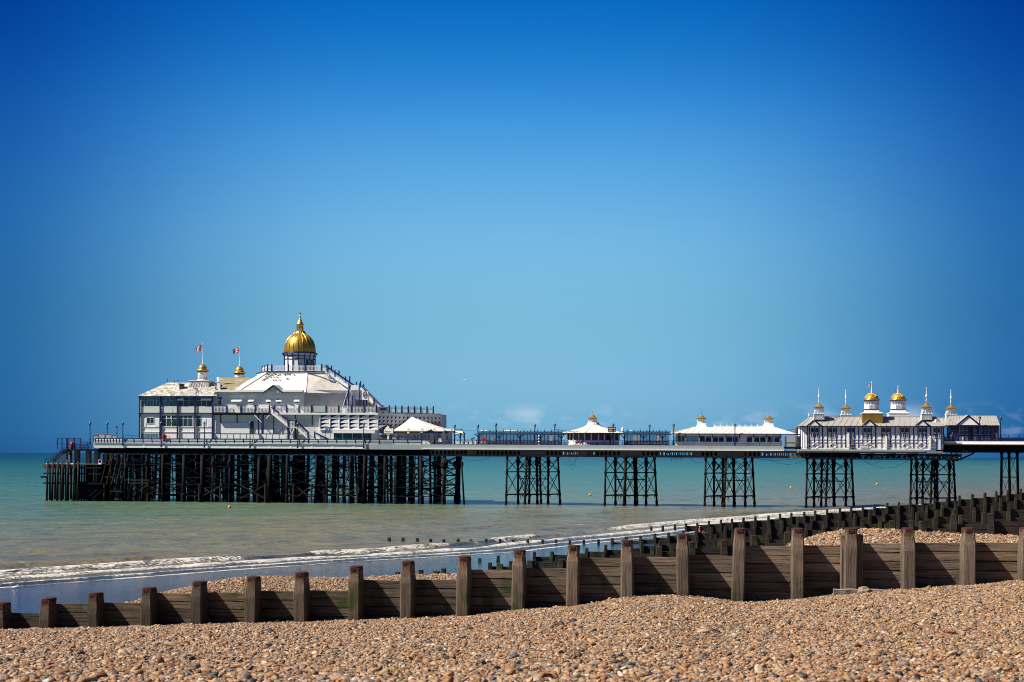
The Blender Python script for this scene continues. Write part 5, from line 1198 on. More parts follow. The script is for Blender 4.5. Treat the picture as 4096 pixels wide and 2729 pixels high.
cafe = thing('tent_cafe', PF, (S(1690, 1.8), 1.8, ZD), 'low white cafe with a tall tent shaped roof and many paned doors', 'cafe')
t0 = 1.9; zw = Z(1690, 1723, t0); s0, s1 = S(1570, t0), S(1800, t0)
ply = [(s0, t0), (S(1772, t0), t0), (S(1808, 4.5), 4.5), (S(1808, 9), 9.5), (s0, 10)]
mb = MB(); mb.prism(ply, ZD, zw, 2); mb.build('wall', 'white', cafe)
ap = PT(1647, 1667, 6.0); ev = [PT(1569, 1721, 1.3), PT(1636, 1721, 1.2), PT(1775, 1722, 1.2), PT(1820, 1723, 4.2), (S(1820, 10), 10.5, zw), (S(1566, 10), 10.5, zw)]
mb = MB(); vs = []; ev = [Vector((p[0], p[1], zw)) for p in ev]
rings = [[ap+(e-ap)*f+Vector((0, 0, -(zw-ap.z)*0+(-.9*f*(1-f)*1.0)*.9)) for e in ev] for f in (.03, .3, .6, .85, 1.0)]
vs = [v for r_ in rings for v in r_]+[ap+Vector((0, 0, .05))]
n = 6; fs = [(j*n+i, j*n+(i+1) % n, (j+1)*n+(i+1) % n, (j+1)*n+i) for j in range(4) for i in range(n)]+[(len(vs)-1, (i+1) % n, i) for i in range(n)]
mb.add(vs, fs); mb.add([e+Vector((0, 0, 0)) for e in ev]+[e+Vector((0, 0, -.16)) for e in ev], [(i, (i+1) % n, n+(i+1) % n, n+i) for i in range(n)]+[tuple(range(n, 2*n))]); mb.build('tent_roof', 'white_roof', cafe)
for px, t in ((1569, 1.5), (1633, 1.5), (1687, 1.5), (1735, 1.5), (1774, 1.6), (1801, 3.4), (1816, 4.2)):
    mb = MB(); a = PT(px-4, 1734, t-.15); c = PT(px+4, 1719, t-.15); mb.box(a.x, c.x, t-.25, t+.1, a.z, c.z); mb.prism([(a.x+(c.x-a.x)*(.5-.5*math.cos(math.pi*q/10)), c.z+.38*math.sin(math.pi*q/10)) for q in range(11)], t-.25, t+.1, 1); mb.build('parapet_end', 'white', cafe)
for x0, x1, g in ((1572, 1583, 'glass_dark'), (1585, 1628, 'goods'), (1640, 1680, 'goods'), (1742, 1768, 'blue'), (1777, 1797, 'maroon')):
    mb = MB(); R(mb, x0, 1723.5, x1, 1734, t0-.06, t0+.02); mb.build('sign_band', g, cafe)
for x0, x1 in ((1588, 1600), (1601.5, 1613), (1615, 1627), (1639, 1650), (1652, 1664), (1666, 1677), (1692, 1703), (1709, 1721), (1736, 1744), (1747, 1764), (1776, 1793)):
    win(cafe, x0, 1738, x1, 1759, t0 if x1 < 1776 else t0+1.0, 3 if x1-x0 < 14 else 4, 4, 'glass_dark', fw=.06)
mb = MB(); R(mb, 1569, 1741, 1579, 1760, t0-.03, t0); R(mb, 1622, 1735, 1637, 1765, t0-.04, t0); R(mb, 1680, 1735, 1690, 1765, t0-.04, t0); mb.build('wall_trim', 'grey_panel', cafe)
mb = MB(); g = [PT(1684, 1734, .9), PT(1722, 1722.5, .9), PT(1754, 1734, .9)]; e = 1.9
for (p, q) in ((g[0], g[1]), (g[1], g[2])):
    mb.add([(p.x, .7, p.z), (q.x, .7, q.z), (q.x, 1.9, q.z+.35), (p.x, 1.9, p.z+.35)], [(0, 1, 2, 3)]); mb.bar((p.x, .7, p.z), (q.x, .7, q.z), .1, .2)
mb.prism([(p.x, p.z) for p in g], .72, .78, 1); cn_ = mb.build('porch_canopy', 'blue', cafe)
mb = MB()
for x in (1687, 1704, 1735, 1752): mb.bar((S(x, .8), .8, ZD), (S(x, .8), .8, Z(x, 1734, .8)), .14)
mb.build('canopy_post', 'blue', cn_)
mb = MB(); p = PT(1713, 1722, 1.3)
for d in (-.3, 0, .3): mb.tube((p.x+d*1.2, 1.3, p.z), (p.x+d*2.4, 1.3, p.z+.9), .04, .02, 4); mb.tube((p.x+d*1.9, 1.3, p.z+.5), (p.x+d*1.9+.25, 1.3, p.z+.8), .03, .01, 4)
mb.build('antler_finial', 'dark', cn_)

perg = thing('open_canopy', PF, (S(1835, 4), 4, ZD), 'little blue open canopy with yellowed roof beside the tent cafe', 'shelter')
mb = MB()
for x, t in ((1817, 4), (1840, 4), (1857, 4), (1819, 7), (1842, 7), (1858, 7)): mb.bar((S(x, t), t, ZD), (S(x, t), t, Z(x, 1736, t)), .16)
for x0, x1 in ((1817, 1840), (1840, 1857)): a, c = PT(x0, 1737, 4), PT(x1, 1737, 4); mb.path([(a.x+(c.x-a.x)*q/8, 4, a.z-1.0+1.0*math.sin(math.pi*q/8)) for q in range(9)], .07, 4)
mb.build('frame', 'blue', perg)
mb = MB(); a, c, e = PT(1816, 1735, 3.6), PT(1860, 1735, 3.6), PT(1850, 1724, 5.5); b2 = PT(1819, 1724, 5.5)
mb.add([(a.x, 3.6, a.z), (c.x-.4, 3.6, a.z), (e.x, 5.5, e.z), (b2.x, 5.5, e.z), (a.x, 7.4, a.z), (c.x-.4, 7.4, a.z)], [(0,1,2,3),(3,2,5,4)]); mb.build('roof', 'sign_cream', perg)
mb = MB(); mb.path([(b2.x+(e.x-b2.x)*q/12, 5.5, e.z+.15+.3*abs(math.sin(q*1.3))) for q in range(13)], .05, 4); mb.tube((e.x-.3, 5.5, e.z), (e.x, 5.5, e.z+.9), .06, .02, 4); mb.bar((e.x, 5.5, e.z), (c.x, 3.6, a.z), .1); mb.build('cresting', 'iron', perg)

# ------------------------------------------------------------------ glazed wind shelters
def wind_shelter(x0, x1, nbay, label, notice):
    t = 6.0; th = thing('wind_shelter', PF, (S(x0, t), t, ZD), label, 'shelter', 'open shelters on the walkway')
    a, c = S(x0, t), S(x1, t); ze_ = Z((x0+x1)/2, 1736.5, t-1.6); zr_ = Z((x0+x1)/2, 1729, t); mb = MB(); n = nbay*2
    for i in range(n+1):
        s = a+(c-a)*i/n; mb.bar((s, t, ZD), (s, t, ze_), .12 if i % 4 else .18)
        mb.bar((s+.35, t-1.7, ze_), (s+.75, t, zr_), .07); mb.bar((s+.35, t+1.7, ze_), (s+.75, t, zr_), .07)
    for q in range(0, n+1, 6):
        s = a+(c-a)*q/n; mb.tube((s, t-1.3, ZD), (s, t-1.3, ze_), .09, .07, 6)
        for d in (-1, 1): mb.path([(s+d*1.1*k/6, t-1.3, ze_-1.0*(1-math.sin(math.pi/2*k/6))) for k in range(7)], .10, 4)
    for tt in (t-1.7, t+1.7): mb.box(a-.4, c+.4, tt-.1, tt+.1, ze_-.12, ze_+.06)
    mb.box(a-.3, c+.3, t-.1, t+.1, zr_-.05, zr_+.1); mb.box(a, c, t-.12, t+.12, ze_-.14, ze_+.02); mb.box(a, c, t-.06, t+.06, ZD+.85, ZD+1.0)
    fr_o = mb.build('frame', 'blue', th)
    mb = MB()
    for d in (-1, 1): mb.add([(a-.3, t+1.68*d, ze_+.07), (c+.3, t+1.68*d, ze_+.07), (c+.3, t+.1*d, zr_+.05), (a-.3, t+.1*d, zr_+.05)], [(0, 1, 2, 3)])
    mb.build('glass_roof', 'glass_roof', th)
    mb = MB()
    for i in range(nbay):
        s = a+(c-a)*(i+.5)/nbay; mb.tube((s, t, zr_), (s, t, zr_+.85), .05, .02, 5)
        for k in range(-3, 4): mb.path([(s, t, zr_+.05), (s+k*.11, t, zr_+.42-.02*k*k), (s+k*.17, t, zr_+.38-.035*k*k)], .022, 3)
        s2 = s+(c-a)/nbay*.5; mb.ball((s2, t, zr_+.2), .11, n=6); mb.tube((s2, t, zr_), (s2, t, zr_+.45), .05, .01, 5)
    mb.build('cresting', 'iron', th)
    mb = MB(); mb.box(a+.1, c-.1, t-.01, t+.01, ZD+1.05, ze_-.2); mb.build('glass_screen', 'glass_clear', th)
    mb = MB(); mb.box(a+.05, c-.05, t-.05, t+.05, ZD+.1, ZD+.84); mb.build('dado', 'grey_panel', th)
    mb = MB(); mb.box(a+.1, c-.1, t-.75, t-.1, ZD+.42, ZD+.48)
    for i in range(nbay+1): s = a+.2+(c-a-.4)*i/nbay; mb.box(s-.05, s+.05, t-.7, t-.15, ZD, ZD+.42)
    mb.build('bench', 'deck_wood', th)
    for x in notice:
        mb = MB(); R(mb, x-5.5, 1743, x+5.5, 1764, t-.09, t-.03); mb.build('blind', 'white_warm', th)
    return th, a, c, zr_
sh1 = wind_shelter(1918, 2247, 12, 'longer glazed shelter with iron cresting and roosting gulls between tent cafe and round kiosk', (1972, 2204))
sh2 = wind_shelter(2498, 2676, 7, 'shorter glazed shelter with iron cresting between the two white kiosks', (2540, 2552, 2632))

# ------------------------------------------------------------------ kiosks
def small_cap(parent, px, t, ytop, yc0, yc1, ybase, hw, hb, name='lantern_turret', lattice=False, spire=None):
    """open white lantern under a flared gold cap"""
    k = (PF.oy+t)/F; p = PT(px, ybase, t); zb1, zc0, zc1, zt1 = (Z(px, y, t) for y in (ybase, yc0, yc1, ytop)); w_, b_ = hw*k, hb*k; mb = MB()
    if lattice:
        mb.box(p.x-b_, p.x+b_, t-b_, t+b_, zb1, zb1+(zc0-zb1)*.45)
        hh_ = (zc0-zb1)*.45
        for q in np.linspace(-1.6, .95, 9):
            for d in (1, -1):
                a_ = Vector((p.x+max(-1, min(1, q))*b_, t-b_-.015, zb1+.02)); c_ = Vector((p.x+max(-1, min(1, q+.6))*b_, t-b_-.015, zb1+hh_-.02))
                if d == -1: a_.x, c_.x = 2*p.x-a_.x, 2*p.x-c_.x
                mb.bar(a_, c_, .045, .03, 1)
        zs_ = zb1+hh_; mb.box(p.x-b_*1.1, p.x+b_*1.1, t-b_*1.1, t+b_*1.1, zs_, zs_+.12)
    else:
        mb.lathe((p.x, t, 0), [(b_*2.1, zb1-1.1), (b_*1.55, zb1-.55), (b_*1.2, zb1-.1), (b_*1.12, zb1+.45), (b_*1.12, zb1+.5), (w_*.9, zb1+.52)], 4, smooth=False, rot=math.pi/4+.0); zs_ = zb1+.5
    for sx in (-1, -.33, .33, 1):
        for sy in (-1, -.33, .33, 1):
            if abs(sx) == 1 or abs(sy) == 1:
                if lattice and abs(sx) != abs(sy) and (abs(sx) < 1 and abs(sy) < 1): continue
                mb.bar((p.x+sx*w_*1.03, t+sy*w_*1.03, zs_), (p.x+sx*w_*.88, t+sy*w_*.88, zc0), .12)
    mb.box(p.x-w_, p.x+w_, t-w_, t+w_, zc0-.32, zc0-.05)
    for d in (-1, 1):
        a_, c_ = p.x-w_*.8, p.x+w_*.8; mb.path([(a_+(c_-a_)*q/8, t+d*w_*.95, zc0-.75+.45*math.sin(math.pi*q/8)) for q in range(9)], .07, 4)
    o = mb.build(name, ['white', 'lead_roof'], parent)
    mb = MB(); mb.box(p.x-w_*1.22, p.x+w_*1.22, t-w_*1.22, t+w_*1.22, zc0-.05, zc0+.07)
    pr_ = [(1.36, 0), (.95, .16), (.6, .36), (.32, .62), (.12, .88), (.05, 1.)]
    mb.lathe((p.x, t, 0), [(w_*1.36*1.18*r_/1.36, zc0+.07+(zc1-zc0)*h_) for r_, h_ in pr_], 8, smooth=False, rot=math.pi/8); mb.build('gold_cap', 'gold', o)
    mb = MB()
    if spire: mb.lathe((p.x, t, 0), [(.14, zc1-.1), (.09, zc1+.4), (.14, zc1+.5), (.08, zc1+.7), (.10, zc1+1.2), (.22, zc1+1.35), (.22, zc1+1.5), (.09, zc1+1.65), (.10, zc1+2.1), (.06, zt1-.2), (.09, zt1-.1), (.02, zt1)], 8); mb.build('spire', 'white', o)
    else: mb.lathe((p.x, t, 0), [(.06, zc1-.1), (.03, zc1+.3), (.012, zt1)], 6); mb.build('spike', 'iron', o)
    return o
def kiosk(x0, x1, xr0, xr1, ye, yr, tw0, tw1, label, name='kiosk', rseg=0):
    k_ = thing(name, PF, (S(x0, tw0), tw0, ZD), label, 'kiosk'); za = Z((x0+x1)/2, ye, tw0)
    return k_, za
# round kiosk
t0 = 2.2; rk, za = kiosk(2267, 2478, 2244, 2497, 1732, 1700, t0, 10, 'round white kiosk with red goods in its windows and one small gold cap', 'round_kiosk')
cxk = (S(2267, 6)+S(2478, 6))/2; rw = (S(2478, 6)-S(2267, 6))/2; tcx = 6.4; dp = 4.3
def oct_(rx, ry, n=12, rot=math.pi/12): return [(cxk+rx*math.cos(rot+2*math.pi*i/n)/math.cos(math.pi/n)*.97, tcx+ry*math.sin(rot+2*math.pi*i/n)/math.cos(math.pi/n)*.97) for i in range(n)]
mb = MB(); mb.prism(oct_(rw, dp), ZD, ZD+1.15, 2); mb.prism(oct_(rw, dp), ZD+2.75, za, 2); mb.build('wall', 'white', rk)
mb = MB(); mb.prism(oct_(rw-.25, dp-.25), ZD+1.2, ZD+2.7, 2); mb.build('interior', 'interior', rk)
po = oct_(rw, dp)
mb = MB()
for i in range(12):
    a, c = po[i], po[(i+1) % 12]
    for q in (0, .48): mb.box(a[0]+(c[0]-a[0])*q-.12, a[0]+(c[0]-a[0])*q+.12, a[1]+(c[1]-a[1])*q-.12, a[1]+(c[1]-a[1])*q+.12, ZD+1.15, ZD+2.75)
mb.build('mullion', 'white', rk)
for i in range(12):
    a, c = Vector((*po[i], 0)), Vector((*po[(i+1) % 12], 0))
    if (a.y+c.y)/2 > tcx+2: continue
    for q0, q1 in ((.05, .45), (.51, .97)):
        mb = MB(); p, q = a.lerp(c, q0), a.lerp(c, q1); mb.add([(p.x, p.y, ZD+1.15), (q.x, q.y, ZD+1.15), (q.x, q.y, ZD+2.75), (p.x, p.y, ZD+2.75)], [(0, 1, 2, 3)]); mb.build('window', 'glass_red' if i not in (10, 11) else 'glass_dark', rk)
kk = (PF.oy+t0)/F; zr1 = Z(2371, 1703, tcx)
mb = MB(); rf = [(1.0, za+.02), (.8, za+.30), (.55, za+.78), (.34, za+1.25), (.22, za+1.7), (.15, za+2.4)]; rx, ry = (S(2497, 6)-S(2244, 6))/2, dp+1.1
vs = [(cxk+rx*r_*math.cos(2*math.pi*(i+.5)/16), tcx+ry*r_*math.sin(2*math.pi*(i+.5)/16), z) for r_, z in rf for i in range(16)]; fs = [(j*16+i, j*16+(i+1) % 16, (j+1)*16+(i+1) % 16, (j+1)*16+i) for j in range(len(rf)-1) for i in range(16)]+[tuple(range(80, 96))]
mb.add(vs, fs)
for i in range(16): mb.path([Vector(vs[j*16+i])+Vector((0, 0, .02)) for j in range(6)], .05, 4)
mb.build('roof', 'white_roof', rk)
mb = MB(); vs = [(cxk+rx*r_*math.cos(2*math.pi*(i+.5)/16), tcx+ry*r_*math.sin(2*math.pi*(i+.5)/16), z) for r_, z in ((1.005, za+.03), (1.005, za-.14), (.97, za-.14)) for i in range(16)]; mb.add(vs, [(j*16+i, j*16+(i+1) % 16, (j+1)*16+(i+1) % 16, (j+1)*16+i) for j in range(2) for i in range(16)]+[tuple(range(32, 48))]); mb.build('eave_board', 'blue', rk)
small_cap(rk, 2371, tcx, 1643, 1675, 1656, 1698, 14, 19)
mb = MB(); R(mb, 2437, 1741, 2445, 1780, 2.3, 2.5); mb.build('door', 'dark', rk)
mb = MB(); R(mb, 2432, 1708, 2463, 1728, 2.0, 2.2); sb = mb.single('hanging_board', 'maroon', PF, tuple(PT(2447, 1718, 2)), 'dark red board with worn lettering fixed on the round kiosk roof', 'sign')
mb = MB(); rs = random.Random(12)
for i in range(6): R(mb, 2435+i*4.4, 1712, 2438+i*4.4, 1717, 1.96, 2.0); 
for i in range(5): R(mb, 2436+i*5, 1720, 2439+i*5, 1725, 1.96, 2.0)
mb.build('worn_lettering', 'sign_cream', sb)
# long kiosk
t0 = 2.0; lk, za = kiosk(2702, 3122, 2676, 3186, 1735, 1709, t0, 10, 'long low white kiosk seen right through, with two gold capped lantern turrets', 'long_kiosk')
s0, s1 = S(2702, t0), S(3125, t0); tb = 10.0; zs1, zs2 = Z(2900, 1768, t0), Z(2900, 1745, t0)
mb = MB()
for t in (t0, tb): mb.box(s0, s1, t, t+.15, zs2, za); mb.box(s0, s1, t, t+.15, ZD, zs1)
for s in (s0, s1-.15): mb.box(s, s+.15, t0+.15, tb, ZD, zs1); mb.box(s, s+.15, t0+.15, tb, zs2, za)
mb.build('wall', 'white', lk)
mb = MB(); xs_ = [2702, 2742, 2796, 2848, 2901, 2957, 2984, 3012, 3066, 3122]
for x in xs_:
    for t in (t0, tb): s = S(x, t0); mb.box(s-.2, s+.2, t-.02, t+.17, zs1, zs2)
for x in (2709, 2725, 2764, 2822, 2874, 2930, 3038, 3096):
    for t in (t0, tb): s = S(x, t0); mb.box(s-.06, s+.06, t+.02, t+.12, zs1, zs2)
R(mb, 2957, 1745, 2984, 1768, t0-.02, t0+.1)
mb.build('mullion', 'white', lk)
for i in range(len(xs_)-1):
    if xs_[i] == 2957: continue
    for t in (t0, tb):
        mb = MB(); a, c = S(xs_[i], t0)+.22, S(xs_[i+1], t0)-.22; mb.box(a, c, t+.05, t+.07, zs1+.01, zs2-.01); mb.build('window', 'glass_dark' if (i == 0 and t == t0) else 'glass_clear', lk)
mb = MB(); mb.box(s0+.3, s1-.3, t0+.4, tb-.3, ZD+.02, ZD+.08); mb.build('floor', 'deck_wood', lk)
mb = MB(); rs = random.Random(15)
for x in (2827, 2842, 2855, 2870, 2884, 2910, 2926, 2940, 2996, 3005, 3030, 3052, 3110):
    s = S(x, 5); t = rs.uniform(4, 8); mb.box(s-.55, s+.55, t-.3, t+.3, ZD+.08, ZD+rs.uniform(1.2, 1.75)); mb.box(s-.55, s+.55, t+.3, t+.42, ZD+.08, ZD+1.9)
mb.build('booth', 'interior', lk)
mb = MB(); mb.box(S(2800, 5), S(2816, 5), 5, 6, ZD+.08, zs2); mb.box(S(3070, 5), S(3084, 5), 5, 6, ZD+.08, zs2); mb.build('display_stand', 'goods', lk)
mb = MB()
for x in (2714, 2741, 2797, 2849, 2903, 2958, 3013, 3066, 3122): s = S(x, t0); mb.bar((s, t0-.05, za-.95), (s, t0-.05, za-.1), .14); mb.bar((s, t0-.1, za-.8), (s, t0-.9, za-.1), .09)
mb.build('eave_bracket', 'iron', lk)
te0, te1 = t0-1.0, tb+1.1; a, c = S(2675, te0), S(3186, te0); zr_ = Z(2900, 1709, 6); ra, rb = S(2770, 6), S(3100, 6)
vs = [(a, te0, za+.02), (c, te0, za+.02), (c, te1, za+.02), (a, te1, za+.02), (ra, 5.5, zr_), (rb, 5.5, zr_), (rb, 6.5, zr_), (ra, 6.5, zr_)]
mb = MB(); mb.add(vs, [(0,1,5,4),(3,0,4,7),(2,3,7,6),(1,2,6,5),(4,5,6,7),(0,3,2,1)])
for i in range(20):
    f = (i+.5)/20; p = Vector(vs[0]).lerp(Vector(vs[1]), f); q = Vector((max(ra, min(rb, p.x+1.6)), 5.5, zr_)); mb.bar(p+Vector((0, 0, .02)), q+Vector((0, 0, .02)), .07, .06)
mb.build('roof', 'white_roof', lk)
mb = MB(); mb.box(a, c, te0-.05, te0+.08, za-.18, za+.01); mb.box(a-.05, a+.08, te0+.08, te1, za-.18, za+.01); mb.box(c-.08, c+.05, te0+.08, te1, za-.18, za+.01); mb.build('eave_board', 'blue', lk)
mb = MB()
for i in range(9):
    s = S(2858+i*24.5, 6); mb.tube((s, 6, zr_), (s, 6, zr_+.75), .07, .03, 5)
    for k in range(-2, 3): mb.path([(s, 6, zr_), (s+k*.16, 6, zr_+.42-.03*k*k), (s+k*.26, 6, zr_+.30-.03*k*k)], .04, 3)
    mb.ball((s+.65, 6, zr_+.15), .12, n=6)
mb.box(S(2850, 6), S(3060, 6), 5.9, 6.1, zr_, zr_+.12); mb.build('cresting', 'white', lk)
small_cap(lk, 2806, 6, 1641, 1676, 1658, 1698, 15, 20); small_cap(lk, 3075, 6, 1660, 1677, 1661, 1700, 15, 20)
# plain hoarding and gap beside the long kiosk
for x0, x1, y0, t, lab in ((3140, 3183, 1744, 1.0, 'patched grey hoarding panel beside the long kiosk'), (3184, 3203, 1745, 2.2, 'narrow pale hoarding panel set back next to the turreted pavilion')):
    mb = MB(); R(mb, x0, y0, x1, 1797, t, t+.3)
    ho = mb.single('hoarding', 'grey_panel', PF, tuple(PT(x0, 1797, t)), lab, 'hoarding')
    mb = MB(); R(mb, x0-1.5, y0-1, x0+1.5, 1799, t-.1, t+.35); R(mb, x1-1.5, y0-1, x1+1.5, 1799, t-.1, t+.35); R(mb, x0, 1769, x1, 1771, t-.06, t); mb.build('hoarding_frame', 'white_warm' if x0 == 3184 else 'concrete', ho)
mb = MB(); mb.box(S(3128, 0), S(3205, 0), .2, 8, ZD-.35, ZD-.1); mb.build('gap_deck', 'iron', neck)
mb = MB(); p = PT(3185, 1721, 1.5); mb.lathe((p.x, 1.5, p.z-.9), [(.3, 0), (.42, .3), (.42, 1.3), (.3, 1.6), (.1, 1.7)], 10); mb.bar((p.x, 1.5, p.z-.95), (p.x+1.2, 1.5, p.z-.95), .3); bl = mb.single('barrel_lamp', 'girder', PF, (p.x, 1.5, p.z-.9), 'bronze barrel shaped lantern at the corner of the long kiosk roof', 'lantern')
mb = MB(); mb.bar(PT(3182, 1714, 1.5), PT(3145, 1722, 1.5), .05); mb.bar(PT(3182, 1717, 1.5), PT(3145, 1725, 1.5), .05); mb.build('stay', 'iron', bl)

# ------------------------------------------------------------------ turreted ballroom
TP = -1.6
bp_ = thing('turreted_pavilion', PF, (S(3202, TP), TP, 12.2), 'long half timbered white pavilion with gold domes and slender turrets on its roof', 'pavilion')
zb0_, ze = Z(3490, 1798, TP), Z(3490, 1705.5, TP); s0, s1 = S(3228, TP), S(3774, TP); tb = 12.5
sl = S(3202, 1.5)
foot = [(s0, TP), (s1-.2, TP), (s1+.3, TP+2), (s1+.3, tb), (sl, tb), (sl, TP+2.2)]
mb = MB(); mb.prism(foot, zb0_, ze, 2); mb.build('wall', 'white', bp_)
tim = MB()
for x in (3228, 3238, 3257, 3275, 3289.5, 3309, 3327, 3346, 3364, 3382, 3401, 3418, 3434, 3451, 3468, 3485, 3502, 3527, 3544, 3561, 3580, 3600, 3619, 3636, 3654, 3671, 3689, 3706, 3722, 3746, 3764, 3773):
    a = S(x, TP); w_ = .25 if x in (3289.5, 3502, 3722, 3228) else .18; tim.box(a-w_/2, a+w_/2, TP-.12, TP-.005, zb0_+.1, ze-.02)
for f in (0, .33, .66, 1): x = s0+(sl-s0)*f; y = TP+2.2*f; tim.bar((x-.06, y-.06, zb0_+.1), (x-.06, y-.06, ze-.02), .14)
tim.build('timber_frame', 'blue', bp_)
mb = MB()
for y in (1756, 1767.5, 1797): 
    for x0, x1 in ((3230, 3501), (3504, 3720)): R(mb, x0, y, x1, y+2.5, TP-.10, TP-.0)
R(mb, 3228, 1794, 3722, 1800, TP-.16, TP-.101)
mb.build('rail_trim', 'white_warm', bp_)
for x in (3263, 3332, 3474, 3624, 3686):
    mb = MB(); c0 = PT(x, 1783, TP-.08); wx, wz = .86, .68
    P4 = [(c0.x-wx, c0.z), (c0.x, c0.z+wz), (c0.x+wx, c0.z), (c0.x, c0.z-wz)]
    for i in range(4): mb.bar((P4[i][0], TP-.13, P4[i][1]), (P4[(i+1) % 4][0], TP-.13, P4[(i+1) % 4][1]), .17, .09)
    mb.build('diamond_brace', 'white_warm', bp_)
for x0, x1, g in ((3241, 3275, 'glass_dark'), (3311, 3346, 'glass_dark'), (3385, 3420, 'glass_dark'), (3452, 3485, 'glass_dark'), (3527, 3561, 'glass_red'), (3602, 3636, 'glass_red'), (3672, 3707, 'glass_dark'), (3731, 3762, 'glass_red')):
    m_ = (x0+x1)/2
    for a_, c_ in ((x0+1.2, m_-1.6), (m_+1.6, x1-1.2)):
        f = win(bp_, a_, 1710, c_, 1731, TP, 1, 1, g, fw=.09); win(bp_, a_, 1734, c_, 1752, TP, 2, 1, g, fw=.08)
        mb = MB(); p, q = PT(a_, 1710, TP-.05), PT(c_, 1710, TP-.05); n = 8; w_ = q.x-p.x
        for d in (0, 1):
            crn = (p.x if d == 0 else q.x, p.z+.02); arc = [(p.x+w_/2+(w_/2)*math.cos(math.pi/2+(1 if d == 0 else -1)*math.pi/2*i/4), p.z-.55+.55*math.sin(math.pi/2+(1 if d == 0 else -1)*math.pi/2*i/4)) for i in range(5)]
            mb.prism([crn]+arc, TP-.08, TP-.048, 1)
        mb.build('arch_head', 'white', f)
for x, y0 in ((3224, 1742), (3393, 1735), (3544, 1745), (3720, 1744)):
    mb = MB(); R(mb, x-4, y0, x+4, 1799, TP-.5, TP-.2); mb.build('boarded_buttress', 'white_warm', bp_)
mb = MB(); R(mb, 3409, 1781, 3415, 1799, TP-.6, TP-.3); mb.ball(PT(3412, 1780, TP-.45), .16, n=8); mb.build('bollard_light', 'dark', bp_)
# roofs: front range and rear range, seamed lead
zr_ = Z(3490, 1668.5, 4.0); te = TP-.55
def gable_roof(x0, x1, xr0, xr1, tf, tr, tk, zee, zrr, hip_l, hip_r, mat='lead_roof', name='roof', seams=24):
    a, c = S(x0, tf), S(x1, tf); ra_, rb_ = S(xr0, tr), S(xr1, tr); mb = MB()
    mb.add([(a, tf, zee), (c, tf, zee), (c, tk, zee), (a, tk, zee), (ra_, tr, zrr), (rb_, tr, zrr)], [(0,1,5,4),(2,3,4,5),(3,0,4),(1,2,5),(0,3,2,1)])
    for i in range(seams):
        f = (i+.5)/seams; p = Vector((a+(c-a)*f, tf, zee)); q = Vector((max(ra_, min(rb_, p.x+1.9*(1-f)+.2)), tr, zrr))
        mb.bar(p+Vector((0, 0, .03)), q+Vector((0, 0, .03)), .08, .08)
    mb.bar((ra_, tr, zrr+.04), (rb_, tr, zrr+.04), .22, .14); return mb.build(name, mat, bp_)
gable_roof(3195, 3776, 3237, 3744, te, 3.2, 7.0, ze+.05, zr_, 1, 1)
gable_roof(3190, 3815, 3240, 3790, 6.2, 9.5, 13.2, ze+.05, zr_-.05, 1, 1, name='rear_roof')
mb = MB(); mb.box(S(3195, te), S(3776, te), te-.06, te+.06, ze-.10, ze+.04); mb.bar((S(3226, te), te, ze-.03), (sl-.3, TP+2.0, ze-.03), .12, .14); mb.build('gutter', 'iron', bp_)
for x in (3257, 3478, 3690):
    mb = MB(); p, q, r_ = PT(x-29, 1704.5, te-.15), PT(x+29, 1704.5, te-.15), PT(x, 1680, te-.15)
    mb.prism([(p.x+.35, p.z), (q.x-.35, q.z), (r_.x, r_.z-.25)], te-.1, te+2, 1); pd = mb.build('pediment', 'white', bp_)
    mb = MB(); mb.bar((p.x, te-.12, p.z), (r_.x, te-.12, r_.z), .16, .16); mb.bar((q.x, te-.12, q.z), (r_.x, te-.12, r_.z), .16, .16); mb.bar((p.x, te-.12, p.z), (q.x, te-.12, q.z), .1, .14)
    mb.build('barge_board', 'blue', pd)
    mb = MB(); quad(mb, [(p.x-.1, te-.2, p.z+.1), (r_.x, te-.2, r_.z+.12), (r_.x, te+3, r_.z+.12), (p.x+1.2, te+.6, p.z+.3)]); quad(mb, [(q.x+.1, te-.2, q.z+.1), (r_.x, te-.2, r_.z+.12), (r_.x, te+3, r_.z+.12), (q.x+.4, te+.9, q.z+.3)]); mb.build('pediment_roof', 'lead_roof', pd)
mb = MB(); p = PT(3742, 1680, 1.0); mb.lathe((p.x, 1.0, 0), [(2.1, ze+.06), (1.2, ze+.75), (.55, ze+1.7), (.12, p.z+.1), (.03, p.z+.9)], 8, smooth=False); mb.build('corner_turret_roof', 'lead_roof', bp_)
mb = MB(); p = PT(3236, 1668, 3.2); mb.lathe(p, [(.08, 0), (.16, .3), (.1, .5), (.14, .62), (.02, .8)], 8); mb.build('ridge_finial', 'white', bp_)
for px, t, yt, y0, y1, yb, bk in ((3275.5, 1.2, 1552, 1631, 1614, 1679, 0), (3383, 9.0, 1558, 1635, 1618, 1682, 1), (3705, 1.2, 1550, 1630, 1612, 1680, 0), (3803.5, 9.0, 1558, 1636, 1618, 1678, 1)):
    small_cap(bp_, px, t, yt, y0, y1, yb, 16.5, 19, 'turret', True, True)
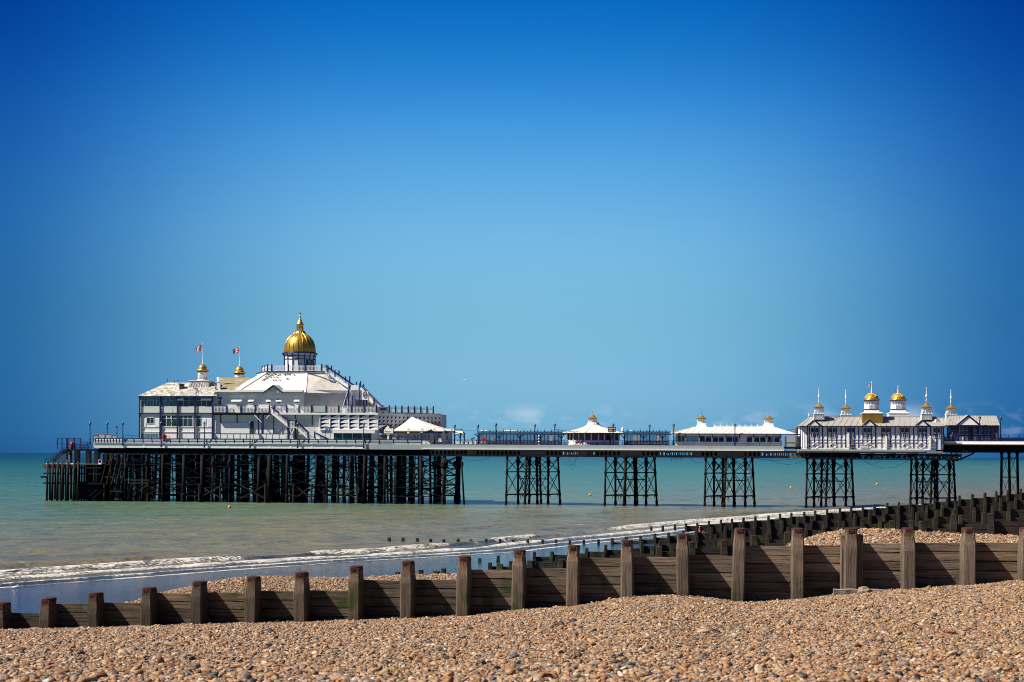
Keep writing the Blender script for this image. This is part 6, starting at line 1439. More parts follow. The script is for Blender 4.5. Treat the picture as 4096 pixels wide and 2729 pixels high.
def domed_turret(px, t, gold_base, ytop):
    k = (PF.oy+t)/F; p = PT(px, 1655, t); q = {n_: Z(px, y, t) for n_, y in dict(b=1690, s=1655, c=1650, r=1638, l=1606, d=1606.5, top=1574).items()}
    dy = (1600-1606)*0; mb = MB(); w1, w2, w3 = 38*k, 29.5*k, 27*k
    mb.box(p.x-w1, p.x+w1, t-w1, t+w1, q['b']-1, q['s'], 1 if gold_base else 0)
    for f in np.linspace(-1.6, .95, 14):
        for d in (1, -1):
            a_ = Vector((p.x+max(-1, min(1, f))*w1*d, t-w1-.02, q['b'])); c_ = Vector((p.x+max(-1, min(1, f+.6))*w1*d, t-w1-.02, q['s']-.05)); mb.bar(a_, c_, .06, .05, 1 if gold_base else 0)
    mb.lathe((p.x, t, 0), [(w1*1.5, q['s']), (w1*1.5, q['s']+.1), (w2*1.2, q['c']+.1), (w2*1.25, q['c']+.2), (w2*1.22, q['r']), (w2*1.3, q['r']+.1)], 4, smooth=False, rot=math.pi/4)
    mb.lathe((p.x, t, 0), [(w3*1.08, q['r']+.1), (w3*1.05, q['r']+1.0), (w3*.85, q['r']+1.02)], 8, smooth=False, rot=math.pi/8)
    for i in range(16):
        th = 2*math.pi*(i+.5)/16; mb.bar((p.x+math.cos(th)*w3*.97, t+math.sin(th)*w3*.97, q['r']+.9), (p.x+math.cos(th)*w3*.97, t+math.sin(th)*w3*.97, q['l']+.1), .15)
    mb.lathe((p.x, t, 0), [(w3*1.05, q['l']-.15), (w3*1.05, q['l']+.1)], 8, smooth=False, rot=math.pi/8)
    for i in range(6): z = q['r']+.2+i*.12; mb.box(p.x-w3*.45, p.x+w3*.45, t-w3*1.06, t-w3*.98, z, z+.04)
    o = mb.build('domed_turret', ['white', 'gold'], bp_)
    mb = MB(); mb.lathe((p.x, t, 0), [(w3*1.14, q['l']+.08), (w3*1.18, q['l']+.2)], 8, smooth=False, rot=math.pi/8); mb.lathe((p.x, t, 0), [(w2*1.26, q['r']-.12), (w2*1.3, q['r']+.02)], 4, smooth=False, rot=math.pi/4); mb.build('cornice', 'blue', o)
    R_ = 24.5*k; zz0 = q['l']+.2; Hd = q['top']-zz0
    mb = MB(); mb.lathe((p.x, t, 0), [(w3*1.24, zz0), (w3*1.16, zz0+.35), (R_*1.02, zz0+.38)]+[(R_*math.cos(a_), zz0+.4+(Hd-.4)*math.sin(a_)) for a_ in np.linspace(0, 1.5, 9)], 24)
    for r_i in range(7):
        a_ = .12+r_i*.19; n = 24
        for i in range(n):
            th = 2*math.pi*(i+.5*(r_i % 2))/n; rr = R_*math.cos(a_); mb.ball((p.x+rr*math.cos(th), t+rr*math.sin(th), zz0+.4+(Hd-.4)*math.sin(a_)), .10, 1.1, 1.1, 1.3, 5)
    mb.build('gold_dome', 'gold', o)
    zt = Z(px, ytop, t); mb = MB(); mb.lathe((p.x, t, 0), [(.2, q['top']-.1), (.14, q['top']+.3), (.09, q['top']+.8), (.08, zt-.1), (.14, zt), (.02, zt+.15)], 8); mb.build('flag_pole', 'white', o)
    return (p.x, t, zt)
fl3 = domed_turret(3486, 1.4, True, 1530); fl4 = domed_turret(3592, 9.0, False, 1546)
# warning sign on its wall
a = PT(3456.5, 1790, TP-.2); mb = MB(); R(mb, 3441.5, 1779, 3472, 1801, TP-.28, TP-.2)
sg = mb.single('warning_sign', 'white', PF, (a.x, TP-.2, a.z), 'white warning board reading DANGER in red on the half timbered wall', 'sign')
for body, y, h, mt in (('DANGER', 1782, .36, 'red'), ('NO SWIMMING', 1788.8, .2, 'boards_text'), ('OR BOATING', 1793.2, .2, 'boards_text'), ('UNDER THE PIER', 1797.6, .2, 'boards_text')):
    lettering('sign_lettering', body, h, mt, sg, (a.x, TP-.30, Z(3456.5, y, TP-.2)), .01, 1.42 if h > .3 else 1.3)
mb = MB()
for y in (1779, 1789): mb.bar(PT(3205, y-.5, PF0-.1), PT(3774, y+2.5, PF0-.1), .025)
mb.single('handrail_wire', 'white_warm', PF, tuple(PT(3205, 1790, PF0)), 'two thin wires strung along the edge of the turreted pavilion', 'wire')

# blue framed shelter building on the approach
TS = 1.6; sb_ = thing('shelter_building', PF, (S(3790, TS), TS, zs), 'blue framed glazed building with grey seamed roof and big front gable', 'shelter')
zes, zrs = Z(3890, 1701.5, TS), Z(3890, 1663.5, 5.5); s0, s1 = S(3796, TS), S(3992, TS)
mb = MB(); mb.box(s0, s1, TS+.3, 9.5, zs, zs+1.05); mb.box(s0, s1, TS+.2, 9.6, zes-.3, zes); mb.build('wall', 'white', sb_)
mb = MB(); mb.box(s0+.4, s1-.4, 5.4, 5.6, zs+1.05, zes-.3); mb.build('inner_partition', 'interior', sb_)
mb = MB()
for x in (3796, 3812, 3823, 3833, 3857, 3876, 3892, 3913, 3922, 3936, 3950, 3963, 3978, 3992): s = S(x, TS); mb.box(s-.15, s+.15, TS, TS+.29, zs, zes-.05); mb.box(s-.12, s+.12, 9.5, 9.7, zs, zes)
mb.box(s0, s1, TS+.05, TS+.19, zes-.3, zes-.05); mb.build('timber_frame', 'blue', sb_)
for x0, x1 in ((3798, 3809), (3812, 3822), (3825, 3832), (3837, 3853), (3859, 3875), (3896, 3912), (3925, 3934), (3939, 3948), (3953, 3962)): win(sb_, x0, 1706, x1, 1738, TS+.28, 1, 2, 'glass_dark', 'white', .09)
mb = MB(); R(mb, 3876, 1706, 3891, 1764, TS+.2, TS+.29); mb.build('door', 'dark', sb_)
mb = MB(); R(mb, 3966, 1704, 3990, 1764, TS+.05, TS+.29); mb.build('brick_panel', 'interior', sb_)
a, c = S(3788, TS-.4), S(3999, TS-.4); mb = MB()
mb.add([(a, TS-.5, zes), (c, TS-.5, zes), (S(3985, 5.5), 5.5, zrs), (S(3799, 5.5), 5.5, zrs), (a, 10, zes), (c, 10, zes)], [(0,1,2,3),(3,2,5,4),(0,3,4),(1,5,2)])
for i in range(17):
    f = (i+.5)/17; p = Vector((a+(c-a)*f, TS-.5, zes)); q = Vector((S(3799, 5.5)+(S(3985, 5.5)-S(3799, 5.5))*f, 5.5, zrs)); mb.bar(p+Vector((0, 0, .03)), q+Vector((0, 0, .03)), .07, .07)
mb.bar((S(3799, 5.5), 5.5, zrs+.05), (S(3985, 5.5), 5.5, zrs+.05), .25, .18); mb.build('roof', 'lead_roof', sb_)
mb = MB(); p, q, r_ = PT(3827, 1701, TS-.9), PT(3921, 1699, TS-.9), PT(3874, 1662, TS-.9); q.z = p.z; mb.prism([(p.x+.3, p.z), (q.x-.3, q.z), (r_.x, r_.z-.3)], TS-.8, TS+2.5, 1); pd = mb.build('gable', 'white_warm', sb_)
mb = MB(); mb.bar((p.x, TS-.85, p.z), (r_.x, TS-.85, r_.z), .18, .22); mb.bar((q.x, TS-.85, q.z), (r_.x, TS-.85, r_.z), .18, .22); mb.bar((p.x, TS-.8, p.z-.1), (q.x, TS-.8, q.z-.1), .16, .3); mb.build('barge_board', 'blue', pd)
mb = MB(); quad(mb, [(p.x-.1, TS-.95, p.z+.1), (r_.x, TS-.95, r_.z+.14), (r_.x, TS+3.6, r_.z+.14), (p.x, TS+.2, p.z+.5)]); quad(mb, [(q.x+.1, TS-.95, q.z+.1), (r_.x, TS-.95, r_.z+.14), (r_.x, TS+3.6, r_.z+.14), (q.x, TS+.2, q.z+.5)]); mb.build('gable_roof', 'lead_roof', pd)

# ------------------------------------------------------------------ street lamps
def make_lamp(p, label, h):
    o = thing('street_lamp', PF, p, label, 'street lamp', 'lamps along the pier'); x, t, z = p; mb = MB()
    mb.lathe((x, t, z), [(.2, 0), (.2, .5), (.14, .6), (.14, 1.2), (.17, 1.25), (.11, 1.4), (.09, h-1.25), (.14, h-1.2), (.09, h-1.1), (.08, h-.98), (.18, h-.92), (.20, h-.88)], 8)
    mb.bar((x-.35, t, z+h-1.5), (x+.35, t, z+h-1.5), .05)
    for q in range(4):
        th = math.pi/4+q*math.pi/2; mb.bar((x+.14*math.cos(th), t+.14*math.sin(th), z+h-.88), (x+.23*math.cos(th), t+.23*math.sin(th), z+h-.36), .05)
    mb.build('post', 'blue', o)
    mb = MB(); mb.lathe((x, t, z), [(.13, h-.87), (.215, h-.37)], 4, smooth=False, rot=math.pi/4); mb.build('lantern_glass', 'glass_lamp', o)
    mb = MB(); mb.lathe((x, t, z), [(.36, h-.40), (.33, h-.32), (.22, h-.16), (.13, h-.08), (.10, h), (.03, h+.12)], 8); mb.build('lantern_cap', 'blue', o)
    return o
LM = [(360.5,1688,-.1,12.9,'lamp at the seaward end of the white boarded rail'),(429.5,1689,7,ZD,'lamp standing behind the boarded rail at the tip'),(491.6,1687,-.1,12.6,'lamp where the boarded rail meets the straight railing'),
      (645.5,1687,-.35,12.2,'lamp before the second column of the seaward block'),(818,1687,-.35,12.2,'lamp before the last white bay of the seaward block'),(1000.7,1687,-.35,12.2,'lamp in front of the canvas sheet and dark door'),
      (1191,1690,-.35,12.2,'lamp beside the landing of the front stair'),(1455,1692,-.35,12.2,'lamp before the louvred wall'),(1819,1698,3.3,ZD,'lamp next to the little blue canopy'),
      (1912,1698,3,ZD,'lamp at the seaward end of the longer shelter'),(1984,1693,.4,ZD,'tall lamp before the red board on the longer shelter'),(2139.7,1697,10.5,ZD,'lamp rising behind the cresting of the longer shelter'),
      (2219,1694,.4,ZD,'lamp between the longer shelter and the round kiosk'),(2452.8,1695,.4,ZD,'lamp overlapping the dark red roof board'),(2598.5,1699,10.5,ZD,'lamp rising behind the shorter shelter'),
      (2695,1696,.4,ZD,'lamp at the seaward corner of the long kiosk'),(2940,1696,.4,ZD,'lamp before the middle of the long kiosk'),(3919,1665,.5,zs,'lamp in front of the big grey gable'),(4003,1667,7.5,zs,'lamp past the landward end of the gabled building')]
for px, yt, t, zb_l, lab in LM:
    p = PT(px, yt, t); make_lamp((p.x, t, zb_l), 'blue '+lab, p.z-zb_l)

# ------------------------------------------------------------------ flags
def jack(u, v):
    """union flag colours over u 0..2, v 0..1"""
    x, y = u-1, (v-.5)*2; cx_ = abs(x)
    if cx_ < .10 or abs(y) < .2: return 1
    if cx_ < .14 or abs(y) < .29: return 2
    d = abs(abs(y)-cx_)*.9
    d1 = min(abs(y-x), abs(y+x))
    return 1 if d1 < .07 else (2 if d1 < .17 else 0)
def flag(p, wd, ht, droop, label, rnd):
    nx, ny = 30, 18; mb = MB(); x, t, z = p; vs = []
    for j in range(ny+1):
        for i in range(nx+1):
            u, v = i/nx, j/ny; w_ = .16*wd*u*math.sin(u*7+rnd+v*1.2)
            vs.append((x-.08-wd*u*(1-.05*u), t+w_-.02, z-.12-ht*(1-v)*(1-.1*u)-droop*u**1.2*wd+.05*math.sin(u*9+v*3+rnd)*u))
    fs, ms = [], []
    for j in range(ny):
        for i in range(nx): fs.append((j*(nx+1)+i, j*(nx+1)+i+1, (j+1)*(nx+1)+i+1, (j+1)*(nx+1)+i)); ms.append(jack(2-2*(i+.5)/nx, (j+.5)/ny))
    mb.add(vs, fs); mb.m = ms; mb.sm = [True]*len(ms)
    return mb.single('flag', ['flag_blue', 'flag_red', 'flag_white'], PF, p, label, 'flag', 'flags on the pier')
flag(fl1, 1.62, 1.25, .42, 'drooping union flag on the seaward gold capped cupola', 1); flag(fl2, 1.58, 1.2, .18, 'union flag flying beside the mossy roof', 2.4)
flag((fl3[0], fl3[1], fl3[2]), .62, .75, .5, 'small furled union flag over the gold based dome', .5); flag((fl4[0], fl4[1], fl4[2]-.35), .5, .5, .35, 'tiny union flag over the rear gold dome', 3)

# ------------------------------------------------------------------ deck clutter
def picnic(p, label):
    o = thing('picnic_table', PF, p, label, 'picnic table', 'picnic tables on the deck'); x, t, z = p
    mb = MB(); mb.box(x-.85, x+.85, t-.38, t+.38, z+.70, z+.75); mb.build('tabletop', 'maroon', o)
    for d in (-1, 1): mb = MB(); mb.box(x-.85, x+.85, t+d*.75-.14, t+d*.75+.14, z+.42, z+.47); mb.build('seat', 'maroon', o)
    mb = MB()
    for sx in (-.6, .6):
        for d in (-1, 1): mb.bar((x+sx, t+d*.7, z), (x+sx, t+d*.15, z+.7), .09)
        mb.bar((x+sx, t-.8, z+.38), (x+sx, t+.8, z+.38), .09)
    mb.build('trestle_legs', 'dark', o); return o
pt0 = None
for i, px in enumerate((1863, 1884, 1944, 1990, 2034, 2078, 2120, 2163, 2206, 2250, 2340, 2372, 2400, 2430, 2530, 2575, 2620, 2660)):
    t = 2.0 if px < 2260 or px > 2490 else 1.1; p = (S(px, t), t, ZD); lab = ('dark picnic table beside the little blue canopy' if px < 1900 else 'dark picnic table along the front of the longer shelter' if px < 2260 else 'dark picnic table under the round kiosk windows' if px < 2490 else 'dark picnic table along the front of the shorter shelter')
    if pt0 is None: pt0 = picnic(p, lab); o = pt0
    else: o = copy_tree(pt0); place(o, PF, p); o['label'] = lab
    o['group'] = {'b': 'picnic tables by the canopy', 'l': 'picnic tables by the longer shelter', 'k': 'picnic tables by the round kiosk', 's': 'picnic tables by the shorter shelter'}['b' if px < 1900 else 'l' if px < 2260 else 'k' if px < 2490 else 's']
for px, y0, y1, t, wd, lab in ((1935, 1751, 1765, 4.0, 21, 'red board behind the seaward end of the longer shelter'), (655, 1740, 1756, -.05, 22, 'red board hung on the railing before the seaward block')):
    mb = MB(); R(mb, px-wd/2, y0, px+wd/2, y1, t, t+.12); o = mb.single('notice_board', 'red', PF, tuple(PT(px, y1, t)), lab, 'sign')
    mb = MB()
    for q in range(2): R(mb, px-3, y0+4+q*5, px+4, y0+6+q*5, t-.03, t)
    mb.build('lettering_block', 'maroon', o)
mb = MB()
for x, w_ in ((1301, 2), (1320.5, 2)): R(mb, x-.8, 1704 if x < 1310 else 1708, x+.8, 1765, .6, .75)
so = mb.single('sign_frame', 'blue', PF, tuple(PT(1310, 1765, .6)), 'two thin blue poles holding a square blue sign before the louvred wall', 'sign')
mb = MB(); R(mb, 1304.5, 1709.5, 1322, 1726.5, .55, .62); sq = mb.build('sign_panel', 'blue_sign', so)
mb = MB(); p = PT(1313.5, 1717, .5); mb.prism([(p.x+.2*math.cos(a_), p.z+.32*math.sin(a_)) for a_ in np.linspace(0, 6.28, 16)[:-1]], .52, .549, 1); mb.build('sign_emblem', 'screen_panel', sq)
# life rings
def ring_(p, r, mat, label, tilt=0):
    mb = MB(); n = 20; cen = Vector(p)
    mb.path([cen+Vector((r*math.cos(2*math.pi*i/n), 0, r*math.sin(2*math.pi*i/n))) for i in range(n+1)], r*.26, 8); o = mb.single('life_ring', mat, PF, p, label, 'life ring', 'life rings on the pier')
    mb = MB()
    for q in range(4): th = math.pi/4+q*math.pi/2; mb.ball(cen+Vector((r*math.cos(th), 0, r*math.sin(th))), r*.31, n=8)
    mb.build('ring_band', 'white', o)
ring_(tuple(PT(672, 1752, 1.5)), .40, 'orange', 'orange life ring behind the railing of the seaward block'); ring_(tuple(PT(401, 1847, -1)), .42, 'red', 'dark red life ring on the lower landing stage')
mb = MB(); R(mb, 934, 1743, 938, 1757, .9, 1.1); p = PT(936, 1757, 1); mb.lathe(p, [(.30, 0), (.26, .4), (.10, .9), (.02, 1.1)], 8); mb.single('furled_parasol', 'maroon', PF, (p.x, 1, p.z), 'small dark red furled parasol before the white wall', 'parasol')
mb = MB()
for i in range(11):
    x0 = 857+i*26
    if x0 > 1145: break
    R(mb, x0, 1735.5, x0+24, 1757, .55, .6)
wbk = mb.single('windbreak', 'white', PF, tuple(PT(853, 1757, .6)), 'row of white canvas windbreak panels below the balcony', 'windbreak')
mb = MB(); R(mb, 853, 1734, 1154, 1735.4, .5, .65)
for x in (853, 879, 905, 931, 957, 983, 1009, 1061, 1087, 1113): R(mb, x+2, 1735.4, x+3, 1759, .5, .65)
mb.build('windbreak_frame', 'iron', wbk)
# screens and mast at the tip
for px, y0, w_, lab in ((382, 1740, 18, 'small grey plant screen nearest the tip'), (405, 1735, 26, 'taller grey glass screen beside the tip lamp'), (432, 1736, 24, 'grey glass screen behind the tip lamp'), (456, 1740, 18, 'low grey screen between mast and tip lamp')):
    mb = MB(); R(mb, px-w_/2+.8, y0+1, px+w_/2-.8, 1775, 5.4, 5.5); o = mb.single('glass_screen', 'grey_panel', PF, tuple(PT(px, 1775, 5.4)), lab, 'screen')
    mb = MB(); R(mb, px-w_/2, y0, px-w_/2+1, 1775, 5.35, 5.55); R(mb, px+w_/2-1, y0, px+w_/2, 1775, 5.35, 5.55); R(mb, px-w_/2, y0-.5, px+w_/2, y0+.8, 5.34, 5.56); mb.build('screen_frame', 'deck_wood', o)
mb = MB(); mb.tube(PT(468, 1775, 5), PT(469, 1703, 5), .07, .05, 6); mb.ball(PT(467, 1709, 5), .22, .8, .8, 1.3, 8); mb.ball(PT(467, 1733, 5), .2, .8, .8, 1.2, 8); mb.single('instrument_mast', 'iron', PF, tuple(PT(468, 1775, 5)), 'thin dark mast with two boxes near the tip', 'mast')
mb = MB(); rail(mb, S(495, 9), S(556, 9), 9, ZD, 1.9, 2.3, .06, (1.,)); mb.single('wire_fence', 'iron', PF, (S(495, 9), 9, ZD), 'thin wire fence between mast and glazed block', 'fence')
# seaside telescope, menu board, bins
mb = MB(); p = PT(1889, 1782, 2.4); mb.lathe((p.x, 2.4, ZD), [(.2, 0), (.1, .2), (.09, 1.1), (.16, 1.2)], 8); mb.tube((p.x-.3, 2.4, ZD+1.35), (p.x+.5, 2.4, ZD+1.55), .16, .12, 8); mb.single('telescope', 'blue', PF, (p.x, 2.4, ZD), 'coin telescope on a post beside the picnic tables', 'telescope')
mb = MB(); R(mb, 1752, 1752, 1766, 1769, .5, .6); o = mb.single('menu_board', 'white', PF, tuple(PT(1759, 1780, .5)), 'white menu board on a dark frame before the cafe', 'sign')
mb = MB(); R(mb, 1750.5, 1750.5, 1767.5, 1752, .45, .65); R(mb, 1750.5, 1752, 1752, 1782, .45, .65); R(mb, 1766, 1752, 1767.5, 1782, .45, .65); mb.build('board_frame', 'dark', o)
mb = MB(); p = PT(1736, 1781, .8); mb.lathe((p.x, .8, ZD), [(.34, 0), (.36, .75), (.38, .8), (.30, .82), (.30, 1.0), (.38, 1.02), (.33, 1.12)], 10); mb.single('litter_bin', 'maroon', PF, (p.x, .8, ZD), 'round dark litter bin beside the menu board', 'bin')
mb = MB(); R(mb, 1814, 1766, 1912, 1777, NB-.6, NB-.4); mb.single('windscreen_wall', 'white_warm', PF, tuple(PT(1814, 1777, NB-.6)), 'low white wall at the rear of the deck past the cafe', 'wall')
mb = MB(); R(mb, 2683.5, 1700.5, 2693, 1728, 1.5, 1.7); mb.single('end_board', 'screen_panel', PF, tuple(PT(2688, 1728, 1.5)), 'upright greenish board on the seaward corner of the long kiosk', 'sign')
mb = MB(); p = PT(2490, 1728, 3); mb.lathe(p, [(.28, 0), (.3, .3), (.22, .45), (.22, .7), (.12, .95), (.02, 1.05)], 8); mb.single('roof_urn', 'white', PF, tuple(p), 'white urn on the landward eave of the round kiosk', 'urn')
mb = MB(); p = PT(2160, 1740, 4)
for i in range(7): mb.lathe((p.x-.2, 4, ZD+i*.32), [(.22, 0), (.30-.02*i, .12), (.30-.02*i, .2), (.2, .3)], 8, i % 2)
mb.single('stacked_buckets', ['white', 'maroon'], PF, (p.x-.2, 4, ZD), 'striped stack of white and brown tubs inside the longer shelter', 'tubs')
mb = MB(); pts_ = [PT(x, y, .5) for x, y in ((2219, 1717), (2250, 1722), (2285, 1727), (2320, 1724))]; mb.path(pts_, .05, 5); mb.single('cable_run', 'iron', PF, tuple(pts_[0]), 'black cable sagging from a lamp to the round kiosk roof', 'cable')
mb = MB(); pts_ = [PT(1819+q*11.6, 1720+6*(q/8)*(1-q/8)*2, 3) for q in range(9)]; mb.path(pts_, .02, 4); mb.single('cable_run', 'iron', PF, tuple(pts_[0]), 'thin cable strung between canopy and longer shelter', 'cable')
# stacked chairs on the balcony
def chair(p, label):
    mb = MB(); x, t, z = p
    for k in range(4):
        q = z+.2*k; mb.box(x-.24, x+.24, t-.22, t+.22, q+.42, q+.46); mb.box(x-.24, x+.24, t+.20, t+.24, q+.46, q+.9)
    for sx in (-.2, .2):
        for sy in (-.2, .2): mb.box(x+sx-.03, x+sx+.03, t+sy-.03, t+sy+.03, z, z+.45)
    return mb.single('chair_stack', 'white', PF, p, label, 'chair stack', 'stacked white chairs on the balcony')
zc_ = zfl+.02; c0 = None
for px in (921, 989, 1000, 1034, 1045, 1056, 1067, 1107, 1116, 1146, 1157, 1168, 1184):
    p = (S(px, 3.4), 3.4, zc_); lab = 'stack of white plastic chairs on the balcony behind the rail'
    if c0 is None: c0 = chair(p, lab)
    else: o = c0.copy(); COL.objects.link(o); place(o, PF, p)

# ------------------------------------------------------------------ people
def person(fr, p, pose, cloth, label, hat=None, facing=0, k=1.0, hair='hair', legs='denim'):
    """one continuous skinned body with a clothed torso, hair and a hat as children"""
    o = thing('person', fr, p, label, 'person'); 
    if pose == 'stand': J = {'pel': (0,0,.92), 'che': (0,.01,1.30), 'nec': (0,.0,1.50), 'hea': (0,-.02,1.64), 'top': (0,-.02,1.74), 'kl': (-.10,.02,.5), 'kr': (.11,-.04,.5), 'fl': (-.11,.08,.06), 'fr': (.13,-.10,.06), 'tl': (-.12,-.06,.03), 'tr': (.14,-.25,.03), 'sl': (-.19,0,1.42), 'sr': (.19,0,1.42), 'el': (-.25,.03,1.14), 'er': (.25,.02,1.14), 'wl': (-.24,-.07,.92), 'wr': (.24,-.08,.92), 'hl': (-.24,-.10,.82), 'hr': (.24,-.11,.82)}
    else: J = {'pel': (0,0,.45), 'che': (0,.02,.82), 'nec': (0,.0,1.02), 'hea': (0,-.03,1.16), 'top': (0,-.03,1.26), 'kl': (-.13,-.42,.50), 'kr': (.13,-.42,.50), 'fl': (-.13,-.40,.08), 'fr': (.13,-.40,.08), 'tl': (-.13,-.55,.04), 'tr': (.13,-.55,.04), 'sl': (-.19,0,.94), 'sr': (.19,0,.94), 'el': (-.26,-.10,.70), 'er': (.26,-.10,.70), 'wl': (-.16,-.32,.62), 'wr': (.16,-.32,.62), 'hl': (-.10,-.40,.60), 'hr': (.10,-.40,.60)}
    Rd = dict(pel=.14, che=.145, nec=.055, hea=.095, top=.075, kl=.065, kr=.065, fl=.04, fr=.04, tl=.035, tr=.035, sl=.07, sr=.07, el=.042, er=.042, wl=.028, wr=.028, hl=.03, hr=.03)
    E = [('pel','che'),('che','nec'),('nec','hea'),('hea','top'),('pel','kl'),('kl','fl'),('fl','tl'),('pel','kr'),('kr','fr'),('fr','tr'),('che','sl'),('sl','el'),('el','wl'),('wl','hl'),('che','sr'),('sr','er'),('er','wr'),('wr','hr')]
    def skin(name, js, mat, grow=1.0, parent=o):
        ids = {j: i for i, j in enumerate(js)}; me = bpy.data.meshes.new(name); me.from_pydata([tuple(c_*k for c_ in J[j]) for j in js], [(ids[a_], ids[b_]) for a_, b_ in E if a_ in ids and b_ in ids], []); me.materials.append(MAT[mat])
        ob = bpy.data.objects.new(name, me); COL.objects.link(ob); ob.parent = parent; BASE[ob.name] = (0, 0, 0); ob.rotation_euler = (0, 0, facing)
        md = ob.modifiers.new('skin', 'SKIN'); md.use_smooth_shade = True
        if not me.skin_vertices: 
            bm = bmesh.new(); bm.from_mesh(me); bm.verts.layers.skin.verify(); bm.to_mesh(me); bm.free()
        for j in js: sv = me.skin_vertices[0].data[ids[j]]; sv.radius = (Rd[j]*grow*k, Rd[j]*grow*k*.9)
        me.skin_vertices[0].data[0].use_root = True
        sd = ob.modifiers.new('smooth', 'SUBSURF'); sd.levels = sd.render_levels = 1; return ob
    skin('body', list(Rd), 'skin'); skin('top', ['pel', 'che', 'sl', 'el', 'sr', 'er'], cloth, 1.18); skin('trousers', ['pel', 'kl', 'fl', 'kr', 'fr'], legs, 1.2)
    mb = MB(); hp = Vector(J['hea'])*k; mb.ball(hp+Vector((0, .03*k, .05*k)), .118*k, 1, 1.05, .95, 10); hr_ = mb.mesh('hair', hair if not hat else hat); ob = bpy.data.objects.new('hat' if hat else 'hair', hr_); COL.objects.link(ob); ob.parent = o; ob.rotation_euler = (0, 0, facing)
    if hat:
        mb = MB(); mb.lathe(hp+Vector((0, 0, .045*k)), [(.20*k, 0), (.21*k, .015), (.12*k, .05)], 14); ob2 = bpy.data.objects.new('hat_brim', mb.mesh('hat_brim', hat)); COL.objects.link(ob2); ob2.parent = ob
    return o
def bench(p, label):
    o = thing('bench', PF, p, label, 'bench'); x, t, z = p; mb = MB(); mb.box(x-.8, x+.8, t-.25, t+.2, z+.38, z+.43); mb.build('seat', 'maroon', o); mb = MB(); mb.bar((x-.8, t+.24, z+.7), (x+.8, t+.24, z+.7), .05, .45); mb.build('backrest', 'maroon', o)
    mb = MB()
    for s in (-.7, .7): mb.box(x+s-.05, x+s+.05, t-.2, t+.2, z, z+.38)
    mb.build('bench_legs', 'dark', o)
p = PT(2305, 1782, 1.4); bench((p.x+.6, 1.4, ZD), 'dark bench under the seaward windows of the round kiosk, with two sitters')
person(PF, (p.x, 1.4, ZD), 'sit', 'pink', 'person in a pink top sitting on the bench by the round kiosk', legs='red_cloth', facing=.3)
person(PF, (p.x+1.05, 1.4, ZD), 'sit', 'navy_cloth', 'person in a dark blue top sitting next to the pink topped one', facing=-.3)
p = PT(294, 1796, 3.5); person(PF, (p.x, 3.5, zu), 'stand', 'dark', 'person in dark clothes standing on the upper landing stage', legs='dark')
mb = MB(); p = PT(287, 1796, 3.0); mb.lathe((p.x, 3, zu), [(.34, 0), (.34, 1.2), (.25, 1.5), (.1, 1.6)], 10); mb.single('life_ring_cabinet', 'red', PF, (p.x, 3, zu), 'red lifebuoy cabinet on the upper landing stage', 'cabinet')
for px in (279, 312, 344): o = copy_tree(pt0); place(o, PF, (S(px, 4.5), 4.5, zu)); o['label'] = 'dark picnic table on the upper landing stage'; o['group'] = 'picnic tables on the landing stage'
def on_ground(px, py, Y0, Y1):
    """where the sight line through px, py meets the beach"""
    u, v = WF.uv(px, py); best = None
    for Y in np.arange(Y0, Y1, .25):
        if float(ground(u/F*Y, Y)) >= H-v*Y/F: return Vector((u/F*Y, Y, float(ground(u/F*Y, Y))))
    return Vector((u/F*Y1, Y1, float(ground(u/F*Y1, Y1))))
g_ = WF.pt(2799, 2133, 204); person(WF, (g_.x, 204, max(.05, float(ground(g_.x, 204)))), 'stand', 'red_cloth', 'person in a red coat and pale hat standing at the water between far groynes', hat='white', legs='red_cloth', k=.68)
g_ = WF.pt(2813, 2133, 203); person(WF, (g_.x, 203, max(.05, float(ground(g_.x, 203)))), 'sit', 'navy_cloth', 'person in dark blue crouching beside the red coated one', legs='navy_cloth', k=.6)

# ------------------------------------------------------------------ birds and buoys
def gull(fr, p, flying, label, head=1, size=1.0, group=None, mat='feather_white'):
    x, t, z = p; mb = MB(); k = size
    if flying:
        mb.ball((x, t, z), .12*k, 2.0, .9, .8, 10); mb.ball((x-.27*k, t, z+.02*k), .065*k, 1.2, 1, 1, 8)
        for d in (-1, 1):
            mb.add([(x-.06*k, t, z+.03*k), (x+.10*k, t, z+.03*k), (x+.12*k, t+d*.33*k, z+.15*k), (x-.02*k, t+d*.33*k, z+.16*k), (x+.16*k, t+d*.62*k, z+.06*k), (x+.12*k, t+d*.66*k, z+.06*k)], [(0,1,2,3),(3,2,4,5)])
        mb.add([(x+.2*k, t, z), (x+.34*k, t-.08*k, z+.01), (x+.34*k, t+.08*k, z+.01)], [(0, 1, 2)])
    else:
        mb.ball((x, t, z+.16*k), .115*k, 1.75, .9, .85, 10); mb.ball((x+head*.17*k, t, z+.29*k), .062*k, 1.1, 1, 1, 8); mb.tube((x+head*.13*k, t, z+.2*k), (x+head*.17*k, t, z+.29*k), .06*k, .05*k, 6)
        mb.tube((x+head*.22*k, t, z+.285*k), (x+head*.30*k, t, z+.27*k), .018*k, .005, 5); mb.tube((x-head*.15*k, t, z+.17*k), (x-head*.34*k, t, z+.13*k), .06*k, .015*k, 6)
        for d in (-1, 1): mb.tube((x+.02*k, t+d*.035*k, z+.09*k), (x+.02*k, t+d*.035*k, z), .010*k, .010*k, 4)
    return mb.single('gull' if mat == 'feather_white' else 'pigeon', mat, fr, p, label, 'gull' if mat == 'feather_white' else 'pigeon', group)
g_ = WF.pt(1860, 1520, 380); gull(WF, tuple(g_), True, 'white gull gliding in the open sky right of the pavilion', size=1.1)
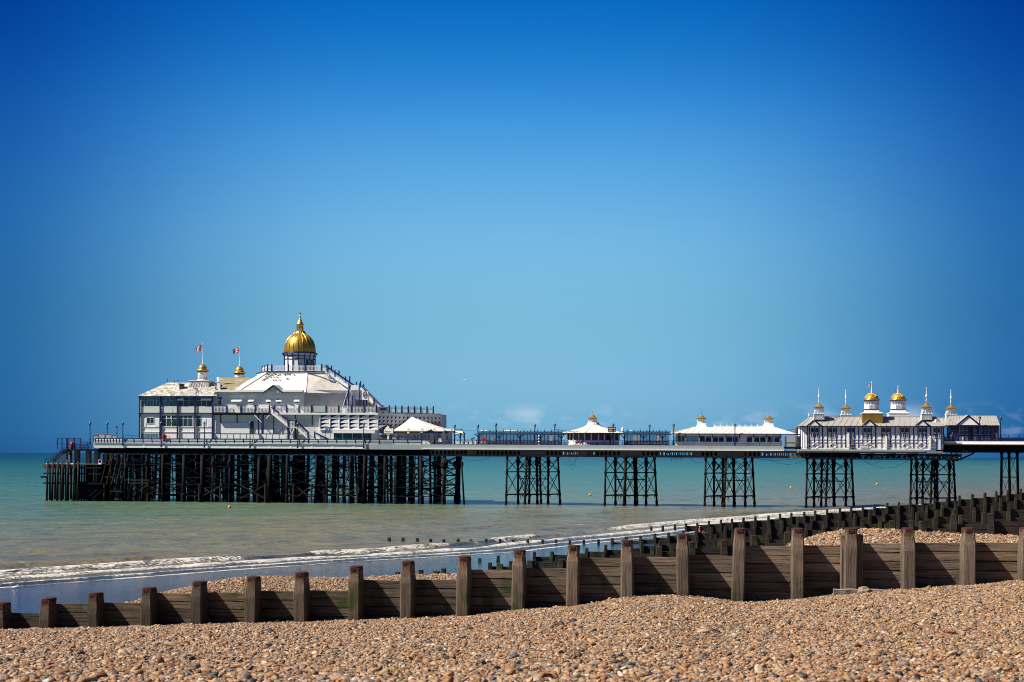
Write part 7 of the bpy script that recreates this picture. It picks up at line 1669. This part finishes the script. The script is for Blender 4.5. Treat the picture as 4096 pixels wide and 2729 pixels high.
g_ = on_ground(62, 2357, 90, 140); gull(WF, (g_.x, g_.y, max(g_.z, .02)), False, 'white gull standing on the wet sand at the edge of the surf', 1, 1.0)
th_, a_, c_, zr_ = sh1; rs = random.Random(21)
for px in (1928, 1930, 1944, 2020, 2026, 2029, 2037, 2048, 2058, 2068):
    gull(PF, (S(px, 6), 6+rs.uniform(-.1, .1), zr_+.12), False, 'gull roosting on the cresting of the longer shelter', rs.choice((-1, 1)), rs.uniform(.9, 1.15), 'gulls on the longer shelter')
gull(PF, (S(2524, 6), 6, th_ and sh2[3]+.12), False, 'gull roosting on the cresting of the shorter shelter', 1, 1.0)
FR0, FR1 = Vector((0, 3.0, Z(1080, 1571, 3))), Vector((0, 8.5, Z(1183, 1493, 8.5)))
for x, y in ((100,1090),(125,1085),(150,1090),(170,1100),(190,1095),(215,1095),(240,1085),(265,1090),(295,1100),(325,1090),(400,1095),(410,1085),(445,1085),(480,1090),(550,1095),(90,1120),(130,1115),(155,1120),(120,1140),(175,1135),(225,1130),(280,1135),(80,1160),(105,1150),(40,1180),(65,1175),(215,1178),(255,1182),(320,1182),(440,1160)):
    px, py = 1040+x/4.02, 1230+y/4.02; t = 6
    for _ in range(6): t = FR0.y+(FR1.y-FR0.y)*(PT(px, py, t).z-FR0.z)/(FR1.z-FR0.z)
    p = PT(px, py, t); gull(PF, (p.x, p.y-.05, p.z), False, 'dark pigeon perched on the white roof below the dome platform', rs.choice((-1, 1)), rs.uniform(.9, 1.3), 'pigeons on the white roof', 'feather_grey')
def buoy(px, py, mat, label):
    u, v = WF.uv(px, py); Y = F*H/v; r = 5.2*Y/F*1.0; r = max(.33, min(.9, r)); x = u/F*Y; mb = MB(); mb.ball((x, Y, r*.62), r, n=16)
    o = mb.single('buoy', mat, WF, (x, Y, 0), label, 'buoy', 'buoys on the sea'); mb = MB(); mb.lathe((x, Y, r*1.58), [(r*.16, 0), (r*.16, r*.12), (r*.06, r*.2)], 8); mb.build('mooring_eye', 'dark', o)
for px, py, mt, lab in ((918, 2033, 'orange', 'orange buoy floating nearest, in front of the pier head piles'), (2360, 1983, 'orange', 'orange buoy between the first two free standing trestles'), (2923, 1963, 'orange', 'orange buoy seen among the legs of the third trestle'),
                        (3164, 1954, 'orange', 'orange buoy in open water landward of the third trestle'), (3508.6, 1940, 'orange', 'orange buoy between the two trestles under the turreted pavilion'), (3742, 1934, 'orange', 'farthest orange buoy seen among the landward trestle legs'), (2991, 1896, 'pink', 'pink buoy far out behind the third trestle')):
    buoy(px, py, mt, lab)
